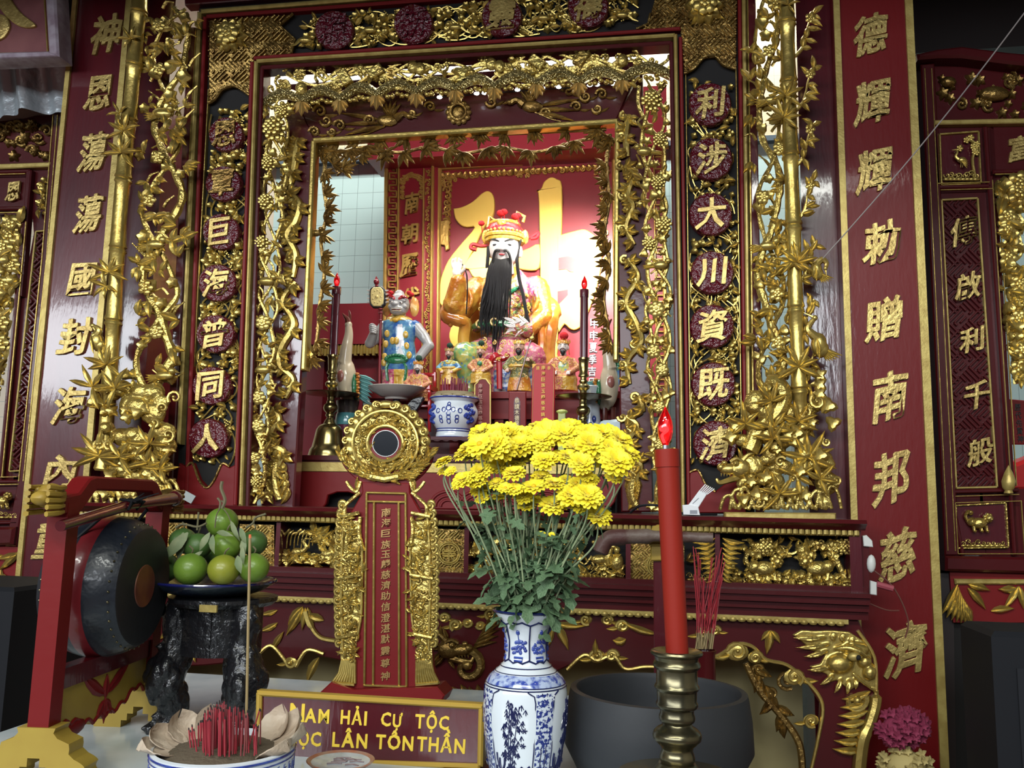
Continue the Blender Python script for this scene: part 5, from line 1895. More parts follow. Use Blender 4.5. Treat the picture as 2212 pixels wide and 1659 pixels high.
def small_candlestick(lab, cx, dy, Y):
    base = P(cx, 978 + dy, Y)
    base.z = DTZ
    s = S(cx, 978 + dy, Y)
    t = thing('candlestick', lab, 'candlestick', base, 'brass candlesticks on the inner desk')

    def z_(y):
        return base.z + (978 - y) * s * 1.004
    n = 32

    def ring(y, r):
        return [(base.x + r * s * math.cos(2 * math.pi * i / n), base.y + r * s * math.sin(2 * math.pi * i / n), z_(y)) for i in range(n)]
    b = MB(); b.loft([ring(y, r) for y, r in CPROF2[::-1]] + [ring(842, 7)] + [ring(836, 8)] + [ring(y, r) for y, r in CPROF[::-1]]); b.build('stem', BRASS, t)
    b = MB(); b.loft([ring(y, r) for y, r in ((848, 10), (846, 30), (842, 61), (840.5, 62), (840.5, 60), (844, 30), (845, 8))], caps=False); b.build('drip_tray', BRASS, t)
    b = MB()
    m = 40

    def fl(y, r):
        return [(base.x + r * s * (1 - .12 * (i % 4 == 0)) * math.cos(2 * math.pi * i / m), base.y + r * s * (1 - .12 * (i % 4 == 0)) * math.sin(2 * math.pi * i / m), z_(y)) for i in range(m)]
    b.loft([fl(758, 9), (fl(618, 9)), ring(617, 9)[:0] or fl(617, 9)])
    c = b.build('electric_candle', RTUBE, t)
    b = MB(); b.loft([ring(y, r) for y, r in ((620, 10), (604, 10.4), (603, 10), (603, 4))]); b.build('collar', RTUBE, c)
    b = MB(); b.loft([ring(y, r) for y, r in ((604, 4), (599, 5), (592, 7), (585, 6.6), (578, 4), (572, 1.2), (570, .3))]); o = b.build('bulb', BULB, c)
    b = MB(); b.ell((base.x, base.y - .0, z_(592)), 2.6 * s, 2.6 * s, 4 * s, 8, 6); b.build('filament', GLOW, c)


small_candlestick('brass bell-footed candlestick with a red electric candle, left of the grey-faced demon statue', 709, 0, 3.50)
small_candlestick('brass candlestick with a red electric candle standing before the huge character, partly behind chrysanthemums', 1259, -2, 3.50)

# ---------------------------------------------------------------- glazes for the statues
G_WHITE = mat('white_face_glaze', (0.72, 0.64, 0.60), 0.2, coat=0.4)
G_GREY = mat('grey_skin_glaze', (0.36, 0.35, 0.35), 0.18, coat=0.5)
G_PINKSKIN = mat('pink_skin_glaze', (0.60, 0.36, 0.28), 0.25, coat=0.4)
G_BLUE = mat('blue_tunic_glaze', (0.025, 0.10, 0.34), 0.15, coat=0.6, col2=(0.16, 0.36, 0.46), mixscale=26, bump=.3, scale=60, dist=.004)
G_YEL = mat('yellow_glaze', (0.55, 0.31, 0.03), 0.2, coat=0.5, bump=.4, scale=90, dist=.005, col2=(0.66, 0.46, 0.12), mixscale=60)
G_ORG = mat('orange_robe_glaze', (0.42, 0.13, 0.018), 0.2, coat=0.5, bump=.6, scale=60, dist=.008, col2=(0.55, 0.29, 0.04), mixscale=24, col3=None)
G_PINK = mat('pink_robe_glaze', (0.46, 0.06, 0.16), 0.2, coat=0.5, bump=.6, scale=90, dist=.008, col2=(0.62, 0.22, 0.26), mixscale=44, col3=(0.60, 0.38, 0.20))
G_MIX = mat('flowered_robe_glaze', (0.44, 0.07, 0.11), 0.2, coat=0.5, bump=.8, scale=80, dist=.01, col2=(0.14, 0.28, 0.07), mixscale=46, col3=(0.55, 0.30, 0.05))
G_GREEN = mat('green_glaze', (0.015, 0.14, 0.06), 0.15, coat=0.6, bump=.5, scale=70, dist=.006)
G_GREENL = mat('pale_green_glaze', (0.16, 0.34, 0.14), 0.18, coat=0.5, col2=(0.50, 0.42, 0.10), mixscale=40, col3=(0.10, 0.22, 0.36))
G_WAVE = mat('wave_hem_glaze', (0.05, 0.11, 0.34), 0.2, coat=0.5, bump=.5, scale=50, dist=.006, col2=(0.50, 0.50, 0.42), mixscale=55)
G_SALM = mat('salmon_robe_glaze', (0.50, 0.14, 0.09), 0.22, coat=0.4, bump=.9, scale=120, dist=.008, col2=(0.56, 0.33, 0.10), mixscale=110, col3=(0.30, 0.10, 0.10))
G_RED = mat('red_glaze', (0.36, 0.012, 0.018), 0.2, coat=0.5)
G_OLIVE = mat('olive_armour_glaze', (0.11, 0.14, 0.05), 0.2, coat=0.5, bump=1.0, scale=140, dist=.008, col2=(0.34, 0.26, 0.08), mixscale=110, col3=(0.06, 0.07, 0.03))
HAIRB = mat('black_hair', (0.012, 0.011, 0.012), 0.35)
POMG = mat('dark_green_pompom', (0.015, 0.05, 0.03), 0.9, bump=.8, scale=200, dist=.004)
POMR = mat('red_pompom', (0.50, 0.015, 0.02), 0.9, bump=.8, scale=200, dist=.004)
CREAM = mat('cream_glaze', (0.55, 0.46, 0.33), 0.2, coat=0.5)
BROWN = mat('brown_glaze', (0.13, 0.035, 0.025), 0.25, coat=0.4)
TURQ = mat('turquoise_glaze', (0.16, 0.36, 0.36), 0.2, coat=0.5)


def pick_px(rules, default=0):
    """rules: (material slot, test on photo position) in order"""
    def f(c):
        x, y = proj(c)
        for sl, ts in rules:
            if ts(x, y):
                return sl
        return default
    return f


def limb(b, pts):
    pp = [Vector(p[:3]) for p in pts]
    b.tube(pp, [p[3] for p in pts], 10)
    for p in pts:
        b.ell(p[:3], p[3], p[3], p[3], 9, 7)


def face(T, t, x, y, r, skin, Yh, eye=True, brow=True, beard=None, name='head', lip=True, ears=True, long=1.2):
    """head welded with nose, ears and neck; eyes, brows, lips and beard are children"""
    b = MB(T)
    b.ell((x, y, Yh), r, r * long, r * 1.0, 16, 12)
    b.ell((x, y + r * .45, Yh + r * .2), r * .72, r * .75, r * .8, 12, 9)
    b.ell((x, y + r * .12, Yh + r * 1.0), r * .16, r * .34, r * .2, 8, 7)
    b.ell((x, y + r * .3, Yh + r * 1.08), r * .22, r * .13, r * .16, 8, 6)
    if ears:
        for q in (-1, 1):
            b.ell((x + q * r * 1.0, y + r * .15, Yh - r * .1), r * .16, r * .42, r * .24, 8, 7)
    b.tube([(x, y + r * .8, Yh), (x, y + r * 1.6, Yh - r * .2)], [r * .55, r * .62], 10)
    h = b.melt(name, skin, t, max(T.s * r * .07, .0009), 2)
    if eye:
        b = MB(T)
        for q in (-1, 1):
            b.ell((x + q * r * .42, y - r * .02, Yh + r * .86), r * .2, r * .07, r * .07, 8, 5)
        b.build('eye', HAIRB, h)
    if brow:
        b = MB(T)
        for q in (-1, 1):
            b.tube([(x + q * r * .16, y - r * .2, Yh + r * .95), (x + q * r * .45, y - r * .34, Yh + r * .9), (x + q * r * .78, y - r * .42, Yh + r * .68)], [r * .05, r * .06, r * .02], 5)
        b.build('eyebrow', HAIRB, h)
    if lip:
        b = MB(T); b.ell((x, y + r * .62, Yh + r * .98), r * .2, r * .07, r * .08, 8, 5); b.build('lip', mat('lip_red', (0.45, 0.05, 0.06), .3), h)
    if beard:
        b = MB(T)
        for q in (-1, 1):
            b.tube(spline([(x + q * r * .06, y + r * .5, Yh + r * 1.04), (x + q * r * .4, y + r * .58, Yh + r * .95), (x + q * r * .55, y + r * .95, Yh + r * .8)], 3), r * .08, 5)
        b.loft([[(x + w * math.cos(a), y + v * r, Yh + r * dz + w * .5 * math.sin(a)) for a in [i * math.pi / 5 for i in range(10)]] for w, v, dz in ((r * .25, .78, .85), (r * .52 * beard, 1.0, .72), (r * .42 * beard, 1.35, .7), (r * .2 * beard, 1.75, .66), (r * .04, 2.0, .6))])
        b.build('beard', HAIRB, h)
    return h


# ---------------------------------------------------------------- the great seated statue
T = pxt(4.08, 1095, 650)
st = thing('seated_statue', 'large porcelain statue of a white-faced seated man with a long black beard and flowered robes', 'statue', (P(1095, 850, 4.08).x, 4.08, PTZ))
b = MB(T)
b.ell((1095, 660, 0), 62, 88, 42, 18, 14)
b.ell((1095, 630, -4), 76, 40, 36, 16, 12)
b.ell((1095, 615, -2), 34, 34, 30, 14, 10)
limb(b, [(1032, 625, 0, 28), (1000, 676, 26, 27), (990, 668, 40, 24), (1003, 622, 56, 17)])
limb(b, [(1158, 625, 0, 30), (1176, 690, 18, 26), (1150, 724, 56, 17), (1132, 722, 64, 13)])
b.ell((1180, 720, 14), 20, 50, 20, 12, 9)
b.ell((1092, 770, 24), 80, 44, 50, 18, 13)
limb(b, [(1050, 768, 30, 32), (1022, 784, 72, 33), (1026, 850, 66, 30)])
limb(b, [(1135, 768, 30, 32), (1158, 786, 72, 33), (1156, 850, 66, 32)])
b.ell((1092, 815, 52), 62, 60, 30, 16, 12)
b.ell((1092, 845, 40), 80, 26, 40, 16, 10)
for x, y, a in ((1020, 660, 0), (985, 690, .4), (1130, 650, .3), (1160, 660, 1)):
    b.tube(spline([(x, y - 25, 38), (x + 8, y, 44), (x - 4, y + 24, 40)], 4), 5, 6)
pk = pick_px([(4, lambda x, y: y > 792 and 1066 < x < 1160 and y > 800 - .15 * (x - 1066)), (3, lambda x, y: y > 738 and x < 1040), (2, lambda x, y: y > 728), (1, lambda x, y: 1040 < x < 1150 and y > 612 + abs(x - 1095) * .5), (5, lambda x, y: 1120 < x < 1160 and y < 640),
              (0, lambda x, y: True)])
b.melt('robed_body', [G_ORG, G_MIX, G_PINK, G_GREENL, G_WAVE, G_PINK], st, .0042, 3, pk)
hd = face(T, st, 1096, 548, 33, G_WHITE, 34, long=1.22)
# hair of the temples, sideburn locks, moustache, the long beard
b = MB(T)
rng = random.Random(2)
for i in range(150):
    q = rng.uniform(-1, 1)
    x0 = 1094 + q * 17
    y0 = 580 + abs(q) * -6
    L = rng.uniform(110, 205) * (1 - .25 * abs(q))
    x3 = 1082 + q * 26 + rng.uniform(-7, 7)
    z = 62 - 6 * abs(q)
    b.tube(spline([(x0, y0, z + 4), (x0 - 4 + q * 8, y0 + 34, z + 8), (lerp(x0, x3, .6) + rng.uniform(-3, 3), y0 + L * .55, z + 4 + rng.uniform(-2, 6)), (x3, y0 + L, z + 14 + rng.uniform(-4, 8))], 3), [2.0] * 7 + [1.5, 1.0, .4], 5)
for i in range(14):
    x0 = 1072 + i * .8
    b.tube(spline([(x0, 600, 56), (x0 - 16, 640, 58), (x0 - 22 + rng.uniform(-4, 4), 690, 62), (x0 - 24 + rng.uniform(-8, 8), rng.uniform(720, 750), 66)], 3), [1.4] * 7 + [1.0, .8, .4], 5)
b.build('long_beard', HAIRB, hd)
b = MB(T)
for q in (-1, 1):
    b.tube(spline([(1096 + q * 4, 562, 72), (1096 + q * 12, 562, 70), (1096 + q * 17, 574, 66), (1096 + q * 18, 592, 62), (1096 + q * 17, 640, 60)], 4), [2, 2.4, 2.8, 3, 3, 3, 3, 3, 3, 3, 3, 3, 3, 3, 2.4, 1.8, 1], 6)
b.build('moustache', HAIRB, hd)
b = MB(T)
for q, pts in ((-1, [(1063, 545, 40), (1062, 572, 42), (1060, 590, 40)]), (1, [(1130, 530, 40), (1124, 568, 42), (1128, 610, 44), (1138, 650, 48), (1146, 690, 56), (1152, 712, 62)])):
    for k in range(4):
        b.tube(spline([(x + k * 1.4 - 2, y, z + k) for x, y, z in pts], 4), 2.0, 5)
b.build('side_lock', HAIRB, hd)
# crown
b = MB(T)
b.ell((1095, 512, 24), 41, 27, 40, 18, 10)
ct = b.build('crown', mat('red_enamel', (0.38, 0.02, 0.03), .25, coat=.5, bump=.6, scale=120, dist=.004), hd)
b = MB(T)
for rr, yy, w in ((39, 522, 5.5), (37, 530, 5), (30, 494, 4)):
    b.tube([(1095 + rr * math.cos(a), yy, 26 + rr * .95 * math.sin(a)) for a in [i * math.pi / 16 for i in range(33)]], w, 7)
for i in range(26):
    a = i * 2 * math.pi / 26
    b.ell((1095 + 40 * math.cos(a), 514, 26 + 39 * math.sin(a)), 3.4, nu=7, nv=5)
for x, y in ((1070, 492), (1129, 482)):
    b.tube([(x - 9, y + 10, 36), (x - 6, y - 12, 36), (x + 10, y - 2, 38), (x + 6, y + 10, 38)], 3.6, 6)
for q in (-1, 1):
    b.ell((1096 + q * 42, 520, 26), 8, 16, 10, 9, 7)
b.ell((1094, 500, 58), 10, 9, 6, 9, 7)
b.build('crown_ornament', G_YEL, ct)
b = MB(T)
for q, pts in ((-1, [(1060, 536), (1044, 538), (1026, 534), (1022, 542), (1034, 546)]), (1, [(1138, 522), (1152, 518), (1166, 510), (1162, 520), (1150, 522)])):
    b.tube([(p.x, p.y, 22) for p in spline([(x, y, 0) for x, y in pts], 4)], 4.2, 6)
b.build('crown_wing', G_RED, ct)
for x, y, r in ((1089, 474, 9), (1096, 471, 8), (1120, 481, 9), (1126, 478, 7), (1048, 495, 7)):
    b = MB(T); b.ell((x, y, 40), r, r * .8, r, 9, 7); b.tube([(x, y, 40), (x + 1, y + 18, 36)], 1, 5); b.build('pompom', POMR, ct)
# belt
b = MB(T)
b.tube([(1095 + 66 * math.cos(a), 711 + 3 * math.sin(a), 6 + 62 * math.sin(a)) for a in [i * math.pi / 18 for i in range(-1, 20)]], 8.5, 8)
bl = b.build('belt', G_GREEN, st)
for x, z in ((1048, 50), (1082, 68), (1122, 64)):
    b = MB(T); b.tube([(x + 7 * math.cos(a), 711 + 7 * math.sin(a), z + 6) for a in [i * math.pi / 8 for i in range(17)]], 2.6, 6); b.build('belt_ring', G_YEL, bl)
b = MB(T)
rg = random.Random(33)
for i in range(26):
    q = rg.choice((-1, 1))
    yy = rg.uniform(640, 700)
    xx = 1095 + q * rg.uniform(24, 52)
    zz = 42 * math.sqrt(max(0.05, 1 - ((xx - 1095) / 64) ** 2)) + 2
    b.curl(xx, yy, rg.uniform(4, 7), rg.uniform(0, 6), 1.1, 1.6, zz, q, n=10)
for i in range(16):
    xx = rg.uniform(1060, 1170)
    b.curl(xx, rg.uniform(752, 800), rg.uniform(4, 7), rg.uniform(0, 6), 1.1, 1.6, 92, 1, n=10)
b.build('robe_relief', G_YEL, st)
b = MB(T)
b.tube(spline([(1062, 626, 30), (1078, 640, 44), (1095, 652, 48), (1112, 640, 44), (1130, 626, 30)], 4), 4, 7)
b.build('collar', G_GREEN, st)
# raised hand with five fingers
b = MB(T)
b.ell((1002, 604, 62), 11, 13, 7, 10, 8)
b.tube([(1003, 622, 58), (1002, 608, 61)], 8, 8)
for k, (dx, L, bend) in enumerate(((-8, 15, 4), (-3, 19, 3), (3, 18, 2), (8, 13, 0))):
    b.tube(spline([(1002 + dx, 596, 63), (1002 + dx * 1.2, 590 - L * .3, 66), (1002 + dx * 1.25 + bend, 590 - L * .75, 70)], 3), [3.4, 3.3, 3.2, 3.0, 2.8, 2.6, 2.2], 7)
b.tube(spline([(1010, 606, 64), (1018, 600, 68), (1018, 592, 71)], 3), [3.6, 3.5, 3.4, 3.2, 3, 2.8, 2.4], 7)
b.melt('hand', G_WHITE, st, .0022, 1)
b = MB(T)
b.tube(spline([(1012, 586, 66), (1022, 610, 64), (1022, 650, 58), (1018, 690, 50)], 5), 1.4, 5)
b.build('hand_cord', HAIRB, st)
b = MB(T)
for i in range(26):
    b.leaf(1140 + rng.uniform(-16, 14), 716 + rng.uniform(-7, 9), rng.uniform(2.4, 3.8), rng.uniform(18, 30), 7, 66 + rng.uniform(0, 9), bend=rng.uniform(-.5, .5))
b.build('feather_fan', mat('white_feather', (0.85, 0.78, 0.75), .7), st)
# throne
b = MB(T)
b.tube(spline([(978, 668, 20), (976, 690, 34), (998, 700, 40), (1012, 706, 30), (1008, 740, 24), (1010, 780, 22), (1008, 850, 20)], 5), [17] * 8 + [14] * 23, 9)
b.tube(spline([(1170, 650, -4), (1192, 670, 4), (1194, 700, 20), (1186, 760, 16), (1192, 820, 10), (1190, 850, 8)], 5), [20] * 8 + [15] * 18, 9)
b.tube(spline([(1150, 690, 30), (1168, 700, 36), (1176, 740, 40), (1174, 780, 40), (1180, 800, 36)], 5), [9] * 21, 8)
b.ell((978, 664, 40), 9, 12, 10, 10, 8)
b.ell((1095, 700, -46), 92, 120, 10, 18, 12)
b.build('throne', mat('amber_glaze', (0.36, 0.10, 0.015), 0.18, coat=0.6, col2=(0.60, 0.32, 0.05), mixscale=9), st)

# ---------------------------------------------------------------- demon guardian
T = pxt(3.80, 865, 730)
dm = thing('demon_statue', 'porcelain demon guardian statue with grey grinning face, blue tunic and long red staff', 'statue', (P(865, 846, 3.8).x, 3.80, PTZ))
b = MB(T)
b.loft([[(865 + rx * math.cos(a), y, 6 + rz * math.sin(a)) for a in [i * math.pi / 12 for i in range(24)]] for y, rx, rz in ((690, 20, 16), (696, 34, 22), (712, 38, 26), (740, 32, 25), (765, 36, 27), (790, 40, 29), (808, 38, 27), (815, 30, 24))])
for q in (-1, 1):
    limb(b, [(865 + q * 15, 800, 6, 22), (865 + q * 17, 846, 8, 21)])
    b.ell((865 + q * 18, 850, 22), 15, 10, 22, 10, 7)
limb(b, [(833, 706, 6, 13), (812, 738, 16, 12), (806, 746, 22, 11), (818, 728, 34, 9)])
limb(b, [(898, 706, 6, 14), (918, 730, 4, 12), (928, 748, 6, 12), (912, 772, 14, 10), (900, 790, 18, 9)])
pk = pick_px([(0, lambda x, y: x < 828 and y < 770), (0, lambda x, y: x > 897 and y > 698 and y < 784), (4, lambda x, y: y < 748 and abs(x - 864) < 5 + (y - 700) * .09 and y > 700), (5, lambda x, y: y > 798 and abs(x - 866) < 15), (2, lambda x, y: y > 798), (4, lambda x, y: abs(x - 864) < (y - 746) * .45 and 748 < y < 778), (1, lambda x, y: True)])
b.melt('body', [G_GREY, G_BLUE, G_PINK, G_GREEN, mat('pale_chest_glaze', (.55, .54, .60), .2, coat=.5), G_YEL], dm, .0034, 2, pk)
b = MB(T)
b.ell((866, 660, 12), 22, 25, 20, 16, 12)
b.ell((866, 674, 20), 18, 14, 16, 12, 9)
b.ell((866, 640, 10), 11, 12, 11, 10, 8)
b.ell((863, 664, 32), 7, 6, 7, 9, 7)
for q in (-1, 1):
    b.ell((866 + q * 12, 656, 26), 7, 3.5, 6, 8, 6)
    b.ell((866 + q * 14, 668, 24), 7, 6, 7, 8, 6)
b.tube([(866, 680, 8), (866, 700, 6)], [13, 14], 10)
dh = b.melt('head', G_GREY, dm, .0022, 1)
b = MB(T)
for q in (-1, 1):
    b.loft([[(866 + q * 25 + q * w * math.cos(a) * .8 + q * 5, 664 + h * math.sin(a), z) for a in [i * math.pi / 8 for i in range(16)]] for w, h, z in ((9, 17, -2), (13, 21, 4), (9, 15, 8))])
b.build('ear', mat('orange_ear_glaze', (.70, .22, .08), .2, coat=.5, col2=(.75, .50, .12), mixscale=14), dh)
b = MB(T)
for q in (-1, 1):
    b.ell((866 + q * 9, 661, 31), 4, 3, 3, 9, 6)
b.build('eye', G_WHITE, dh)
b = MB(T)
for q in (-1, 1):
    b.ell((866 + q * 8.5, 661.5, 33.5), 1.8, 1.8, 1.5, 7, 5)
b.build('pupil', HAIRB, dh)
b = MB(T); b.ell((866, 676, 30), 12, 4, 6, 12, 6); mo = b.build('mouth', BROWN, dh)
b = MB(T)
for i in range(8):
    x = 857 + i * 2.6
    b.ell((x, 674 + .6 * math.sin(i), 35 - abs(i - 3.5) * .6), 1.5, 2.4, 1.5, 6, 5)
    b.ell((x, 679, 35 - abs(i - 3.5) * .6), 1.4, 1.8, 1.4, 6, 5)
b.build('tooth', CREAM, mo)
b = MB(T)
for q in (-1, 1):
    b.tube(spline([(866 + q * 4, 654, 30), (866 + q * 12, 647, 29), (866 + q * 21, 650, 22)], 3), [2, 3, 3.4, 3.4, 3, 2, 1], 6)
b.build('eyebrow', G_RED, dh)
for x, y in ((849, 636), (845, 640), (888, 636), (893, 640)):
    b = MB(T); b.ell((x, y, 14), 6, 5, 6, 8, 6); b.build('pompom', POMR, dh)
b = MB(T)
b.loft([[(865 + rx * math.cos(a), y + 2 * math.sin(a * 4), 6 + rz * math.sin(a)) for a in [i * math.pi / 12 for i in range(24)]] for y, rx, rz in ((685, 17, 15), (690, 26, 22), (698, 29, 24), (702, 25, 21))])
b.ell((863, 698, 30), 7, 5, 4, 8, 6)
b.build('neck_scarf', G_YEL, dm)
b = MB(T)
b.ell((866, 784, 30), 24, 9, 9, 14, 9)
for i in range(11):
    a = math.pi + i * math.pi / 10
    b.ell((866 + 21 * math.cos(a), 782 + 9 * math.sin(a), 34), 5, 4, 4, 7, 5)
for q in (-1, 1):
    b.tube(spline([(866 + q * 16, 790, 32), (866 + q * 21, 800, 34), (866 + q * 18, 828, 34)], 4), 3, 6)
b.build('green_sash', G_GREEN, dm)
b = MB(T)
for x, y, z in ((845, 726, 25), (884, 728, 25), (842, 748, 24), (886, 752, 24), (840, 775, 26), (892, 772, 26), (838, 788, 26), (858, 742, 30), (866, 742, 31)):
    b.ell((x, y, z + 3), 6, 8, 3, 10, 6)
b.build('gold_roundel', G_YEL, dm)
b = MB(T)
b.ell((820, 722, 40), 9, 9, 8, 10, 8)
for k in range(4):
    b.tube(spline([(813 + k * .6, 716 + k * 4, 44), (820, 715 + k * 4, 50), (827, 717 + k * 4, 45)], 3), 2.4, 7)
b.tube(spline([(826, 714, 42), (820, 710, 48), (814, 713, 47)], 3), 2.4, 7)
b.melt('hand', G_GREY, dm, .0016, 1)
sf = thing('staff', 'red staff with a pale round fan head held upright by the demon statue', 'staff', (P(820, 846, 3.72).x, 3.72, PTZ))
T7 = pxt(3.715, 820, 700)
b = MB(T7); b.tube([(819, 850, 0), (821, 740, 0), (823, 672, 0)], 2.8, 8); b.build('shaft', mat('staff_red', (.20, .012, .02), .25, coat=.4), sf)
b = MB(T7)
for y, r in ((692, 4), (676, 5), (668, 6), (618, 5)):
    b.ell((822 if y > 650 else 814, y, 0), r, 3, r, 9, 6)
b.ell((813, 609, 0), 6, 7, 6, 10, 8)
b.tube([(813, 606, 0), (813, 597, 0)], [5, .6], 8)
b.build('finial', mat('staff_red'), sf)


def octo(rx, ry, k=.55):
    return [(816 + rx * a, 642 + ry * c) for a, c in ((-k, -1), (k, -1), (.92, -.7), (1, -.4), (1, .4), (.92, .7), (k, 1), (-k, 1), (-.92, .7), (-1, .4), (-1, -.4), (-.92, -.7))]


b = MB(T7); b.prism(octo(17.5, 24), -4, 4, 2); b.build('fan_frame', BLACKL, sf)
b = MB(T7); b.prism(octo(14, 20.5), 3, 6, 1.5)
for x, y in ((816, 642),):
    b.ell((x, y, 6), 4, 4, 3, 10, 6)
for i in range(9):
    b.ell((816 + 9 * math.cos(i * .7), 642 + 14 * math.sin(i * .7), 6), 2, 2, 1.5, 6, 5)
b.build('fan_face', mat('pale_gold_glaze', (.80, .64, .26), .3), sf)
b = MB(T7)
for y in (628, 636, 645, 653):
    for q in (-1, 1):
        b.tube([(816 + q * 16, y, 0), (816 + q * 24, y - 1, 0)], [2.2, .4], 6)
b.build('spike', G_WHITE, sf)


# ---------------------------------------------------------------- small porcelain figures
def figurine(lab, x, ytop, yb, Y, robe, skin, hat, pom, seated, rules, extra=None, beard=1.0, arms=None, name='figurine'):
    hgt = yb - ytop
    T = pxt(Y, x, (ytop + yb) / 2)
    t = thing(name, lab, 'figurine', (P(x, yb, Y).x, Y, PTZ))
    r = hgt * .088
    yf = ytop + hgt * (.25 if pom else .2)
    b = MB(T)
    ysh = yf + r * 2.1
    w = hgt * .20
    if seated:
        rows = ((ysh - r * .3, w * .5, w * .42), (ysh + r * .2, w * .95, w * .6), (lerp(ysh, yb, .3), w * .98, w * .7), (lerp(ysh, yb, .5), w * 1.05, w * .9), (lerp(ysh, yb, .62), w * 1.2, w * 1.35), (lerp(ysh, yb, .85), w * 1.15, w * 1.3), (yb, w * 1.25, w * 1.3))
    else:
        rows = ((ysh - r * .3, w * .5, w * .42), (ysh + r * .2, w * .95, w * .6), (lerp(ysh, yb, .25), w * .9, w * .66), (lerp(ysh, yb, .45), w * .82, w * .66), (lerp(ysh, yb, .7), w * 1.0, w * .72), (yb, w * 1.12, w * .8))
    b.loft([[(x + rx * math.cos(a), y, rz * math.sin(a)) for a in [i * math.pi / 10 for i in range(20)]] for y, rx, rz in rows])
    arms = arms or (((-1.25, .30, .3), (-.55, .50, 1.15)), ((1.25, .30, .3), (.55, .50, 1.15)))
    for q, ((ex, ey, ez), (hx, hy, hz)) in zip((-1, 1), arms):
        limb(b, [(x + q * w * .8, ysh + r * .5, 0, r * .62), (x + ex * w, lerp(ysh, yb, ey), ez * w, r * .68), (x + hx * w, lerp(ysh, yb, hy), hz * w, r * .5)])
    b.melt('robed_body', robe, t, max(.0016, T.s * .8), 2, pick_px(rules) if rules else None)
    hd = face(T, t, x, yf, r, skin, r * .3, beard=beard)
    b = MB(T)
    b.ell((x, yf - r * .80, r * .12), r * .98, r * .62, r * .95, 12, 8)
    b.tube([(x + r * 1.0 * math.cos(a), yf - r * .62, r * .15 + r * .98 * math.sin(a)) for a in [i * math.pi / 8 for i in range(17)]], r * .15, 6)
    for i in range(9):
        a = i * math.pi / 8
        b.tube([(x + r * .95 * math.cos(a), yf - r * .65, r * .15 + r * .98 * math.sin(a)), (x + r * .85 * math.cos(a), yf - r * (1.25 if i % 2 else 1.5), r * .15 + r * .8 * math.sin(a))], [r * .2, r * .05], 6)
    b.ell((x, yf - r * .75, r * 1.15), r * .22, r * .26, r * .16, 7, 6)
    for q in (-1, 1):
        b.tube(spline([(x + q * r * .95, yf - r * .6, r * .1), (x + q * r * 1.25, yf - r * 1.0, 0), (x + q * r * 1.1, yf - r * 1.5, 0)], 3), r * .13, 6)
        b.tube(spline([(x + q * r * 1.0, yf - r * .5, 0), (x + q * r * 1.05, yf + r * .6, 0), (x + q * r * 1.2, yf + r * 1.5, r * .3)], 3), r * .08, 5)
    ht = b.build('hat', hat, hd)
    if pom:
        b = MB(T)
        b.ell((x + r * .15, ytop + r * .7, r * .2), r * .85, r * .8, r * .8, 10, 8)
        b.tube([(x + r * .15, ytop + r * .8, r * .2), (x, yf - r * 1.2, r * .2)], r * .12, 5)
        b.build('pompom', pom, ht)
    b = MB(T)
    for (hx, hy, hz) in (arms[0][1], arms[1][1]):
        cx, cy, cz = x + hx * w, lerp(ysh, yb, hy), hz * w + r * .35
        b.ell((cx, cy, cz), r * .38, r * .34, r * .34, 8, 6)
        for k in range(4):
            b.tube(spline([(cx + (k - 1.5) * r * .18, cy, cz + r * .2), (cx + (k - 1.5) * r * .2, cy + r * .12, cz + r * .5), (cx + (k - 1.5) * r * .18, cy + r * .4, cz + r * .48)], 2), r * .1, 5)
        b.tube([(cx + r * .3, cy - r * .1, cz + r * .1), (cx + r * .38, cy - r * .3, cz + r * .4)], r * .11, 5)
    b.build('hands', skin, t)
    b = MB(T)
    rg = random.Random(int(x))
    for i in range(22):
        yy = lerp(ysh, yb, rg.uniform(.12, .95))
        xx = x + rg.uniform(-.8, .8) * w
        fr_ = (yy - ysh) / (yb - ysh)
        zz = w * (lerp(.62, 1.3, min(1, fr_ * 1.5)) if seated else .68) * math.sqrt(max(.1, 1 - ((xx - x) / w / 1.05) ** 2))
        b.curl(xx, yy, r * rg.uniform(.22, .36), rg.uniform(0, 6), 1.1, r * .09, zz, rg.choice((1, -1)), n=9)
    b.tube(spline([(x - w * .45, ysh - r * .1, w * .45), (x, ysh + r * .9, w * .72), (x + w * .45, ysh - r * .1, w * .45)], 4), r * .14, 6)
    b.build('robe_trim', G_YEL if robe[0] is not G_YEL else G_GREEN, t)
    if extra:
        extra(T, t, x, yf, r, w)
    return t, T


def _belt(T, t, x, yf, r, w):
    b = MB(T); b.tube([(x + w * .95 * math.cos(a), yf + r * 4.0, w * .75 * math.sin(a)) for a in [i * math.pi / 8 for i in range(17)]], r * .28, 6); b.build('belt', G_YEL, t)


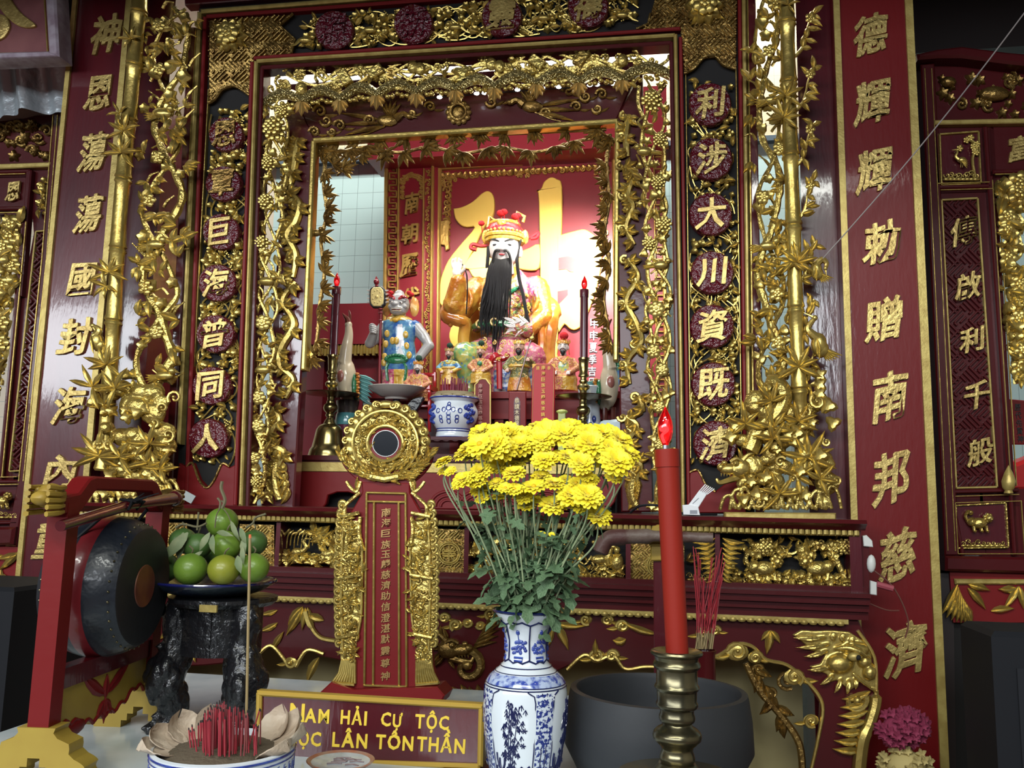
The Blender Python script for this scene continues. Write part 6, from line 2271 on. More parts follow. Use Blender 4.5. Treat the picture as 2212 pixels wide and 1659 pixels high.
figurine('small green and yellow figurine with a dark green pompom, above the blue-and-white incense pot', 971, 741, 832, 3.80, [G_GREENL, G_YEL, G_BLUE], G_PINKSKIN, mat('bronze_hat_glaze', (.35, .20, .06), .25, coat=.4), POMG, False,
         [(1, lambda x, y: y > 795), (2, lambda x, y: 786 < y <= 795)], _belt)
figurine('small porcelain figurine in orange robes with a dark pompom, seated on a red dragon throne', 1039, 736, 830, 3.84, [G_SALM, G_YEL], G_PINKSKIN, G_YEL, POMG, True, [(1, lambda x, y: y > 800)],
         lambda T, t, x, yf, r, w: (lambda b: (b.ell((x, yf + r * 3.4, w * .8), r * .7, r * .7, r * .3, 9, 6), b.build('green_disc', G_GREEN, t)))(MB(T)))
tt, T = figurine('small porcelain warrior figurine in olive armour with a gold helmet holding a spear', 1122, 726, 846, 3.80, [G_OLIVE, G_ORG], G_PINKSKIN, G_YEL, None, False, [(1, lambda x, y: y > 815)], _belt, 1.2,
                 (((-1.2, .30, .3), (-.9, .42, .9)), ((1.2, .2, .3), (.95, .12, 1.0))))
sp = thing('spear', 'thin brown spear with a gold head held by the olive armoured warrior figurine', 'spear', P(1117, 840, 3.74))
T7 = pxt(3.755, 1130, 780)
b = MB(T7); b.tube([(1116, 842, 0), (1140, 755, 0), (1147, 735, 0)], 1.5, 6); b.build('shaft', BROWN, sp)
b = MB(T7); b.ell((1149, 731, 0), 6, 5, 4, 8, 6); b.tube([(1150, 728, 0), (1153, 718, 0)], [3, .4], 6); b.build('head', GOLD, sp)
figurine('pale-faced seated figurine with a red pompom and a green disc on its salmon robe', 1217, 718, 846, 3.84, [G_SALM, G_YEL, G_GREENL], G_WHITE, G_ORG, POMR, True, [(2, lambda x, y: (x - 1217) ** 2 + (y - 790) ** 2 < 130), (1, lambda x, y: y > 812 and x > 1215)])
figurine('small porcelain old man figurine in pink robes, in a red chair below the demon', 904, 768, 868, 3.70, [G_SALM, G_RED], G_WHITE, G_ORG, POMG, True, [])
# red dragon throne behind the orange figurine, red chair for the old man
b = MB(pxt(3.90, 1039, 800))
for q in (-1, 1):
    b.tube(spline([(1039 + q * 14, 790, 0), (1039 + q * 34, 770, 4), (1039 + q * 50, 774, 4), (1039 + q * 60, 764, 4)], 4), [9] * 5 + [6] * 8, 7)
    for i in range(5):
        b.curl(1039 + q * (24 + i * 8), 772 + 5 * (i % 2), 6, i, 1.1, 2.6, 6, q, n=9)
    b.tube([(1039 + q * 40, 775, 6), (1039 + q * 42, 842, 10)], 6, 7)
b.prism([(1000, 782), (1078, 782), (1080, 842), (998, 842)], -8, 0, 2)
tag(b.build('red_throne', G_RED), 'small glossy red dragon throne behind the seated orange-robed figurine', 'throne')
b = MB(pxt(3.74, 915, 850))
b.prism([(884, 835), (938, 835), (938, 846), (884, 846)], -30, 30, 2)
for x in (888, 934):
    b.bar(x, 846, x, 935, 6, 20, 28, 1)
    b.bar(x, 800, x, 846, 5, -28, -20, 1)
b.bar(886, 806, 936, 806, 8, -28, -20, 2)
b.bar(888, 880, 934, 880, 5, 20, 28, 1)
tag(b.build('red_chair', G_RED), 'bright red little chair carrying the pink-robed old man figurine', 'chair')


# ---------------------------------------------------------------- cranes
def crane_statue(lab, x, ytop, yb, Y, d, front=False):
    T = pxt(Y, x, 780)
    t = thing('crane_statue', lab, 'statue', (P(x, yb, Y).x, Y, DTZ if Y < 3.69 else PTZ), 'porcelain cranes')
    b = MB(T)
    b.ell((x, yb - 62, 0), 21, 50, 24, 16, 12)
    b.ell((x + d * 8, yb - 40, -8), 22, 34, 24, 14, 10)
    nk = spline([(x - d * 2, yb - 96, 4), (x + d * 3, yb - 130, 6), (x + d * 7, yb - 158, 4), (x + d * 6, yb - 178, 3)], 6)
    b.tube(nk, [lerp(16, 7, (i / (len(nk) - 1)) ** .7) for i in range(len(nk))], 10)
    b.ell((x + d * 6, yb - 180, 3), 8, 9, 8, 10, 8)
    bo = b.melt('body', CREAM, t, .0036, 3)
    b = MB(T)
    b.tube([(x + d * 6, yb - 176, 3), (x + d * 4, yb - 192, 4), (x - d * 6, yb - 204, 6)], [7.5, 6, 1.2], 8)
    b.tube(spline([(x + d * 8, yb - 184, 2), (x + d * 9, yb - 200, 2), (x + d * 6, yb - 212, 2)], 3), [3, 3, 3, 3, 2.5, 2, .6], 6)
    b.build('bill', BROWN, bo)
    b = MB(T); b.ell((x - d * 4, yb - 66, 20), 9, 15, 6, 12, 8); b.build('breast_spot', mat('rust_glaze', (.28, .10, .08), .3, coat=.4), bo)
    b = MB(T)
    for i in range(7):
        b.leaf(x + d * 24, yb - 70 + i * 7, .15 + .06 * i if d > 0 else math.pi - .15 - .06 * i, 44 - i * 2, 10, 4 - i, th=5, bend=.25 * d)
    b.build('wing', TURQ, bo)
    b = MB(T); b.ell((x + d * 22, yb - 46, 4), 8, 30, 16, 10, 9); b.build('wing_shoulder', G_GREEN, bo)
    b = MB(T)
    for i in range(9):
        b.ell((x + d * (28 + 2 * (i % 2)), yb - 72 + i * 6, 12), 5, 4, 5, 7, 5)
    b.build('spotted_band', G_ORG, bo)
    b = MB(T)
    for i in range(5):
        b.leaf(x + d * 34, yb - 24, math.pi / 2 - d * (.25 + .14 * i), 50, 9, -6, th=4)
    b.build('tail', mat('striped_tail_glaze', (.10, .12, .10), .25, coat=.4, col2=(.40, .46, .42), mixscale=60), bo)
    for q in (-9, 9):
        b = MB(T)
        b.tube([(x + q, yb - 14, 0), (x + q * .9, yb + 70, 0)], [6, 4.5], 8)
        b.build('leg', BROWN, bo)
    return t


crane_statue('tall cream porcelain crane with turquoise wing and upturned bill, beside the demon statue', 748, 680, 882, 3.62, 1)
cr2 = crane_statue('cream porcelain crane with a round red breast spot and brown legs behind the right candlestick', 1316, 690, 894, 3.62, -1)
# robed statue half hidden behind the right stile
T = pxt(3.84, 1345, 800)
fs = thing('robed_statue', 'brightly glazed robed statue with pink sleeves half hidden behind the right inner frame', 'statue', (P(1345, 846, 3.84).x, 3.84, PTZ))
b = MB(T)
b.loft([[(1350 + rx * math.cos(a), y, rz * math.sin(a)) for a in [i * math.pi / 10 for i in range(20)]] for y, rx, rz in ((745, 14, 12), (755, 32, 20), (800, 30, 24), (830, 34, 26), (870, 40, 28))])
limb(b, [(1326, 760, 4, 13), (1318, 800, 18, 14), (1326, 850, 22, 10), (1314, 880, 22, 5)])
limb(b, [(1376, 760, 4, 13), (1384, 800, 14, 14), (1372, 830, 22, 10)])
b.melt('robed_body', [G_PINK, G_GREEN, G_BLUE, G_YEL], fs, .0036, 2, pick_px([(1, lambda x, y: y < 800 and x > 1318), (2, lambda x, y: 800 <= y < 832 and x > 1322), (3, lambda x, y: y > 868)]))
face(T, fs, 1352, 722, 16, G_PINKSKIN, 6, beard=1)
b = MB(T); b.ell((1352, 704, 5), 18, 12, 16, 12, 8); b.ell((1318, 742, 10), 12, 10, 8, 10, 7); b.build('hat', G_PINK, fs)

# ---------------------------------------------------------------- vessels, tablets, card
# glazed jar
t = thing('glazed_jar', 'tall jar with turquoise band and dark red body behind the left candlestick', 'jar', P(747, 960, 3.62))
base = P(747, 960, 3.62); base.z = DTZ
t.location = base
s = S(747, 960, 3.62)


def trow(rows, n=32):
    b = MB()
    b.loft([[(base.x + r * s * math.cos(2 * math.pi * i / n), base.y + r * s * math.sin(2 * math.pi * i / n), base.z + h * s) for i in range(n)] for h, r in rows])
    return b


trow([(0, 16), (4, 18), (40, 21), (70, 24), (72, 24)]).build('body', mat('oxblood_glaze', (.10, .02, .045), .18, coat=.5), t)
trow([(72, 25), (80, 25.5), (94, 24), (98, 22)]).build('turquoise_band', mat('teal_glaze', (.07, .22, .24), .18, coat=.6), t)
trow([(98, 22), (110, 22.5), (124, 25), (125, 24), (112, 21)]).build('smoky_neck', mat('smoky_glass', (.10, .08, .07), .15, trans=.6), t)
# footed dish
base = P(853, 950, 3.58); base.z = DTZ
s = S(853, 900, 3.58)
t = thing('footed_dish', 'wide pale dish on a dark foot in front of the demon statue', 'dish', base)
hh = (P(853, 838, 3.58).z - DTZ) / s
trow([(hh - 26, 24), (hh - 22, 26), (hh - 20, 34), (hh - 8, 54), (hh, 63), (hh + .8, 62), (hh - 6, 52), (hh - 17, 30), (hh - 18, 2)]).build('dish', mat('pale_dish_glaze', (.42, .40, .36), .3, coat=.3), t)
trow([(0, 22), (4, 24), (10, 10), (60, 6), (hh - 26, 8)]).build('foot', mat('blue_metal', (.05, .07, .12), .3, .4), t)
b = MB(pxt(3.56, 900, 900)); b.prism([(p.x, p.y) for p in spline([(875, 880, 0), (892, 862, 0), (915, 858, 0), (908, 876, 0), (900, 890, 0), (905, 905, 0), (912, 930, 0), (905, 985, 0), (890, 985, 0), (884, 900, 0)], 4)], -10, 4, 2)
tag(b.build('black_carving', BLACKL), 'small black carved wooden stand with a fin shape beside the red chair', 'carving')
# incense pot on its stand
base = P(974, 984, 3.52); base.z = DTZ
s = S(974, 940, 3.52)
t = thing('small_stand', 'low dark red stand with wavy skirt under the blue-and-white incense pot', 'stand', base)
st_h = 44
b = MB()
hw = 60 * s
b.box(base.x - hw, base.y - .05, DTZ + (st_h - 6) * s, base.x + hw, base.y + .11, DTZ + st_h * s)
b.box(base.x - hw * .97, base.y - .045, DTZ, base.x + hw * .97, base.y + .10, DTZ + 8 * s)
b.build('shelf', LACQB, t)
b = MB(pxt(base.y - .045, 974, 950))
b.prism([(p.x, p.y) for p in [Vector((916 + i * 3.9, 943, 0)) for i in range(31)]] + [(1033 - i * 3.9, 950 + 3 * abs(math.sin(i * .62))) for i in range(31)], -4, 0)
b.build('wavy_skirt', LACQB, t)
b = MB()
for x in (-.9, .9):
    b.box(base.x + hw * x - .008, base.y - .04, DTZ, base.x + hw * x + .008, base.y - .02, DTZ + st_h * s)
b.build('leg', LACQB, t)
z0 = base.z + st_h * s
base = Vector((base.x, base.y + .035, z0))
s = S(974, 900, 3.55)
t = thing('incense_pot', 'blue-and-white porcelain incense pot with a pink stick bundle on the small red stand', 'incense pot', base)
trow([(0, 37), (6, 38.5), (12, 37), (18, 36), (24, 40), (36, 48), (50, 52), (62, 51), (74, 45), (78, 44), (82, 50), (86, 53), (88, 52), (86, 48), (80, 40)], 40).build('pot', PORC, t)
bs = MB()
n = 40
bs_rows = lambda h, r: [(base.x + r * s * math.cos(2 * math.pi * i / n), base.y + r * s * math.sin(2 * math.pi * i / n), base.z + h * s) for i in range(n)]
b = MB()
for h, r, w in ((20, 37.5, 1.0), (15, 37.5, 1.0), (86, 53, 1.6), (2, 38.4, 1.2)):
    b.tube(bs_rows(h, r) + [bs_rows(h, r)[0]], w * s, 6)
b.build('blue_band', COBALT, t)


def surf(hh, rr, ang):
    return Vector((base.x + rr * s * math.sin(ang), base.y - rr * s * math.cos(ang), base.z + hh * s))


PROF_POT = [(24, 40), (36, 48), (50, 52), (62, 51), (74, 45)]


def rad_at(h):
    for (h0, r0), (h1, r1) in zip(PROF_POT, PROF_POT[1:]):
        if h <= h1:
            return lerp(r0, r1, (h - h0) / (h1 - h0))
    return 45


b = MB()
for cx, ch, rr in ((0, 62, 6), (-10, 58, 5), (10, 58, 5), (0, 50, 5), (0, 42, 5), (0, 34, 5), (-24, 56, 5), (24, 56, 5), (-18, 42, 4.5), (18, 42, 4.5), (-18, 35, 4.5), (18, 35, 4.5), (0, 70, 4)):
    pts = []
    for i in range(12):
        a = i * .55
        h = ch + rr * math.sin(a)
        pts.append(surf(h, rad_at(h) + .5, (cx + rr * .8 * math.cos(a)) / 50))
    b.tube(pts, 1.1 * s, 5)
for q in (-1, 1):
    for k in range(16):
        h = 34 + k * 2.4
        a = q * (.95 + .22 * math.sin(k * .9))
        b.ell(surf(h, rad_at(h) - .3, a), 5.0 * s, 5.0 * s, 5.0 * s, 8, 6)
b.build('dragon_painting', COBALT, t)
b = MB()
for i in range(11):
    a = i * 2 * math.pi / 11
    c = Vector((base.x + 38 * s * math.cos(a), base.y + 38 * s * math.sin(a), base.z + 88 * s))
    b.ell(c, 16 * s, 16 * s, 7 * s, 8, 6)
b.lathe([(34 * s, base.z + 82 * s), (46 * s, base.z + 92 * s), (40 * s, base.z + 100 * s), (30 * s, base.z + 96 * s), (2 * s, base.z + 94 * s)], 24, cx=base.x, cy=base.y)
b.build('lotus_rim', mat('brown_paper', (.13, .10, .045), .6), t)
STICK = mat('pink_incense_stick', (.20, .02, .05), .6)
rng = random.Random(12)
for i in range(46):
    x, y = rng.uniform(-26, 26) * s, rng.uniform(-12, 12) * s
    b = MB()
    b.tube([(base.x + x, base.y + y, base.z + 92 * s), (base.x + x * 1.08 + rng.uniform(-2, 2) * s, base.y + y, base.z + (112 + rng.uniform(0, 22)) * s)], 1.1 * s, 5)
    b.build('incense_stick', STICK, t)


def tablet(name, lab, cat, poly, Y, m_, text=None, edge=None, h0=-8, border=None):
    T = pxt(Y, poly[0][0], poly[0][1])
    t = thing(name, lab, cat, (P(poly[0][0], poly[0][1], Y).x, Y, DTZ))
    b = MB(T); b.prism(poly, h0, 0, 1.2); b.build('board', m_, t)
    if edge:
        b = MB(T); b.tube([(x, y, 0) for x, y in edge], 1.8, 6); b.build('gold_edge', GOLDP, t)
    return t, T


def column(t, T, chars, x, y0, dy, w, h, m_, bold=.012, dx=0.0, name='lettering', h0=0):
    for i, ch in enumerate(chars):
        b = MB(T)
        b.glyph(ch, x + dx * i, y0 + dy * i, w, h, h0, 2, bold=bold)
        b.build(name, m_, t)


t, T = tablet('spirit_tablet', 'red spirit tablet with arched gold-edged top beside the blue-and-white incense pot', 'tablet', [(1022, 984), (1026, 830), (1030, 826), (1034, 820), (1042, 818), (1050, 818), (1056, 826), (1060, 830), (1060, 984)], 3.60, REDP,
              edge=[(1024, 984), (1026, 831), (1031, 827), (1035, 820), (1042, 818), (1050, 819), (1055, 826), (1059, 831), (1059, 984)])
column(t, T, '南海巨族玉麟慈濟默靈尊神', 1038, 834, 11.5, 9, 10, mat('pale_lettering', (.45, .22, .18), .5), dx=-.05)
t, T = tablet('spirit_tablet', 'narrow dark red tablet with cream characters in a sunken panel below the warrior figurine', 'tablet', [(1098, 984), (1099, 846), (1136, 846), (1136, 984)], 3.62, REDP)
b = MB(T); b.prism([(1109, 984), (1110, 868), (1112, 861), (1117, 857), (1122, 861), (1124, 868), (1124, 984)], -1, .8); b.build('sunken_panel', LACQB, t)
column(t, T, '恭請木德星君', 1117, 866, 12.4, 10, 11.5, mat('cream_lettering', (.62, .52, .33), .5), h0=.5)
t, T = tablet('offering_card', 'tall bright red paper card with yellow corners and a gold column of characters', 'card', [(1146, 984), (1150, 792), (1158, 785), (1192, 785), (1199, 793), (1196, 984)], 3.57, mat('red_card', (.40, .014, .02), .5), h0=-3)
b = MB(T)
b.prism([(1150, 786), (1160, 786), (1150, 796)], -2, .4)
b.prism([(1190, 786), (1199, 786), (1199, 796)], -2, .4)
b.build('yellow_corner', mat('card_yellow', (.75, .42, .06), .5), t)
b = MB(T); b.tube([(1148, 984, .3), (1152.5, 797, .3), (1159.5, 788.5, .3), (1190.5, 788.5, .3), (1196.5, 797, .3), (1193.5, 984, .3)], .5, 5); b.build('gold_line', GOLDP, t)
CARDG = mat('card_gold', (.75, .44, .08), .45)
column(t, T, '南海巨族玉麟慈濟鎮信澄湛默靈', 1174, 794.5, 12.6, 8.5, 9, CARDG, dx=-.12)
for ch, x in (('請', 1162), ('恭', 1186)):
    b = MB(T); b.glyph(ch, x, 795, 7, 8, 0, 1, bold=.01); b.build('lettering', CARDG, t)
b = MB(pxt(3.50, 1100, 940)); b.ell((1102, 956, 0), 52, 36, 30, 18, 10)
tag(b.build('cushion', mat('rust_red_cloth', (.24, .035, .02), .85)), 'rounded rust red cloth bundle behind the tallest yellow chrysanthemums', 'cushion')
# blue and white vase behind right candlestick
base = P(1272, 984, 3.62); base.z = DTZ
s = S(1272, 940, 3.62)
t = thing('porcelain_vase', 'blue-and-white porcelain vase standing behind the right brass candlestick', 'vase', base)
trow([(0, 20), (6, 22), (40, 26), (70, 27), (110, 23), (140, 22), (158, 26), (161, 28), (162, 27), (150, 20)], 36).build('body', PORC, t)
b = MB()
rng = random.Random(8)
for i in range(26):
    a = rng.uniform(-1.2, 1.2)
    h = rng.uniform(30, 92)
    c = Vector((base.x + 26 * s * math.sin(a), base.y - 26 * s * math.cos(a), base.z + h * s))
    b.ell(c, 5 * s, 2 * s, 8 * s, 7, 5)
b.build('plant_painting', COBALT, t)
# marble-grey bundle at far right of the desk
b = MB(pxt(3.52, 1325, 950)); b.prism([(p.x, p.y) for p in spline([(1290, 984, 0), (1294, 918, 0), (1318, 908, 0), (1345, 914, 0), (1350, 984, 0)], 4)], -30, 12, 6)
tag(b.build('white_box', mat('pale_blue_plastic', (.50, .60, .64), .35)), 'pale blue-white carton behind the chrysanthemums near the right inner frame', 'box')
b = MB(pxt(3.60, 1215, 890)); b.ell((1214, 890, 0), 13, 6, 9, 12, 8); b.prism([(1206, 890), (1222, 890), (1222, 984), (1206, 984)], -8, 6, 1)
tag(b.build('lidded_jar', mat('lime_glaze', (.45, .50, .12), .3, coat=.4)), 'small jar with a lime green domed lid beside the red paper card', 'jar')
# black cable and white card on the altar table
b = MB()
q = [P(1362, 1098, 3.0), P(1385, 1090, 2.95), P(1430, 1093, 2.93), P(1480, 1108, 2.90), P(1522, 1106, 2.92), P(1548, 1104, 2.95)]
for v in q:
    v.z = TZ + .006
q[1].z = q[2].z = TZ + .03
b.tube(spline(q, 6), .004, 7)
tag(b.build('black_cable', BLACKM), 'black cable lying looped on the altar table behind the red candle', 'cable')
pc = thing('card_box', 'white slotted lamp box leaning against the gilded dragon carving on the altar table', 'box', P(1510, 1112, 2.88))
T7 = pxt(2.90, 1510, 1090)
WB = mat('white_card', (.70, .72, .75), .5)
b = MB(T7); b.prism([(1474, 1091), (1488, 1090), (1508, 1094), (1512, 1113), (1476, 1112)], -24, 8, 1); b.build('base', WB, pc)
b = MB(T7); b.prism([(1487, 1091), (1510, 1060), (1528, 1066), (1509, 1096)], -10, 4, 1); b.build('flap', WB, pc)
b = MB(T7)
for i in range(6):
    b.bar(1510 + i * 3.4, 1062 + i * 1.2, 1524 + i * 3.8, 1046 + i * 2, 2.2, -10 + 2 * i, 4, .4)
b.build('slats', WB, pc)
b = MB(T7)
b.prism([(1490, 1102), (1506, 1102), (1506, 1110), (1490, 1110)], 7, 8.6)
for i in range(5):
    b.bar(1496 + i * 2.6, 1088 - i * 2.4, 1499 + i * 2.6, 1085.5 - i * 2.4, 1.6, 3.4, 4.5)
b.build('print', mat('grey_print', (.25, .26, .30), .6), pc)
# ================================================================ offering table in front
TBZ = 0.95
tb = thing('offering_table', 'low offering table with a blue-white marble top carrying the drum, fruit and incense', 'table', (-.8, 1.9, 0))
b = MB(); b.box(-1.52, 1.15, TBZ - .03, .165, 2.60, TBZ); b.build('marble_top', MARBLE, tb)
b = MB()
b.box(-1.48, 1.19, TBZ - .14, .125, 2.56, TBZ - .03)
b.build('apron', LACQB, tb)
for x, y in ((-1.44, 1.24), (.08, 1.24), (-1.44, 2.51), (.08, 2.51)):
    b = MB(); b.box(x - .04, y - .04, 0, x + .04, y + .04, TBZ - .14); b.build('leg', LACQB, tb)

# ---------------------------------------------------------------- drum stand
A_ = PZ(84, 1686, TBZ)
B_ = PZ(306, 1566, TBZ)
E1 = (B_ - A_).normalized()
E2 = Vector((E1.y, -E1.x, 0))
LEN = (B_ - A_).length
ds = thing('drum_stand', 'red and yellow wooden drum stand with gilded dragon ends on the marble table', 'drum stand', A_)


def TD(p):
    """along the frame, across it, up"""
    return A_ + E1 * p[0] + E2 * p[1] + Vector((0, 0, p[2]))


def foot(at):
    out = [(-.105, 0), (-.10, .035), (-.075, .05), (-.065, .075), (-.04, .088), (-.035, .104), (.035, .104), (.04, .088), (.065, .075), (.075, .05), (.10, .035), (.105, 0),
           (.04, 0), (.04, .016), (.026, .016), (.026, .032), (.012, .032), (.012, .048), (-.012, .048), (-.012, .032), (-.026, .032), (-.026, .016), (-.04, .016), (-.04, 0)]
    b = MB(lambda p: TD((at + p[2], p[0], p[1])))
    o2 = out[:12]
    # solid in strips so the stepped cut-out stays open
    strips = [(0, .016, .04), (.016, .032, .026), (.032, .048, .012), (.048, .104, 0)]

    def wid(z):
        for (x0, z0), (x1, z1) in zip(out[6:11], out[7:12]):
            if z1 <= z <= z0:
                return lerp(x1, x0, (z - z1) / max(1e-6, z0 - z1))
        return .035
    for za, zb_, hole in strips:
        n = 6
        zz = [lerp(za, zb_, i / n) for i in range(n + 1)]
        for q in (-1, 1):
            poly = [(q * hole, za)] + [(q * (wid(z) + .004 * math.sin(z * 190)), z) for z in zz] + [(q * hole, zb_)]
            b.prism(poly, -.026, .026)
    b.build('foot', YPAINT, ds)


foot(0)
foot(LEN)
b = MB(TD)


def tdbar(mb, a0, a1, w, z0, z1):
    mb.box(a0, -w, z0, a1, w, z1)


PT = .535
for a in (0, LEN):
    b = MB(TD); b.box(a - .021, -.021, .10, a + .021, .021, PT); b.build('post', REDP, ds)
b = MB(TD); b.box(.02, -.016, .165, LEN - .02, .016, .205); b.build('rail', LACQ, ds)
b = MB(TD)
lo = [(.03 + (LEN - .06) * i / 40, .062 + .014 * abs(math.sin(i * .62)) + .03 * math.exp(-((i - 36) / 6) ** 2) + .02 * math.exp(-((i - 4) / 5) ** 2)) for i in range(41)]
bb_ = MB(lambda p: TD((p[0], p[2], p[1])))
bb_.prism(lo + [(LEN - .022, .166), (.022, .166)], -.010, .010)
yb_ = bb_.build('board', YPAINT, ds)
bb_ = MB(lambda p: TD((p[0], p[2], p[1])))
cx = LEN * .5
for q in (-1, 1):
    bb_.leaf(cx, .118, 1.5708 - q * 1.25, .13, .03, .011, th=.004, bend=q * .35)
    bb_.leaf(cx, .105, -1.5708 + q * .75, .05, .028, .011, th=.004)
bb_.leaf(cx, .11, 1.57, .05, .03, .011, th=.004)
bb_.leaf(cx, .11, -1.57, .055, .022, .011, th=.004)
bb_.tube([(p[0], p[1] + .003, .011) for p in lo], .004, 6)
bb_.ell((lo[4][0] + .03, .075, .011), .04, .016, .006, 10, 6)
bb_.build('bat_ornament', REDP, yb_)
# arched top beam
bb_ = MB(lambda p: TD((p[0], p[2], p[1])))
bb_.prism([(-.035, PT - .025), (-.035, PT + .012), (.02, PT + .02), (.055, PT + .05), (.08, PT + .056), (LEN - .08, PT + .056), (LEN - .055, PT + .05), (LEN - .02, PT + .02), (LEN + .035, PT + .012), (LEN + .035, PT - .025), (LEN - .03, PT - .02), (LEN - .085, PT + .026), (.085, PT + .026), (.03, PT - .02)], -.02, .02, .004)
bb_.build('top_beam', REDP, ds)
for a, q in ((-.05, -1), (LEN + .05, 1)):
    bb_ = MB(lambda p: TD((p[0], p[2], p[1])))
    bb_.ell((a, PT + .012, 0), .034, .026, .026, 12, 8)
    bb_.ell((a + q * .03, PT + .008, 0), .022, .015, .02, 10, 7)
    for k in range(5):
        bb_.tube([(a - q * .01, PT + .03 - k * .012, .02), (a + q * .02, PT + .028 - k * .012, .028), (a + q * .045, PT + .03 - k * .013, .02)], .0055, 6)
        bb_.tube([(a - q * .01, PT + .03 - k * .012, -.02), (a + q * .02, PT + .028 - k * .012, -.028), (a + q * .045, PT + .03 - k * .013, -.02)], .0055, 6)
    for zz in (-.02, .02):
        bb_.ell((a + q * .012, PT + .022, zz), .008, nu=8, nv=6)
    bb_.build('dragon_end', YPAINT if q < 0 else GOLDD, ds)
b = MB(TD)
b.tube([(-.06, .03, PT - .045), (LEN * .5, .028, PT - .005), (LEN + .03, .026, PT + .012)], [.011, .012, .016], 10)
b.ell((LEN + .03, .026, PT + .012), .02, .02, .02, 10, 8)
hb = b.build('hanging_bar', LACQ, ds)
b = MB(TD)
for k in range(6):
    b.tube([(LEN * .5 + .012 * k - .03, .028 + .014 * math.cos(k), PT - .016), (LEN * .5 + .012 * k - .02, .045, PT + .004), (LEN * .5 + .012 * k - .01, .012, PT + .008)], .003, 6)
for k in range(5):
    b.tube([(LEN * .5, .035, PT + .004), (LEN * .5 + .05 * math.cos(k * 1.3), .045 + .01 * k, PT + .012 + .012 * math.sin(k * 2))], [.003, .001], 5)
b.build('black_cord', BLACKM, hb)
# the drum
dc = P(206, 1263, 1.0)
mid = TD((LEN * .5, 0, 0))
k_ = (mid - CAM).length / (dc - CAM).length
DC = CAM + (dc - CAM) * (mid.y / dc.y)
DC = DC + E2 * .027
dr = thing('drum', 'striped black, red and dark blue barrel drum hanging in the red stand', 'drum', DC)


def TR_(p):
    return DC + E2 * p[0] + E1 * p[1] + Vector((0, 0, p[2]))


HL, RM, RH = .085, .156, .128


def drr(x):
    return RH + (RM - RH) * (1 - (x / HL) ** 2)


n = 48
DBLUE = mat('drum_dark_blue', (.008, .011, .018), .4, coat=.2, bump=.6, scale=24, dist=.006)
DRED = mat('drum_red', (.15, .012, .016), .3, coat=.35, bump=.4, scale=24, dist=.004)
for xa, xb, m_, nm in ((.025, HL, DBLUE, 'rim_band'), (-.010, .025, DRED, 'red_band'), (-.035, -.010, DBLUE, 'dark_band'), (-.060, -.035, DRED, 'red_band'), (-HL, -.060, DBLUE, 'rim_band')):
    b = MB(TR_)
    b.loft([[(x, drr(x) * math.cos(2 * math.pi * i / n), drr(x) * math.sin(2 * math.pi * i / n)) for i in range(n)] for x in [lerp(xa, xb, k / 5) for k in range(6)]], caps=False)
    b.build(nm, m_, dr, recalc=True)
for q in (-1, 1):
    b = MB(TR_)
    b.loft([[(q * x, r * math.cos(2 * math.pi * i / n), r * math.sin(2 * math.pi * i / n)) for i in range(n)] for x, r in ((HL, RH), (HL + .002, RH - .004), (HL + .001, .05), (HL + .001, .002))])
    h_ = b.build('drum_head', mat('black_drum_skin', (.008, .008, .010), .55, bump=.3, scale=20, dist=.003), dr)
    b = MB(TR_)
    b.loft([[(q * x, r * math.cos(2 * math.pi * i / 32), r * math.sin(2 * math.pi * i / 32)) for i in range(32)] for x, r in ((HL + .001, .047), (HL + .003, .046), (HL + .003, .002))])
    b.build('painted_disc', mat('rust_paint', (.10, .022, .012), .55, col2=(.16, .05, .015), mixscale=18), h_)
    b = MB(TR_)
    for i in range(40):
        a = 2 * math.pi * i / 40
        b.ell((q * (HL - .012), (drr(HL - .012) + .001) * math.cos(a), (drr(HL - .012) + .001) * math.sin(a)), .0028, nu=6, nv=5)
    b.build('tack_ring', BRASSD, h_)
for a in (-.11, .11):
    b = MB(TR_)
    top = TD((LEN * .5, .028, PT - .01)) - DC
    b.tube([(-.02, a, math.sqrt(max(0, RM ** 2 - a * a)) - .006), (top.dot(E2), a * .8, top.z - .005)], .004, 6)
    b.build('hanging_rope', BLACKM, dr)

# ---------------------------------------------------------------- black carved stand, dish and green fruit
SYY = 2.0
ss = S(465, 1300, SYY)
sb_ = P(470, 1500, SYY); sb_.z = TBZ
zr = P(465, 1254, SYY).z
t = thing('carved_stand', 'black lacquered carved stand with curving dragon legs under the fruit dish', 'stand', sb_)
b = MB()
b.lathe([(.118, zr - .055), (.128, zr - .045), (.128, zr - .036), (.11, zr - .034)], 40, cx=sb_.x, cy=sb_.y)
b.build('top_ring', BLACKL, t)
b = MB()
for i in range(5):
    a = 2 * math.pi * i / 5 + .55
    b.loft([[(sb_.x + .096 * math.cos(a + d) , sb_.y + .096 * math.sin(a + d), zr - .05 - dz) for d in (-.62, -.3, 0, .3, .62)] + [(sb_.x + .080 * math.cos(a + d), sb_.y + .080 * math.sin(a + d), zr - .05 - dz) for d in (.62, .3, 0, -.3, -.62)] for dz in (0, .05, .10, .118)])
b.build('carved_skirt', BLACKL, t)
Tn = pxt(SYY, 465, 1400)
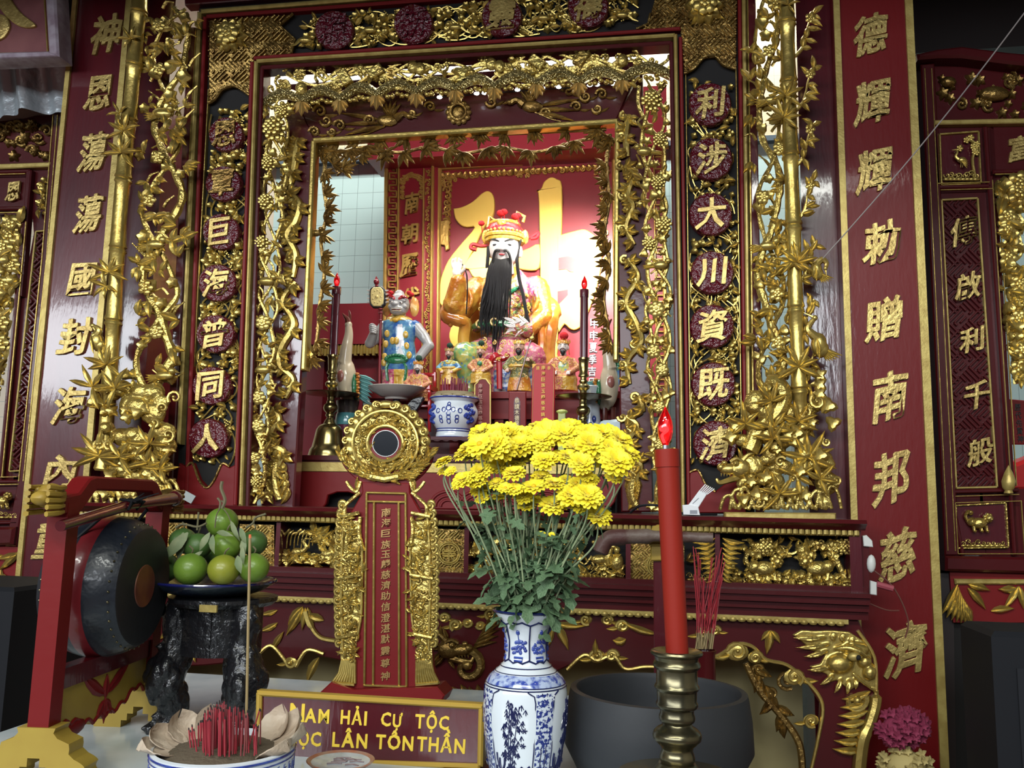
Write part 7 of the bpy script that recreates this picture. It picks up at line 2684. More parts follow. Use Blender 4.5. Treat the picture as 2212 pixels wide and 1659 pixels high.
for k, ang in enumerate((math.radians(-152), math.radians(-32), math.radians(90))):
    b = MB()
    dx, dy = math.cos(ang), math.sin(ang)
    hh = zr - .05 - TBZ
    path = [(.100, 1.0, .030), (.108, .84, .030), (.098, .66, .032), (.114, .50, .044), (.120, .38, .045), (.102, .24, .034), (.096, .13, .030), (.112, .05, .030), (.128, .026, .024)]
    pts = [Vector((sb_.x + dx * r, sb_.y + dy * r, TBZ + hh * f)) for r, f, w in path]
    sp = spline(pts, 4)
    ws = []
    for i in range(len(sp)):
        q = i / (len(sp) - 1) * (len(path) - 1)
        i0 = min(len(path) - 2, int(q))
        ws.append(lerp(path[i0][2], path[i0 + 1][2], q - i0))
    b.tube(sp, ws, 12)
    rg = random.Random(k)
    for i in range(2, len(sp), 2):
        p = sp[i]
        for j in range(3):
            a = rg.uniform(0, 6.28)
            b.ell((p.x + math.cos(a) * ws[i] * .8, p.y + math.sin(a) * ws[i] * .8, p.z), ws[i] * rg.uniform(.3, .5), ws[i] * rg.uniform(.3, .5), ws[i] * rg.uniform(.4, .9), 8, 6)
    for i in range(6):
        p = sp[int((i + .5) / 6 * (len(sp) - 1))]
        b.tube([(p.x + dx * ws[0] * .8, p.y + dy * ws[0] * .8, p.z + .012), (p.x + dx * (ws[0] * .8 + .022), p.y + dy * (ws[0] * .8 + .022), p.z), (p.x + dx * ws[0] * .8, p.y + dy * ws[0] * .8, p.z - .012)], .007, 6)
    b.melt('leg', BLACKL, t, .004, 1)
b = MB(); b.box(sb_.x + .012, sb_.y - .135, zr - .058, sb_.x + .055, sb_.y - .129, zr - .042); b.build('gold_tag', GOLDP, t)
fdish = thing('fruit_dish', 'wide dark blue glazed dish heaped with green fruit on the black stand', 'dish', (sb_.x, sb_.y, zr - .034))
fcx = P(462, 1254, SYY).x
b = MB()
b.lathe([(.07, zr - .034), (.085, zr - .034), (.12, zr - .022), (.148, zr - .004), (.150, zr), (.146, zr + .001), (.115, zr - .016), (.08, zr - .026), (.002, zr - .027)], 48, cx=fcx, cy=sb_.y)
b.build('dish', mat('dark_blue_glaze', (.012, .018, .035), .15, coat=.6, col2=(.035, .05, .055), mixscale=12), fdish)
b = MB()
b.tube([(fcx + .149 * math.cos(2 * math.pi * i / 40), sb_.y + .149 * math.sin(2 * math.pi * i / 40), zr) for i in range(41)], .0035, 7)
b.build('blue_rim', mat('deep_blue_rim', (.01, .012, .10), .12, coat=.7), fdish)
FRUITG = [mat('green_fruit_peel', (.11, .21, .025), .38, bump=.25, scale=180, dist=.0015, col2=(.15, .25, .03), mixscale=14, coat=.15),
          mat('yellow_green_peel', (.20, .24, .02), .38, bump=.25, scale=180, dist=.0015, col2=(.26, .27, .03), mixscale=14, coat=.15),
          mat('dark_green_peel', (.045, .11, .028), .42, bump=.25, scale=180, dist=.0015, col2=(.07, .14, .03), mixscale=14)]
DLEAF = mat('dry_green_leaf', (.22, .25, .13), .6, col2=(.14, .19, .09), mixscale=30)
TWIG = mat('twig', (.13, .115, .06), .7)
FRT = []
FR = [(354, 1226, 33, 1.96, 2, 'dark green fruit at the left edge of the blue dish'),
      (412, 1229, 36, 1.90, 0, 'plain green fruit in the front row, second from the drum'),
      (483, 1230, 34, 1.89, 1, 'yellowish green fruit at the front centre of the blue dish'),
      (548, 1226, 33, 1.93, 0, 'green fruit at the front right of the blue dish behind the tall incense stick'),
      (395, 1168, 29, 2.03, 2, 'dark green fruit with a big leaf, second layer nearest the drum'),
      (427, 1180, 30, 1.96, 2, 'dull green fruit resting on the front left pair'),
      (489, 1178, 33, 1.94, 0, 'bright green fruit directly under the topmost fruit'),
      (548, 1172, 29, 1.99, 2, 'green fruit on the right of the second layer with a bent twig'),
      (480, 1128, 34, 1.99, 0, 'topmost green fruit of the heap with an upright twig'),
      (470, 1215, 33, 2.06, 2, 'shaded green fruit in the middle of the heap behind the front row')]
for i, (x, y, r, Y, mi, lab) in enumerate(FR):
    c = P(x, y, Y)
    s = S(x, y, Y)
    t = thing('green_fruit', lab, 'fruit', c, 'green citrus on the blue dish')
    b = MB()
    rr = r * s
    b.ell((c.x, c.y, c.z), rr, rr, rr * .95, 24, 16, fn=lambda ph, th: 1 + .03 * math.cos(th) ** 3 - .05 * math.exp(-(th / .25) ** 2))
    b.build('peel', FRUITG[mi], t)
    b = MB()
    rg = random.Random(i)
    b.tube(spline([(c.x, c.y, c.z + rr * .93), (c.x + .004, c.y - .003, c.z + rr * 1.15), (c.x + rg.uniform(-.01, .012), c.y, c.z + rr * 1.35)], 3), .0022, 6)
    b.build('stem', TWIG, t)
    FRT.append(t)


def flat_leaf(b, x, y, Y, ang, L, w, h=0, bend=0.0, tilt=.2):
    q = MB(pxt(Y, x, y))
    q.leaf(x, y, ang, L, w, h, th=w * .08, bend=bend, rise=L * tilt)
    b.add(q.v, q.f)


for fi, x, y, Y, a, L, w, bd in ((8, 455, 1150, 1.90, 1.9, 44, 15, .2), (8, 462, 1155, 1.89, 1.6, 42, 14, -.3), (8, 470, 1150, 1.90, -.1, 40, 13, .5), (7, 520, 1140, 1.92, .9, 40, 14, .4), (7, 530, 1160, 1.92, 1.6, 44, 15, -.2), (2, 515, 1200, 1.87, 1.2, 40, 18, .2),
                                (4, 408, 1150, 1.93, 2.1, 72, 26, .2), (4, 398, 1150, 1.95, 1.5, 60, 24, .3), (8, 500, 1125, 1.94, .9, 50, 12, .3), (5, 440, 1190, 1.91, 2.4, 30, 9, .2), (7, 525, 1180, 1.9, 1.3, 40, 12, .2)):
    b = MB()
    flat_leaf(b, x, y, Y, a, L, w, 4, bd)
    b.build('leaf', DLEAF, FRT[fi])
for fi, pts, r in ((8, [(484, 1098), (490, 1080), (482, 1056), (484, 1040)], 4.5), (8, [(478, 1100), (480, 1085), (474, 1076)], 3), (4, [(384, 1140), (400, 1132), (430, 1138), (450, 1130)], 3), (5, [(430, 1145), (432, 1120), (433, 1106)], 2.5), (7, [(535, 1140), (550, 1130), (556, 1118), (578, 1110)], 3),
                   (8, [(468, 1140), (472, 1112), (480, 1098)], 1.8), (6, [(510, 1150), (498, 1115), (486, 1098)], 1.8)):
    q = MB(pxt(1.95, 480, 1110))
    q.tube(spline([(x, y, 8) for x, y in pts], 4), r * .8, 6)
    q.build('twig', TWIG, FRT[fi])

# ---------------------------------------------------------------- incense bowl with sticks and lotus petals
IY = 1.45
ic = P(484, 1612, IY)
s = S(484, 1612, IY)
base = Vector((ic.x, ic.y, TBZ))
zrim = ic.z
t = thing('incense_bowl', 'large blue-and-white incense bowl full of red sticks in front of the sign board', 'incense bowl', base)
b = MB()
R = 150 * s
b.lathe([(R * .72, TBZ), (R * .76, TBZ + .01), (R * .9, TBZ + .04), (R * .99, zrim - .03), (R, zrim), (R * .95, zrim + .002), (R * .93, zrim - .02), (R * .9, zrim - .022), (.002, zrim - .022)], 56, cx=base.x, cy=base.y)
b.build('bowl', PORC, t)
b = MB()
for z, w in ((zrim - .004, .0022), (zrim - .012, .0012), (zrim - .045, .002)):
    k = R * (1.0 if z > zrim - .03 else .975)
    b.tube([(base.x + k * math.cos(2 * math.pi * i / 56), base.y + k * math.sin(2 * math.pi * i / 56), z) for i in range(57)], w, 6)
for i in range(44):
    a0 = 2 * math.pi * i / 44
    for q in (0, 1, 2):
        a1, a2 = a0 + .02 + q * .03, a0 + .05 + q * .03
        z0, z1 = zrim - .038 + q * .006, zrim - .018 - q * .005
        kk = R * .992
        b.tube([(base.x + kk * math.cos(a1), base.y + kk * math.sin(a1), z0), (base.x + kk * math.cos(a1), base.y + kk * math.sin(a1), z1), (base.x + kk * math.cos(a2), base.y + kk * math.sin(a2), z1)], .0011, 5)
b.build('key_pattern', COBALT, t)
b = MB()
b.lathe([(R * .92, zrim - .012), (R * .75, zrim - .004), (R * .4, zrim + .002), (.002, zrim + .003)], 40, cx=base.x, cy=base.y)
b.build('ash', mat('incense_ash', (.11, .085, .055), .9, bump=.8, scale=120, dist=.004), t)
PET = mat('paper_petal', (.42, .32, .23), .6, bump=.6, scale=60, dist=.006, col2=(.55, .46, .36), mixscale=18, mixlo=.35, mixhi=.7)
for i, (a, L, w, lift) in enumerate(((math.radians(208), .072, .085, .008), (math.radians(182), .068, .085, .018), (math.radians(156), .062, .075, .030), (math.radians(130), .05, .065, .034), (math.radians(62), .055, .07, .036), (math.radians(42), .066, .085, .036), (math.radians(16), .070, .085, .026), (math.radians(-10), .062, .075, .012))):
    b = MB()
    c0 = Vector((base.x + R * .72 * math.cos(a), base.y + R * .72 * math.sin(a), zrim - .004))
    d = Vector((math.cos(a), math.sin(a), 0))
    sd = Vector((-d.y, d.x, 0))
    rings = []
    rg = random.Random(i)
    for k in range(9):
        tt = k / 8
        wd = w * .5 * (math.sin(math.pi * min(1, .12 + tt * .88)) ** .55 if tt < 1 else .05)
        c = c0 + d * (L * tt * (1.0 - .25 * tt)) + Vector((0, 0, lift * tt ** 1.3))
        ring = []
        for j in range(7):
            u = j / 6 * 2 - 1
            ring.append(c + sd * (wd * u * (1 + .05 * rg.uniform(-1, 1))) + Vector((0, 0, .018 * u * u * tt + rg.uniform(-.0015, .0015))) - d * (.008 * u * u))
        rings.append(ring + [p - Vector((0, 0, .0016)) + d * .001 for p in ring[::-1]])
    b.loft(rings)
    b.build('lotus_petal', PET, t)
# the joss sticks, each a thing
REDST = mat('red_joss_stick', (.30, .022, .035), .6)
PINKST = mat('dull_pink_joss_stick', (.24, .05, .055), .6)
DTIP = mat('burnt_tip', (.03, .02, .02), .9)
rng = random.Random(77)
sticks = []
for i in range(92):
    x = 482 + max(-72, min(72, rng.gauss(0, 34)))
    yb = rng.uniform(1608, 1636) - abs(x - 484) * .05
    dome = 1 - ((x - 488) / 85) ** 2
    yt = 1600 - 82 * max(.12, dome) * rng.uniform(.55, 1.05)
    sticks.append((x, yb, x + (x - 484) * .03 + rng.uniform(-4, 4), yt))
sticks += [(536, 1618, 560, 1535), (562, 1608, 563, 1537), (412, 1620, 408, 1577), (418, 1620, 415, 1570)]
for i, (x, yb, xt, yt) in enumerate(sticks):
    Y = IY - (yb - 1612) * .0032
    p, q = P(x, yb, Y), P(xt, yt, Y + rng.uniform(-.004, .004))
    b = MB()
    b.tube([p, q], .0013, 5)
    b.tube([q, q + (q - p).normalized() * .004], [.0014, .0009], 5, mi=1)
    tag(b.build('joss_stick', [REDST if i % 3 else PINKST, DTIP]), 'short burnt-down red joss stick standing in the ash of the large incense bowl', 'incense stick', 'burnt joss sticks in the large bowl')
p, q = P(531, 1615, IY), P(540, 1162, IY - .02)
b = MB(); b.tube([p, q], .0025, 7); b.tube([q, q + (q - p).normalized() * .006], [.0026, .002], 7, mi=1)
tag(b.build('long_joss_stick', [mat('tan_joss_stick', (.30, .22, .10), .7), mat('ember', (.3, .08, .04), .7, emit=(1, .2, .05), estr=.4)]), 'single tall tan joss stick rising from the large bowl in front of the fruit', 'incense stick')

# ---------------------------------------------------------------- sign board
GY = 1.84
T = pxt(GY, 800, 1580)
t = thing('sign_board', 'red sign board with yellow frame and two lines of yellow capital letters', 'sign', (P(800, 1650, GY).x, GY, TBZ))
cor = [(560, 1497), (1040, 1527), (1037, 1656), (557, 1640)]
b = MB(T); b.prism(cor, -18, -4); b.build('panel', LACQ, t)
for i in range(4):
    b = MB(T)
    (x0, y0), (x1, y1) = cor[i], cor[(i + 1) % 4]
    ex = 5 if i % 2 == 0 else 0
    b.bar(x0 - ex if i == 0 else x0, y0, x1 + (ex if i == 0 else 0), y1, 12, -18, 5, 4)
    b.build('yellow_frame', mat('sign_frame_yellow', (.42, .27, .045), .4), t)
YL = mat('letter_yellow', (.74, .52, .05), .45)


def word(txt, x, y, size, sp, big=False, squash=1.0):
    c = bpy.data.curves.new('word', 'FONT')
    for ch in txt:
        vs, fs, asp = glyph_data(ch, .042, .006)
        hgt = size
        zero = {'Ả': 1.34, 'Ộ': 1.58, 'Ự': 1.28, 'Ọ': 1.24, 'Â': 1.34, 'Ô': 1.34, 'Ầ': 1.60}.get(ch, 1.0)
        h_ = size * zero
        w_ = h_ * asp * squash
        cy = y - size / 2
        if ch in 'ẢÂÔẦ':
            cy = y - h_ / 2
        if ch == 'Ộ':
            cy = y - size * 1.58 / 2 + size * .26
        if ch in 'Ự':
            cy = y - h_ / 2 + size * .26
        if ch == 'Ọ':
            cy = y - h_ / 2 + size * .25
        yy = cy + .0625 * (x + w_ / 2 - 800)
        b = MB(T); b.glyph(ch, x + w_ / 2, yy, w_, h_, -4.5, 2, bold=.042, turn=.06); b.build('letter', YL, t)
        x += w_ + sp
    bpy.data.curves.remove(c)
    return x


yb = 1569
word('N', 625, yb + 1, 40, 3, squash=.85)
word('AM', 657, yb + 1, 31, 4, squash=.8)
word('HẢI', 735, yb, 31, 4, squash=.74)
word('CỰ', 822, yb - 1, 31, 4, squash=.78)
word('TỘC', 896, yb - 1, 31, 4, squash=.78)
yb = 1619
word('NGỌC', 590, yb + 2, 32, 4, squash=.78)
word('LÂN', 717, yb, 32, 4, squash=.78)
word('TÔN', 811, yb - 1, 32, 4, squash=.78)
word('THẦN', 900, yb - 2, 32, 4, squash=.78)
b = MB(T); b.prism([(556, 1646), (1060, 1662), (1064, 1700), (556, 1690)], -60, 20, 4); st_ = b.build('base_step', LACQB, t)
b = MB(T); b.prism([(556, 1660), (1000, 1676), (1000, 1700), (556, 1690)], 20, 24, 1); b.build('yellow_stripe', YPAINT, st_)

# ---------------------------------------------------------------- tall spirit tablet with mirror
PYY = 2.14
T = pxt(PYY, 833, 1250)
t = thing('mirror_tablet', 'tall red and gold spirit tablet crowned by a round mirror in a scalloped gilt ring', 'tablet', (P(833, 1505, PYY).x, PYY, TBZ))
s = T.s
b = MB(T); b.prism([(722, 1470), (770, 1486), (950, 1480), (966, 1498), (958, 1516), (694, 1512), (690, 1500)], -50, 22, 3)
b.build('base_board', REDP, t)
pb = P(833, 1512, PYY)
b = MB(); b.box(pb.x - .12, PYY - .02, TBZ, pb.x + .12, PYY + .08, pb.z + .004); b.build('pedestal', LACQB, t)
BODY = [(716, 1486), (735, 1440), (740, 1380), (736, 1200), (744, 1130), (770, 1085), (782, 1062), (780, 1040), (886, 1042), (886, 1064), (900, 1090), (926, 1135), (932, 1200), (930, 1380), (936, 1440), (948, 1484), (940, 1490), (730, 1492)]
b = MB(T); b.prism(BODY, -14, 0, 3); b.build('body', REDP, t)
b = MB(T)
for q in ((792, 1064, 878, 1066), (792, 1083, 878, 1085), (793, 1064, 788, 1478), (877, 1066, 879, 1482), (809, 1086, 807, 1478), (862, 1086, 863, 1480), (786, 1480, 880, 1483)):
    b.bar(*q, 4.6, 0, 6, 1.8)
b.build('gold_moulding', GOLD, t)
for i, ch in enumerate('南海巨族玉麟慈濟助信澄湛默靈尊神'):
    y = (1107, 1129, 1152, 1176, 1197, 1218, 1241, 1264, 1287, 1310, 1334, 1357, 1380, 1406, 1432, 1460)[i]
    b = MB(T); b.glyph(ch, 834.5 - i * .12, y, 20, 19 if i not in (2, 4) else 16, -1, 3.5, slant=.05, bold=.012); b.build('gilded_character', mat('bronze_gold_lettering', (.42, .26, .10), .4, .6), t)
rng = random.Random(51)
for sd, xo, xi in ((-1, ((1085, 742), (1130, 735), (1200, 732), (1300, 731), (1400, 734), (1440, 735), (1482, 716)), ((1085, 778), (1200, 784), (1330, 782), (1400, 768), (1480, 768))),
                   (1, ((1085, 928), (1130, 934), (1200, 938), (1300, 938), (1400, 935), (1440, 938), (1482, 950)), ((1085, 892), (1200, 887), (1330, 890), (1400, 902), (1480, 900)))):
    def edge(tab, y):
        for (y0, x0), (y1, x1) in zip(tab, tab[1:]):
            if y <= y1:
                return lerp(x0, x1, (y - y0) / (y1 - y0))
        return tab[-1][1]
    b = MB(T)
    y = 1092
    while y < 1400:
        x = edge(xo, y)
        b.curl(x, y, 9, 1.57 if sd > 0 else 1.57, 1.2, 3.6, 2, -sd, n=10)
        b.ell((x + sd * 2, y - 3, -1), 10, 11, 3.5, 10, 6)
        y += 18.5
    b.tube(spline([(edge(xo, yy) - sd * 8, yy, 5) for yy in range(1090, 1440, 35)], 3), 3.2, 6)
    b.tube(spline([(edge(xi, yy) - sd * 0, yy, 4) for yy in range(1190, 1400, 30)], 3), 3, 6)
    b.build('scalloped_edge', GOLD, t)
    b = MB(T)
    yl = list(range(1125, 1436, 31))
    b.prism([(edge(xo, yy) - sd * 2, yy) for yy in yl] + [(edge(xi, yy), yy) for yy in yl[::-1]], -2, 2.5)
    for i in range(120):
        yy = rng.uniform(1120, 1430)
        x = lerp(edge(xo, yy) - sd * 8, edge(xi, yy), rng.random())
        if i % 3 == 0:
            b.curl(x, yy, rng.uniform(6, 9), rng.uniform(0, 6), 1.1, 3, 2 + rng.uniform(0, 4), rng.choice((1, -1)), n=9)
        else:
            b.leaf(x, yy, rng.uniform(0, 6.28), rng.uniform(16, 26), 9, 1 + rng.uniform(0, 6), bend=rng.uniform(-.8, .8), rise=3)
    for yy in (1112, 1245, 1372):
        b.tube([(edge(xi, yy), yy - 4, 8), (edge(xo, yy), yy + 4, 9)], 4.5, 7)
    b.tube(spline([(edge(xi, 1065) - sd * 2, 1064, 4), (edge(xo, 1085) - sd * 6, 1092, 5), (edge(xo, 1120) - sd * 12, 1112, 5)], 4), 4, 6)
    b.tube(spline([(edge(xi, 1200) - sd * 2, 1190, 4), (edge(xi, 1150) - sd * -4, 1150, 6), (edge(xi, 1120), 1116, 4)], 4), 4.5, 6)
    b.build('dragon_relief', GOLDC, t)
    b = MB(T)
    for i in range(9):
        f = i / 8
        b.tube([(lerp(edge(xo, 1425) - sd * 6, edge(xi, 1425), f), 1425, 4), (lerp(edge(xo, 1450) - sd * 4, edge(xi, 1450), f), 1452, 4), (lerp(edge(xo, 1478), edge(xi, 1478), f), 1476, 3)], 3, 6)
    b.tube([(edge(xo, 1476), 1474, 6), (edge(xi, 1476), 1478, 6)], 4, 6)
    b.build('foot_relief', GOLD, t)
# ring with mirror
cx, cy = 833, 958
b = MB(T); b.prism([(cx + (88 + 5 * abs(math.sin(a * 9.5))) * math.cos(a), cy + (88 + 5 * abs(math.sin(a * 9.5))) * math.sin(a)) for a in [2 * math.pi * i / 120 for i in range(120)]], -22, -8, 2)
rb = b.build('red_backing', REDP, t)
b = MB(T); b.prism([(p.x, p.y) for p in spline([(736, 972, 0), (744, 968, 0), (756, 990, 0), (800, 1010, 0), (866, 1010, 0), (912, 992, 0), (922, 966, 0), (934, 972, 0), (932, 998, 0), (912, 1026, 0), (880, 1048, 0), (833, 1052, 0), (788, 1046, 0), (756, 1024, 0), (738, 1000, 0), (736, 972, 0)], 4)][:-1], -10, -1, 2)
b.build('wing_backing', REDP, t)
b = MB(T)
for i in range(17):
    a = math.radians(-205 + i * 230 / 16)
    if abs(i - 8) < 1:
        continue
    x, y = cx + 83 * math.cos(a), cy + 83 * math.sin(a)
    b.ell((x, y, -6), 13, 13, 5, 12, 6)
    b.curl(x + 3 * math.cos(a), y + 3 * math.sin(a), 8, a + 1.5, 1.1, 3, 1, 1 if i > 8 else -1, n=10)
b.ell((cx, cy - 84, -2), 20, 9, 8, 12, 8)
for q in (-1, 1):
    b.curl(cx + q * 16, cy - 82, 8, 0, 1.1, 3, 3, q, n=10)
b.build('scalloped_ring', GOLD, t)
b = MB(T)
for rr, w in ((70, 3.6), (38, 4.0)):
    b.tube([(cx + rr * math.cos(a), cy + rr * math.sin(a), 2) for a in [2 * math.pi * i / 48 for i in range(49)]], w, 7)
b.build('gold_ring', GOLD, t)
b = MB(T)
b.loft([[(cx + r * math.cos(a), cy + r * math.sin(a), h) for a in [2 * math.pi * i / 48 for i in range(48)]] for r, h in ((72, -10), (71, -4), (38, -4), (36, -8))], caps=False)
for i in range(130):
    a, rr = rng.uniform(0, 6.28), rng.uniform(42, 66)
    x, y = cx + rr * math.cos(a), cy + rr * math.sin(a)
    if i % 3 == 0:
        b.curl(x, y, rng.uniform(6, 10), rng.uniform(0, 6), 1.1, 3.2, -4 + rng.uniform(0, 5), rng.choice((1, -1)), n=9)
    else:
        b.leaf(x, y, a + 1.57 + rng.uniform(-.8, .8), rng.uniform(18, 28), 10, -5 + rng.uniform(0, 7), bend=.5, rise=3)
b.build('dragon_relief', GOLDC, t)
b = MB(T)
for q in (-1, 1):
    for i in range(26):
        f = i / 25
        a = math.pi / 2 + q * (0.12 + f * 1.15)
        rr = 80 + 22 * f * f
        x, y = cx - (-1) * math.cos(a) * rr, cy + math.sin(a) * rr * (.92 - .05 * f)
        for k in range(3):
            b.leaf(x + rng.uniform(-6, 6), y + rng.uniform(-8, 8), a + q * 1.4 + rng.uniform(-.5, .5), rng.uniform(16, 26), 10, 0 + rng.uniform(0, 6), bend=.3, rise=3)
    b.tube(spline([(cx + q * 84, 1040, 0), (cx + q * 76, 1052, 2), (cx + q * 62, 1062, 2), (cx + q * 54, 1040, 0)], 4), 4, 6)
    b.leaf(cx + q * 60, 1030, 1.57 - q * .1, 36, 10, 1)
b.tube([(cx - 30, 1030, 6), (cx, 1036, 8), (cx + 30, 1030, 6)], 7, 7)
b.build('cloud_wing', GOLDC, t)
b = MB(T); b.loft([[(cx + r * math.cos(a), cy + r * math.sin(a), h) for a in [2 * math.pi * i / 40 for i in range(40)]] for r, h in ((37, -6), (35, 1), (29, 0), (28, -3))]); b.build('mirror_rim', REDP, t)
b = MB(T); b.loft([[(cx + r * math.cos(a), cy + r * math.sin(a), h) for a in [2 * math.pi * i / 40 for i in range(40)]] for r, h in ((28, -4), (27.5, -1), (1, -1))]); b.build('mirror', mat('dark_mirror', (.10, .105, .12), .12, .9), t)
b = MB(T); b.tube([(cx + 28 * math.cos(a), cy + 28 * math.sin(a), 0) for a in [2 * math.pi * i / 40 for i in range(41)]], 1.4, 6); b.build('mirror_edge', mat('silver_edge', (.5, .5, .48), .25, .9), t)

# ---------------------------------------------------------------- vase
VY = 1.72
base = P(1136, 1690, VY); base.z = TBZ
base.x = P(1136, 1450, VY).x
s = S(1136, 1450, VY)
t = thing('flower_vase', 'tall blue-and-white porcelain vase with bamboo painting holding yellow chrysanthemums', 'vase', base)
VP = [(1316, 73), (1320, 72), (1336, 60), (1356, 50), (1376, 45.5), (1395, 44.5), (1412, 45.5), (1428, 48), (1440, 58), (1450, 69), (1460, 80), (1472, 86), (1490, 89.5), (1515, 91), (1545, 90), (1580, 87), (1620, 81), (1660, 74), (1690, 68), (1702, 66)]


def vz(y):
    return P(1136, y, VY).z


def vr(y):
    for (y0, r0), (y1, r1) in zip(VP, VP[1:]):
        if y <= y1:
            return lerp(r0, r1, (y - y0) / (y1 - y0)) * s
    return VP[-1][1] * s


n = 48
b = MB()
rows = [(y, r * s) for y, r in VP]
rings = [[(base.x + r * math.cos(2 * math.pi * i / n), base.y + r * math.sin(2 * math.pi * i / n), max(TBZ, vz(y))) for i in range(n)] for y, r in rows]
inner = [[(base.x + r * .93 * math.cos(2 * math.pi * i / n), base.y + r * .93 * math.sin(2 * math.pi * i / n), vz(y) - .001) for i in range(n)] for y, r in rows[:8]]
b.loft(rings[::-1] + inner)
b.build('body', PORC, t)


def vp(ax, y, lift=.0004):
    """point on the glaze: ax = angle from the viewer's side, y = photo row"""
    r = vr(y) + lift
    a = ax - .16
    return Vector((base.x + r * math.sin(a), base.y - r * math.cos(a), vz(y)))


def vline(b, pts, w):
    b.tube([vp(a, y) for a, y in pts], w * s, 5)


b = MB()
for y, w in ((1318, 3), (1436, 1.5), (1447, 1.2), (1476, 1.4), (1471, 1.2)):
    vline(b, [(i * 2 * math.pi / 48, y) for i in range(49)], w)
for a in [k * math.pi / 3 + .45 for k in range(6)]:
    vline(b, [(a, 1345), (a, 1380), (a + .02, 1420)], 1.6)
    vline(b, [(a, 1345), (a + .3, 1338), (a + .52, 1342), (a + .74, 1338), (a + 1.04, 1345)], 2.0)
    vline(b, [(a, 1420), (a + .3, 1426), (a + .52, 1422), (a + .74, 1426), (a + 1.04, 1420)], 2.0)
for k in range(4):
    a0 = k * math.pi / 2
    for sg in (-1, 1):
        vline(b, [(a0 + sg * .50, 1700), (a0 + sg * .54, 1600), (a0 + sg * .55, 1500), (a0 + sg * .52, 1486), (a0 + sg * .44, 1482), (a0 + sg * .36, 1478)], 1.6)
        vline(b, [(a0 + sg * .84, 1700), (a0 + sg * .85, 1600), (a0 + sg * .85, 1480)], 1.4)
b.build('blue_outline', COBALTD, t)
b = MB()
rg = random.Random(4)


def patch(b, a0, a1, y0, y1, na=8, ny=12):
    b.loft([[vp(lerp(a0, a1, i / na), lerp(y0, y1, j / ny), .0003) for i in range(na + 1)] for j in range(ny + 1)], caps=False, closed=False)


for k in range(4):
    a0 = k * math.pi / 2
    patch(b, a0 + .57, a0 + .84, 1482, 1700)
    patch(b, a0 - .84, a0 - .57, 1482, 1700)
DIAP = mat('blue_diaper_pattern', (.60, .66, .74), .15, coat=.5, col2=(.02, .035, .20), mixscale=170, mixlo=.46, mixhi=.52)
b.build('speckled_band', DIAP, t)
b = MB()
patch(b, 0, 2 * math.pi, 1449, 1470, 48, 4)
b.build('shoulder_band', mat('blue_wash', (.42, .50, .68), .15, coat=.5, col2=(.04, .07, .34), mixscale=70, mixlo=.42, mixhi=.58), t)
b = MB()
for k in range(4):
    a0 = k * math.pi / 2
    for q, (xa, ya, xb, yb) in enumerate(((-.06, 1640, .02, 1502), (-.02, 1640, .18, 1506), (-.10, 1620, -.04, 1500))):
        vline(b, [(a0 + lerp(xa, xb, i / 6), lerp(ya, yb, i / 6)) for i in range(7)], 1.3)
        for i in range(26):
            f = rg.random()
            a, y = a0 + lerp(xa, xb, f) + rg.uniform(-.16, .16), lerp(ya, yb, f) + rg.uniform(-8, 8)
            for d in (-1, 0, 1):
                vline(b, [(a, y), (a + d * .05 + rg.uniform(-.01, .01), y + 12 - abs(d) * 3)], .9)
    for a, y in ((.3, 1556), (.27, 1588)):
        for i in range(6):
            vline(b, [(a0 + a, y), (a0 + a + .07 * math.cos(i), y + 6 * math.sin(i))], 1.4)
    for a, y, rr in ((-.32, 1618, .12), (-.22, 1628, .14), (-.34, 1646, .14)):
        vline(b, [(a0 + a + rr * math.cos(i * .5), y + 26 * math.sin(i * .5)) for i in range(8)], 2.4)
    vline(b, [(a0 + .02, 1636), (a0 + .18, 1640), (a0 + .24, 1634), (a0 + .34, 1640), (a0 + .46, 1632)], 2.2)
    vline(b, [(a0 + .24, 1640), (a0 + .4, 1648), (a0 + .48, 1640)], 4)
b.build('bamboo_painting', COBALTD, t)
b = MB()
for k in range(6):
    a0 = k * math.pi / 3 - .07
    for i in range(26):
        c = vp(a0 + rg.uniform(-.36, .36), 1392 + rg.uniform(-13, 13), 0)
        b.ell(c, 4 * s, 2 * s, 4 * s, 7, 5)
    c = vp(a0, 1360, 0)
    b.ell(c, 5 * s, 2 * s, 6 * s, 7, 5)
    vline(b, [(a0 - .2, 1414), (a0 + .22, 1414), (a0 + .2, 1421), (a0 - .18, 1421)], 2.6)
    vline(b, [(a0, 1366), (a0 + .02, 1380)], 1)
b.build('peony_painting', COBALT, t)

# ---------------------------------------------------------------- yellow chrysanthemums
YEL = mat('yellow_petal', (.93, .74, .02), .5, sheen=.2, col2=(.97, .84, .05), mixscale=40)
YELD = mat('yellow_centre', (.72, .46, .01), .6)
STEMG = mat('flower_stem', (.26, .32, .18), .5)
LEAFG = mat('chrysanthemum_leaf', (.075, .145, .065), .55, col2=(.14, .22, .12), mixscale=22, bump=.4, scale=60, dist=.004)
SEPAL = mat('sepal_green', (.08, .15, .05), .55)


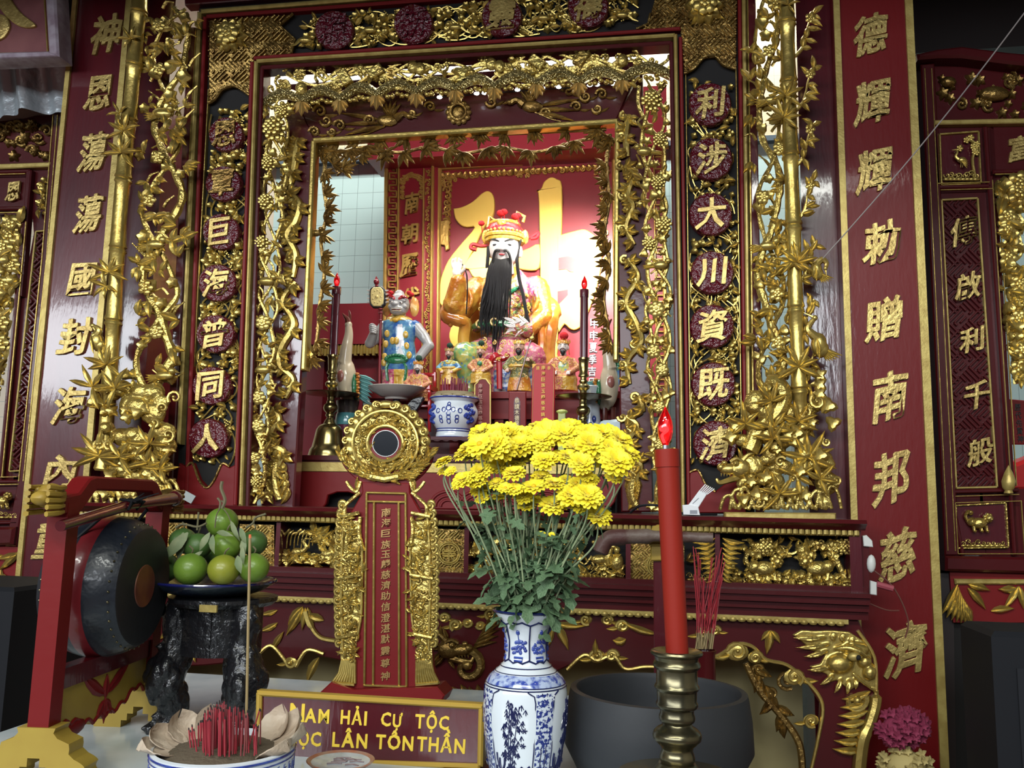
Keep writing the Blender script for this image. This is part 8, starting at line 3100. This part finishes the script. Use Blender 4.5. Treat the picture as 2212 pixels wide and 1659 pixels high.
def head_mesh(seed, R, full):
    rg = random.Random(seed)
    b = MB()
    for k, (rr, tilt, nn, L) in enumerate(((.12, .02, 17, 1.0), (.12, .30, 16, .92), (.10, .60, 14, .76), (.06, .92, 11, .55)) if full else ((.14, .10, 15, 1.0), (.12, .34, 13, .85))):
        for i in range(nn):
            a = 2 * math.pi * (i + .5 * (k % 2)) / nn + rg.uniform(-.1, .1)
            tl = tilt + rg.uniform(-.12, .12)
            d = Vector((math.cos(a) * math.cos(tl), math.sin(a) * math.cos(tl), math.sin(tl)))
            sd = Vector((-math.sin(a), math.cos(a), 0))
            up = d.cross(sd) * -1
            if up.z < 0:
                up = -up
            p0 = Vector((math.cos(a) * R * rr, math.sin(a) * R * rr, R * .04 * k))
            LL = R * L * rg.uniform(.9, 1.05)
            w = R * (.20 if full else .24)
            rings = []
            for tt, wk, dr in ((0, .45, 0), (.4, .85, .03), (.8, 1.0, -.01), (1, .35, -.07)):
                c = p0 + d * (LL * tt) + up * (R * dr)
                hw = w * wk
                rings.append([c - sd * hw + up * (hw * .25), c, c + sd * hw + up * (hw * .25), c - up * (R * .02)])
            b.loft(rings)
    b.ell((0, 0, R * .12), R * .22, R * .22, R * .16, 9, 6, mi=1)
    b.loft([[(r * math.cos(i * .785), r * math.sin(i * .785), z) for i in range(8)] for r, z in ((R * .08, -R * .26), (R * .22, -R * .14), (R * .26, -.02 * R), (R * .05, 0))], mi=2)
    return b


protos = []
for i in range(5):
    me = head_mesh(i, .030, i < 4).build('flower_head', [YEL, YELD, SEPAL], None, smooth=50)
    protos.append(me.data)
    bpy.data.objects.remove(me)
lf = MB()
lr = []
m_ = 18
outl = []
for (x, y) in ((0, .012), (.14, .03), (.20, .17), (.29, .23), (.35, .10), (.43, .11), (.50, .27), (.60, .30), (.66, .13), (.74, .15), (.84, .17), (.93, .08), (1.0, .005)):
    outl.append((x, y))
rings = []
for x, y in outl:
    z = -.42 * x * x + .12 * x
    rings.append([(x, -y * 1.15, z + y * .12), (x, -y * .5, z + .02), (x, 0, z - .01), (x, y * .5, z + .02), (x, y * 1.15, z + y * .12), (x, 0, z - .025)])
lf.loft(rings)
lo_ = lf.build('leaf', LEAFG, None, smooth=50)
LEAFME = lo_.data
bpy.data.objects.remove(lo_)
rng = random.Random(99)
px = lambda l, sc_: [(920 + x / 3.606, 880 + y / 3.606, r / 3.606, f) for x, y, r, f in l]
FLW = px([(440, 205, 95, .3), (560, 210, 90, .6), (650, 210, 90, .9), (760, 235, 90, .7), (880, 165, 80, .2), (950, 205, 110, .8), (1080, 215, 105, .5), (1130, 160, 90, .4), (1180, 230, 90, .6), (1270, 215, 90, .5), (1370, 210, 90, .5), (1430, 225, 100, .5), (1510, 265, 90, .4),
          (1570, 370, 90, .2), (420, 290, 95, .5), (340, 320, 80, .3), (300, 370, 75, .2), (375, 390, 75, .1), (540, 300, 110, .7), (620, 340, 90, .5), (740, 300, 95, .5), (840, 310, 80, .5), (910, 260, 90, .6), (1160, 310, 85, .2), (1290, 290, 110, .6), (1360, 350, 95, .4),
          (1480, 430, 115, .5), (1440, 330, 90, .5), (530, 430, 60, .2), (430, 505, 80, .4), (570, 465, 70, .4), (690, 520, 80, .15), (630, 390, 80, .2), (720, 420, 70, .3), (920, 410, 90, .6), (1020, 390, 70, .3), (1110, 390, 75, .2), (1210, 440, 90, .5), (1320, 370, 75, .4),
          (140, 430, 65, .15), (140, 495, 45, .3), (190, 500, 45, .4), (290, 570, 75, .3), (250, 610, 45, .2), (410, 580, 65, .2), (430, 635, 80, .3), (550, 600, 60, .2), (620, 630, 55, .2), (900, 550, 75, .2), (1000, 600, 70, .1), (840, 620, 80, .12), (760, 690, 75, .4), (780, 765, 65, .2),
          (690, 640, 60, .3), (990, 770, 95, .25), (1130, 690, 95, .4), (1260, 690, 105, .45), (1210, 640, 80, .3), (1340, 850, 95, .2), (1310, 780, 70, .3), (1190, 760, 70, .4), (1460, 550, 60, .2), (1290, 560, 55, .2), (440, 715, 50, .2), (570, 690, 50, .2), (880, 720, 45, .3), (1170, 590, 55, .3),
          (1090, 560, 45, .3), (470, 360, 70, .5), (800, 380, 70, .4), (900, 985, 28, .3), (980, 990, 22, .3), (1400, 440, 80, .4), (1240, 530, 60, .3)], 1)
mouth = Vector((base.x, base.y, vz(1322)))
heads = []
for i, (x, y, r, face_) in enumerate(FLW):
    f = ((x - 1136) / 220)
    back = .10 * (1 - (y - 920) / 220) if y < 1020 else -.02
    Y = VY + back * rng.uniform(.2, 1.0) - .07 + (rng.uniform(-.03, .05)) - (.05 if face_ > .45 and y > 960 else 0)
    p = P(x, y, Y)
    sc_ = r * 1.12 * S(x, y, Y) / .030
    # how open towards the viewer: heads mostly face up and outwards
    out = Vector((p.x - mouth.x, p.y - mouth.y, 0)) * 2.2
    nrm = Vector((out.x, out.y - .25 - face_ * 1.1, 1.0 - face_ * .4)).normalized()
    heads.append((p, sc_, nrm))
LAB = 'yellow chrysanthemum on a green stem in the tall blue-and-white vase'
for i, (p, sc_, nrm) in enumerate(heads):
    t = thing('chrysanthemum', LAB, 'flower', p, 'yellow chrysanthemums in the vase')
    o = bpy.data.objects.new('flower_head', protos[4 if sc_ < .55 or i % 9 == 5 else i % 4])
    COL.objects.link(o)
    o.parent = t
    qd = nrm.to_track_quat('Z', 'Y').to_matrix().to_4x4()
    o.matrix_local = qd @ Matrix.Rotation(rng.uniform(0, 6.28), 4, 'Z') @ Matrix.Scale(sc_, 4)
    m0 = mouth + Vector((rng.uniform(-.03, .03), rng.uniform(-.03, .03), -.05))
    a = p - nrm * (.007 * sc_)
    b1 = a - nrm * .03 * min(1, sc_)
    b1.z -= .03
    md = m0.lerp(b1, .55) + Vector((0, 0, .01))
    pts = spline([m0, md, b1, a], 5)
    b = MB(); b.tube(pts, [.0017] * (len(pts) - 3) + [.0013, .0012, .0014], 6); b.build('stem', STEMG, t)
    for k in range(5):
        f = rng.uniform(.22, .66) if k else rng.uniform(.12, .3)
        q = pts[int(f * (len(pts) - 1))]
        o = bpy.data.objects.new('leaf', LEAFME)
        COL.objects.link(o)
        o.parent = t
        an = rng.uniform(0, 6.28)
        L = rng.uniform(.030, .052) * (1.25 if f < .35 else .85)
        o.matrix_local = Matrix.Translation(q - p) @ Matrix.Rotation(an, 4, 'Z') @ Matrix.Rotation(rng.uniform(-.3, .9), 4, 'Y') @ Matrix.Rotation(rng.uniform(-.7, .7), 4, 'X') @ Matrix.Scale(L, 4)
# loose leaves at the mouth of the vase
for i in range(46):
    an = rng.uniform(0, 6.28)
    rr = rng.uniform(.015, .05)
    o = bpy.data.objects.new('loose_leaf', LEAFME)
    COL.objects.link(o)
    tag(o, 'broad green chrysanthemum leaf at the mouth of the tall blue-and-white vase', 'leaf', 'leaves at the vase mouth')
    L = rng.uniform(.038, .062)
    o.matrix_world = Matrix.Translation(mouth + Vector((rr * math.cos(an), rr * math.sin(an), rng.uniform(.0, .085)))) @ Matrix.Rotation(an, 4, 'Z') @ Matrix.Rotation(rng.uniform(-.6, .9), 4, 'Y') @ Matrix.Rotation(rng.uniform(-.6, .6), 4, 'X') @ Matrix.Scale(L, 4)

# ---------------------------------------------------------------- dark pot
PY_ = 1.86
pc_ = P(1421, 1489, PY_)
s = S(1421, 1489, PY_)
b = MB()
R = 191 * s
b.lathe([(R * .80, TBZ), (R * .90, TBZ + .02), (R * 1.045, TBZ + .07), (R * 1.03, pc_.z - .05), (R * 1.0, pc_.z - .012), (R * .985, pc_.z), (R * .92, pc_.z + .001), (R * .90, pc_.z - .01), (R * .93, pc_.z - .05), (R * .85, TBZ + .03), (.002, TBZ + .028)], 64, cx=pc_.x, cy=pc_.y)
tag(b.build('dark_pot', mat('charcoal_clay', (.026, .028, .032), .6, bump=.15, scale=60, dist=.002)), 'large round charcoal grey pot behind the big brass candlestick', 'pot')

# ---------------------------------------------------------------- big brass candlestick with red electric candle
KY = 1.50
base = P(1463, 1660, KY); base.z = TBZ
s = S(1463, 1500, KY)
t = thing('brass_candlestick', 'large ringed brass candlestick holding a thick red electric candle in the foreground', 'candlestick', base)


def kz(y):
    return P(1463, y, KY).z


KP = [(1404, 50), (1406, 55), (1410, 57), (1414, 55), (1418, 48), (1426, 46), (1431, 50), (1437, 51.5), (1442, 49), (1446, 44), (1476, 44), (1480, 47), (1484, 48.5), (1489, 46), (1492, 43), (1514, 42), (1518, 44.5), (1523, 45), (1528, 42), (1532, 36), (1540, 36), (1545, 38), (1551, 39), (1557, 37), (1562, 31), (1567, 33), (1573, 43), (1580, 50), (1588, 52.5), (1596, 51), (1604, 44), (1612, 35), (1620, 33), (1628, 36), (1636, 38), (1644, 36), (1650, 31)]
n = 48
b = MB()
b.loft([[(base.x + r * s * math.cos(2 * math.pi * i / n), base.y + r * s * math.sin(2 * math.pi * i / n), kz(y)) for i in range(n)] for y, r in [(1412, 30)] + KP])
b.build('ringed_stem', BRASSD, t)
b = MB()
zd = kz(1676)
b.lathe([(.030, kz(1648)), (.045, zd + .002), (.098, zd), (.102, zd - .004), (.096, zd - .010), (.03, zd - .014), (.028, TBZ + .05), (.06, TBZ + .02), (.085, TBZ)], 48, cx=base.x, cy=base.y)
b.build('drip_tray', BRASSD, t)
a_, e_ = P(1463, 1412, KY), P(1442, 1000, KY)
cdir = (e_ - a_).normalized()


def ctube(p0, p1, r0, r1, n=36):
    b = MB()
    sx = cdir.cross(Vector((0, 1, 0))).normalized()
    sy = cdir.cross(sx)
    b.loft([[p + sx * (r * math.cos(2 * math.pi * i / n)) + sy * (r * math.sin(2 * math.pi * i / n)) for i in range(n)] for p, r in ((p0, r0 * .9), (p0, r0), (p1, r1), (p1, r1 * .2))])
    return b


CRED = mat('candle_red', (.25, .018, .010), .5, spec=.25, bump=.1, scale=90, dist=.001)
c_ = ctube(a_, e_, 24.5 * s, 25.5 * s).build('electric_candle', CRED, t)
t0, t1 = P(1441.8, 1009, KY), P(1440, 971, KY)
ctube(t0, t1, 27.5 * s, 27.5 * s).build('collar', CRED, c_)
b = MB(); q0, q1 = P(1438, 972, KY), P(1438, 962, KY); b.tube([q0, q1], 8 * s, 16); b.build('socket', mat('steel_socket', (.4, .4, .42), .3, .9), c_)
b = MB()
m2 = 24
b.loft([[(P(1437, y, KY).x + r * s * math.cos(2 * math.pi * i / m2), KY + r * s * math.sin(2 * math.pi * i / m2), P(1437, y, KY).z) for i in range(m2)] for y, r in ((964, 6), (957, 9), (946, 14.5), (934, 17), (922, 17.5), (910, 15.5), (898, 11), (888, 6), (881, 2), (879, .3))])
bo = b.build('flame_bulb', BULB, c_)
b = MB()
b.tube(spline([P(1436, 956, KY), P(1432, 940, KY), P(1440, 930, KY), P(1438, 918, KY), P(1440, 908, KY)], 5), 2.6 * s, 7)
c0 = P(1433, 926, KY); b.ell(c0, 6 * s, 4 * s, 7 * s, 10, 7)
b.build('glowing_filament', GLOW, bo)

# ---------------------------------------------------------------- red post with log, incense holder
LY = 2.34
T = pxt(LY, 1440, 1250)
t = thing('red_post', 'dark red post with a yellow saddle block behind the thick red candle', 'post', (P(1440, 1500, LY).x, LY, TBZ))
b = MB(T); b.prism([(1411, 1208), (1470, 1210), (1474, 1530), (1413, 1530)], -40, 0, 2); b.build('shaft', LACQ, t)
b = MB(T); b.prism([(1405, 1148), (1410, 1138), (1420, 1134), (1470, 1134), (1476, 1148), (1476, 1210), (1405, 1212)], -46, 8, 3); b.build('saddle', YPAINT, t)
b = MB(T); b.bar(1402, 1176, 1478, 1177, 5, 8, 13, 1.5); b.build('saddle_line', YPAINT, t)
b = MB(pxt(LY - .05, 1420, 1160))
b.tube(spline([(1296, 1196, 4), (1312, 1166, 2), (1345, 1160, 0), (1400, 1158, 0), (1480, 1160, 0), (1540, 1162, 0)], 6), [10] + [17] * 6 + [18] * 6 + [16] * 6 + [12] * 6 + [11] * 6, 12)
tag(b.build('wooden_log', mat('weathered_wood', (.085, .035, .032), .5, bump=.6, scale=40, dist=.006, col2=(.16, .12, .10), mixscale=14)), 'weathered brown wooden pole lying across the yellow saddle of the red post', 'pole')
HY = 2.2
hb_ = P(1520, 1470, HY); hb_.z = TBZ
s = S(1520, 1420, HY)
zt_ = P(1520, 1404, HY).z
t = thing('incense_holder', 'dark brown round holder with red incense sticks behind the brass candlestick', 'incense holder', hb_)
b = MB(); b.lathe([(26 * s, TBZ), (28 * s, TBZ + .02), (25 * s, zt_ - .01), (28 * s, zt_), (25 * s, zt_ + .001), (23 * s, zt_ - .01), (.002, zt_ - .012)], 28, cx=hb_.x, cy=hb_.y); b.build('cup', LACQB, t)
REDT = mat('bright_red_joss_stick', (.34, .018, .03), .5)
rng = random.Random(17)
for i in range(42):
    x0 = rng.uniform(1502, 1540)
    g = rng.random()
    xt = (1506 + rng.uniform(-14, 14)) if g < .35 else (1548 + rng.gauss(0, 12))
    yt = rng.uniform(1180, 1270)
    p, q = P(x0, 1402, HY + rng.uniform(-.02, .02)), P(xt, yt, HY + rng.uniform(-.03, .03))
    b = MB(); b.tube([p, p.lerp(q, .22)], .0014, 5, mi=1); b.tube([p.lerp(q, .22), q], .0012, 5)
    tag(b.build('incense_stick', [REDT, mat('tan_joss_stick')]), 'tall thin red incense stick in the dark holder behind the brass candlestick', 'incense stick', 'incense sticks in the dark holder')

# ---------------------------------------------------------------- small orange plate
OY = 1.60
base = P(736, 1641, OY)
s = S(736, 1641, OY)
zpl = base.z
t = thing('orange_plate', 'small plate with orange rim and blue-white painted centre below the sign letters', 'plate', (base.x, base.y, TBZ))
R = 73 * s
b = MB(); b.lathe([(R * .4, TBZ), (R * .45, TBZ + .006), (R * .2, TBZ + .02), (R * .2, zpl - .022), (R * .45, zpl - .016), (R * .9, zpl - .006), (R, zpl), (R * .97, zpl + .001), (R * .86, zpl - .002)], 48, cx=base.x, cy=base.y, caps=False); b.build('rim', mat('orange_rim', (.42, .15, .08), .3, coat=.4, col2=(.36, .24, .18), mixscale=40), t)
b = MB(); b.lathe([(R * .87, zpl - .002), (R * .6, zpl - .004), (.002, zpl - .004)], 48, cx=base.x, cy=base.y, caps=False); b.build('painted_centre', mat('painted_plate', (.62, .68, .74), .25, coat=.4, col2=(.40, .46, .52), mixscale=26), t)
b = MB()
rg = random.Random(5)
for i in range(9):
    a = rg.uniform(0, 6.28)
    x, y = base.x + rg.uniform(-.4, .3) * R, base.y + rg.uniform(-.3, .3) * R
    b.tube(spline([(x, y, zpl - .003), (x + .012, y + .006, zpl - .003), (x + .026, y + rg.uniform(-.01, .01), zpl - .003)], 3), .0016, 5)
b.build('brush_painting', mat('plate_paint', (.20, .14, .14), .4), t)

# ---------------------------------------------------------------- black cabinets, bouquet, sockets
for lab, X0, X1, Y0, Y1, Z in (('black speaker cabinet with a matte top at the right beside the bright couplet plank', P(2140, 1365, 2.22).x, 1.5, 2.22, P(2140, 1365, 2.22).x * 0 + 2.43, P(2140, 1364, 2.22).z),
                               ('black cabinet at the far left beside the drum stand', -2.6, P(32, 1270, 2.4).x, 2.4, 2.76, P(30, 1270, 2.4).z)):
    t = thing('black_cabinet', lab, 'cabinet', ((X0 + X1) / 2, (Y0 + Y1) / 2, 0))
    b = MB()
    e = .012
    b.loft([[(X0 + k, Y0 + k, z), (X1 - k, Y0 + k, z), (X1 - k, Y1 - k, z), (X0 + k, Y1 - k, z)] for z, k in ((0, 0), (Z - e, 0), (Z, e))])
    b.build('body', BLACKM, t)
    b = MB(); b.box(X0 + .05, Y0 - .006, .1, X1 - .05, Y0, Z - .08); b.build('front_cloth', mat('black_cloth', (.008, .009, .013), .9), t)
QY = 2.72
T = pxt(QY, 1950, 1570)
t = thing('pink_bouquet', 'ball of pink artificial flowers with yellow and green below in front of the right plank', 'bouquet', (P(1952, 1600, QY).x, QY, 0))
rng = random.Random(66)
PKF = mat('pink_paper_flower', (.24, .028, .07), .8, bump=.5, scale=80, dist=.004)
for nm, m_, cx, cy, r, n in (('pink_flower', PKF, 1950, 1572, 52, 90), ('yellow_flower', mat('pale_yellow_flower', (.50, .40, .16), .8), 1956, 1652, 52, 45)):
    b = MB(T)
    for i in range(n):
        u = rng.uniform(-1, 1); a = rng.uniform(0, 6.28)
        q = math.sqrt(1 - u * u)
        b.lobed(cx + r * q * math.cos(a), cy + r * .72 * u, 13, rng.uniform(0, 6), 5, r * q * math.sin(a) * .8, 9)
    b.ell((cx, cy, 0), r * .85, r * .6, r * .7, 14, 10)
    b.build(nm, m_, t)
b = MB(T)
for i in range(10):
    b.leaf(1960 + rng.uniform(-30, 40), 1652, rng.uniform(.2, 2.6), 46, 20, 30, bend=.3)
b.build('green_leaf', mat('plastic_leaf', (.02, .20, .06), .5), t)
zz = P(1952, 1665, QY).z
vx = P(1952, 1665, QY).x
b = MB(); b.lathe([(.07, 0), (.08, .02), (.05, .2), (.06, zz - .2), (.075, zz)], 24, cx=vx, cy=QY); b.build('tall_vase', LACQB, t)
T = pxt(2.84, 1880, 1230)
ws = mat('white_plastic', (.55, .56, .54), .4)
t = thing('wall_socket', 'white electric sockets with a plug on the right end of the altar table', 'socket', P(1875, 1230, 2.84))
for poly, nm in (([(1864, 1158), (1872, 1156), (1884, 1168), (1886, 1182), (1866, 1180)], 'switch'), ([(1880, 1254), (1894, 1258), (1894, 1286), (1880, 1284)], 'socket_box')):
    b = MB(T); b.prism(poly, -14, 2, 1.5); b.build(nm, ws, t)
b = MB(T); b.ell((1883, 1218, -4), 10, 20, 9, 12, 8); b.build('plug', ws, t)
b = MB(T); b.prism([(1862, 1160), (1879, 1164), (1880, 1294), (1864, 1290)], -30, -6, 1); b.build('back_plate', LACQB, t)
b = MB(T)
b.tube(spline([(1888, 1232, -4), (1925, 1262, -6), (1950, 1300, -10), (1966, 1345, -14), (1960, 1380, -16)], 6), 1.8, 6)
b.tube(spline([(1870, 1300, -2), (1915, 1318, -6), (1945, 1320, -10)], 6), 1.5, 6)
b.build('wire', mat('brown_wire', (.12, .04, .03), .5), t)
b = MB(T); b.tube([(1894, 1262, -4), (1930, 1272, -6)], 7, 8); b.build('pink_plug', mat('pink_plastic', (.30, .06, .08), .5), t)
b = MB(pxt(2.88, 408, 1076)); b.prism([(402, 1060), (424, 1072), (414, 1088), (396, 1078)], 0, 3)
tag(b.build('paper_tag', mat('grey_paper', (.30, .33, .33), .7)), 'small grey folded paper on the altar table beside the drum stand top', 'paper')
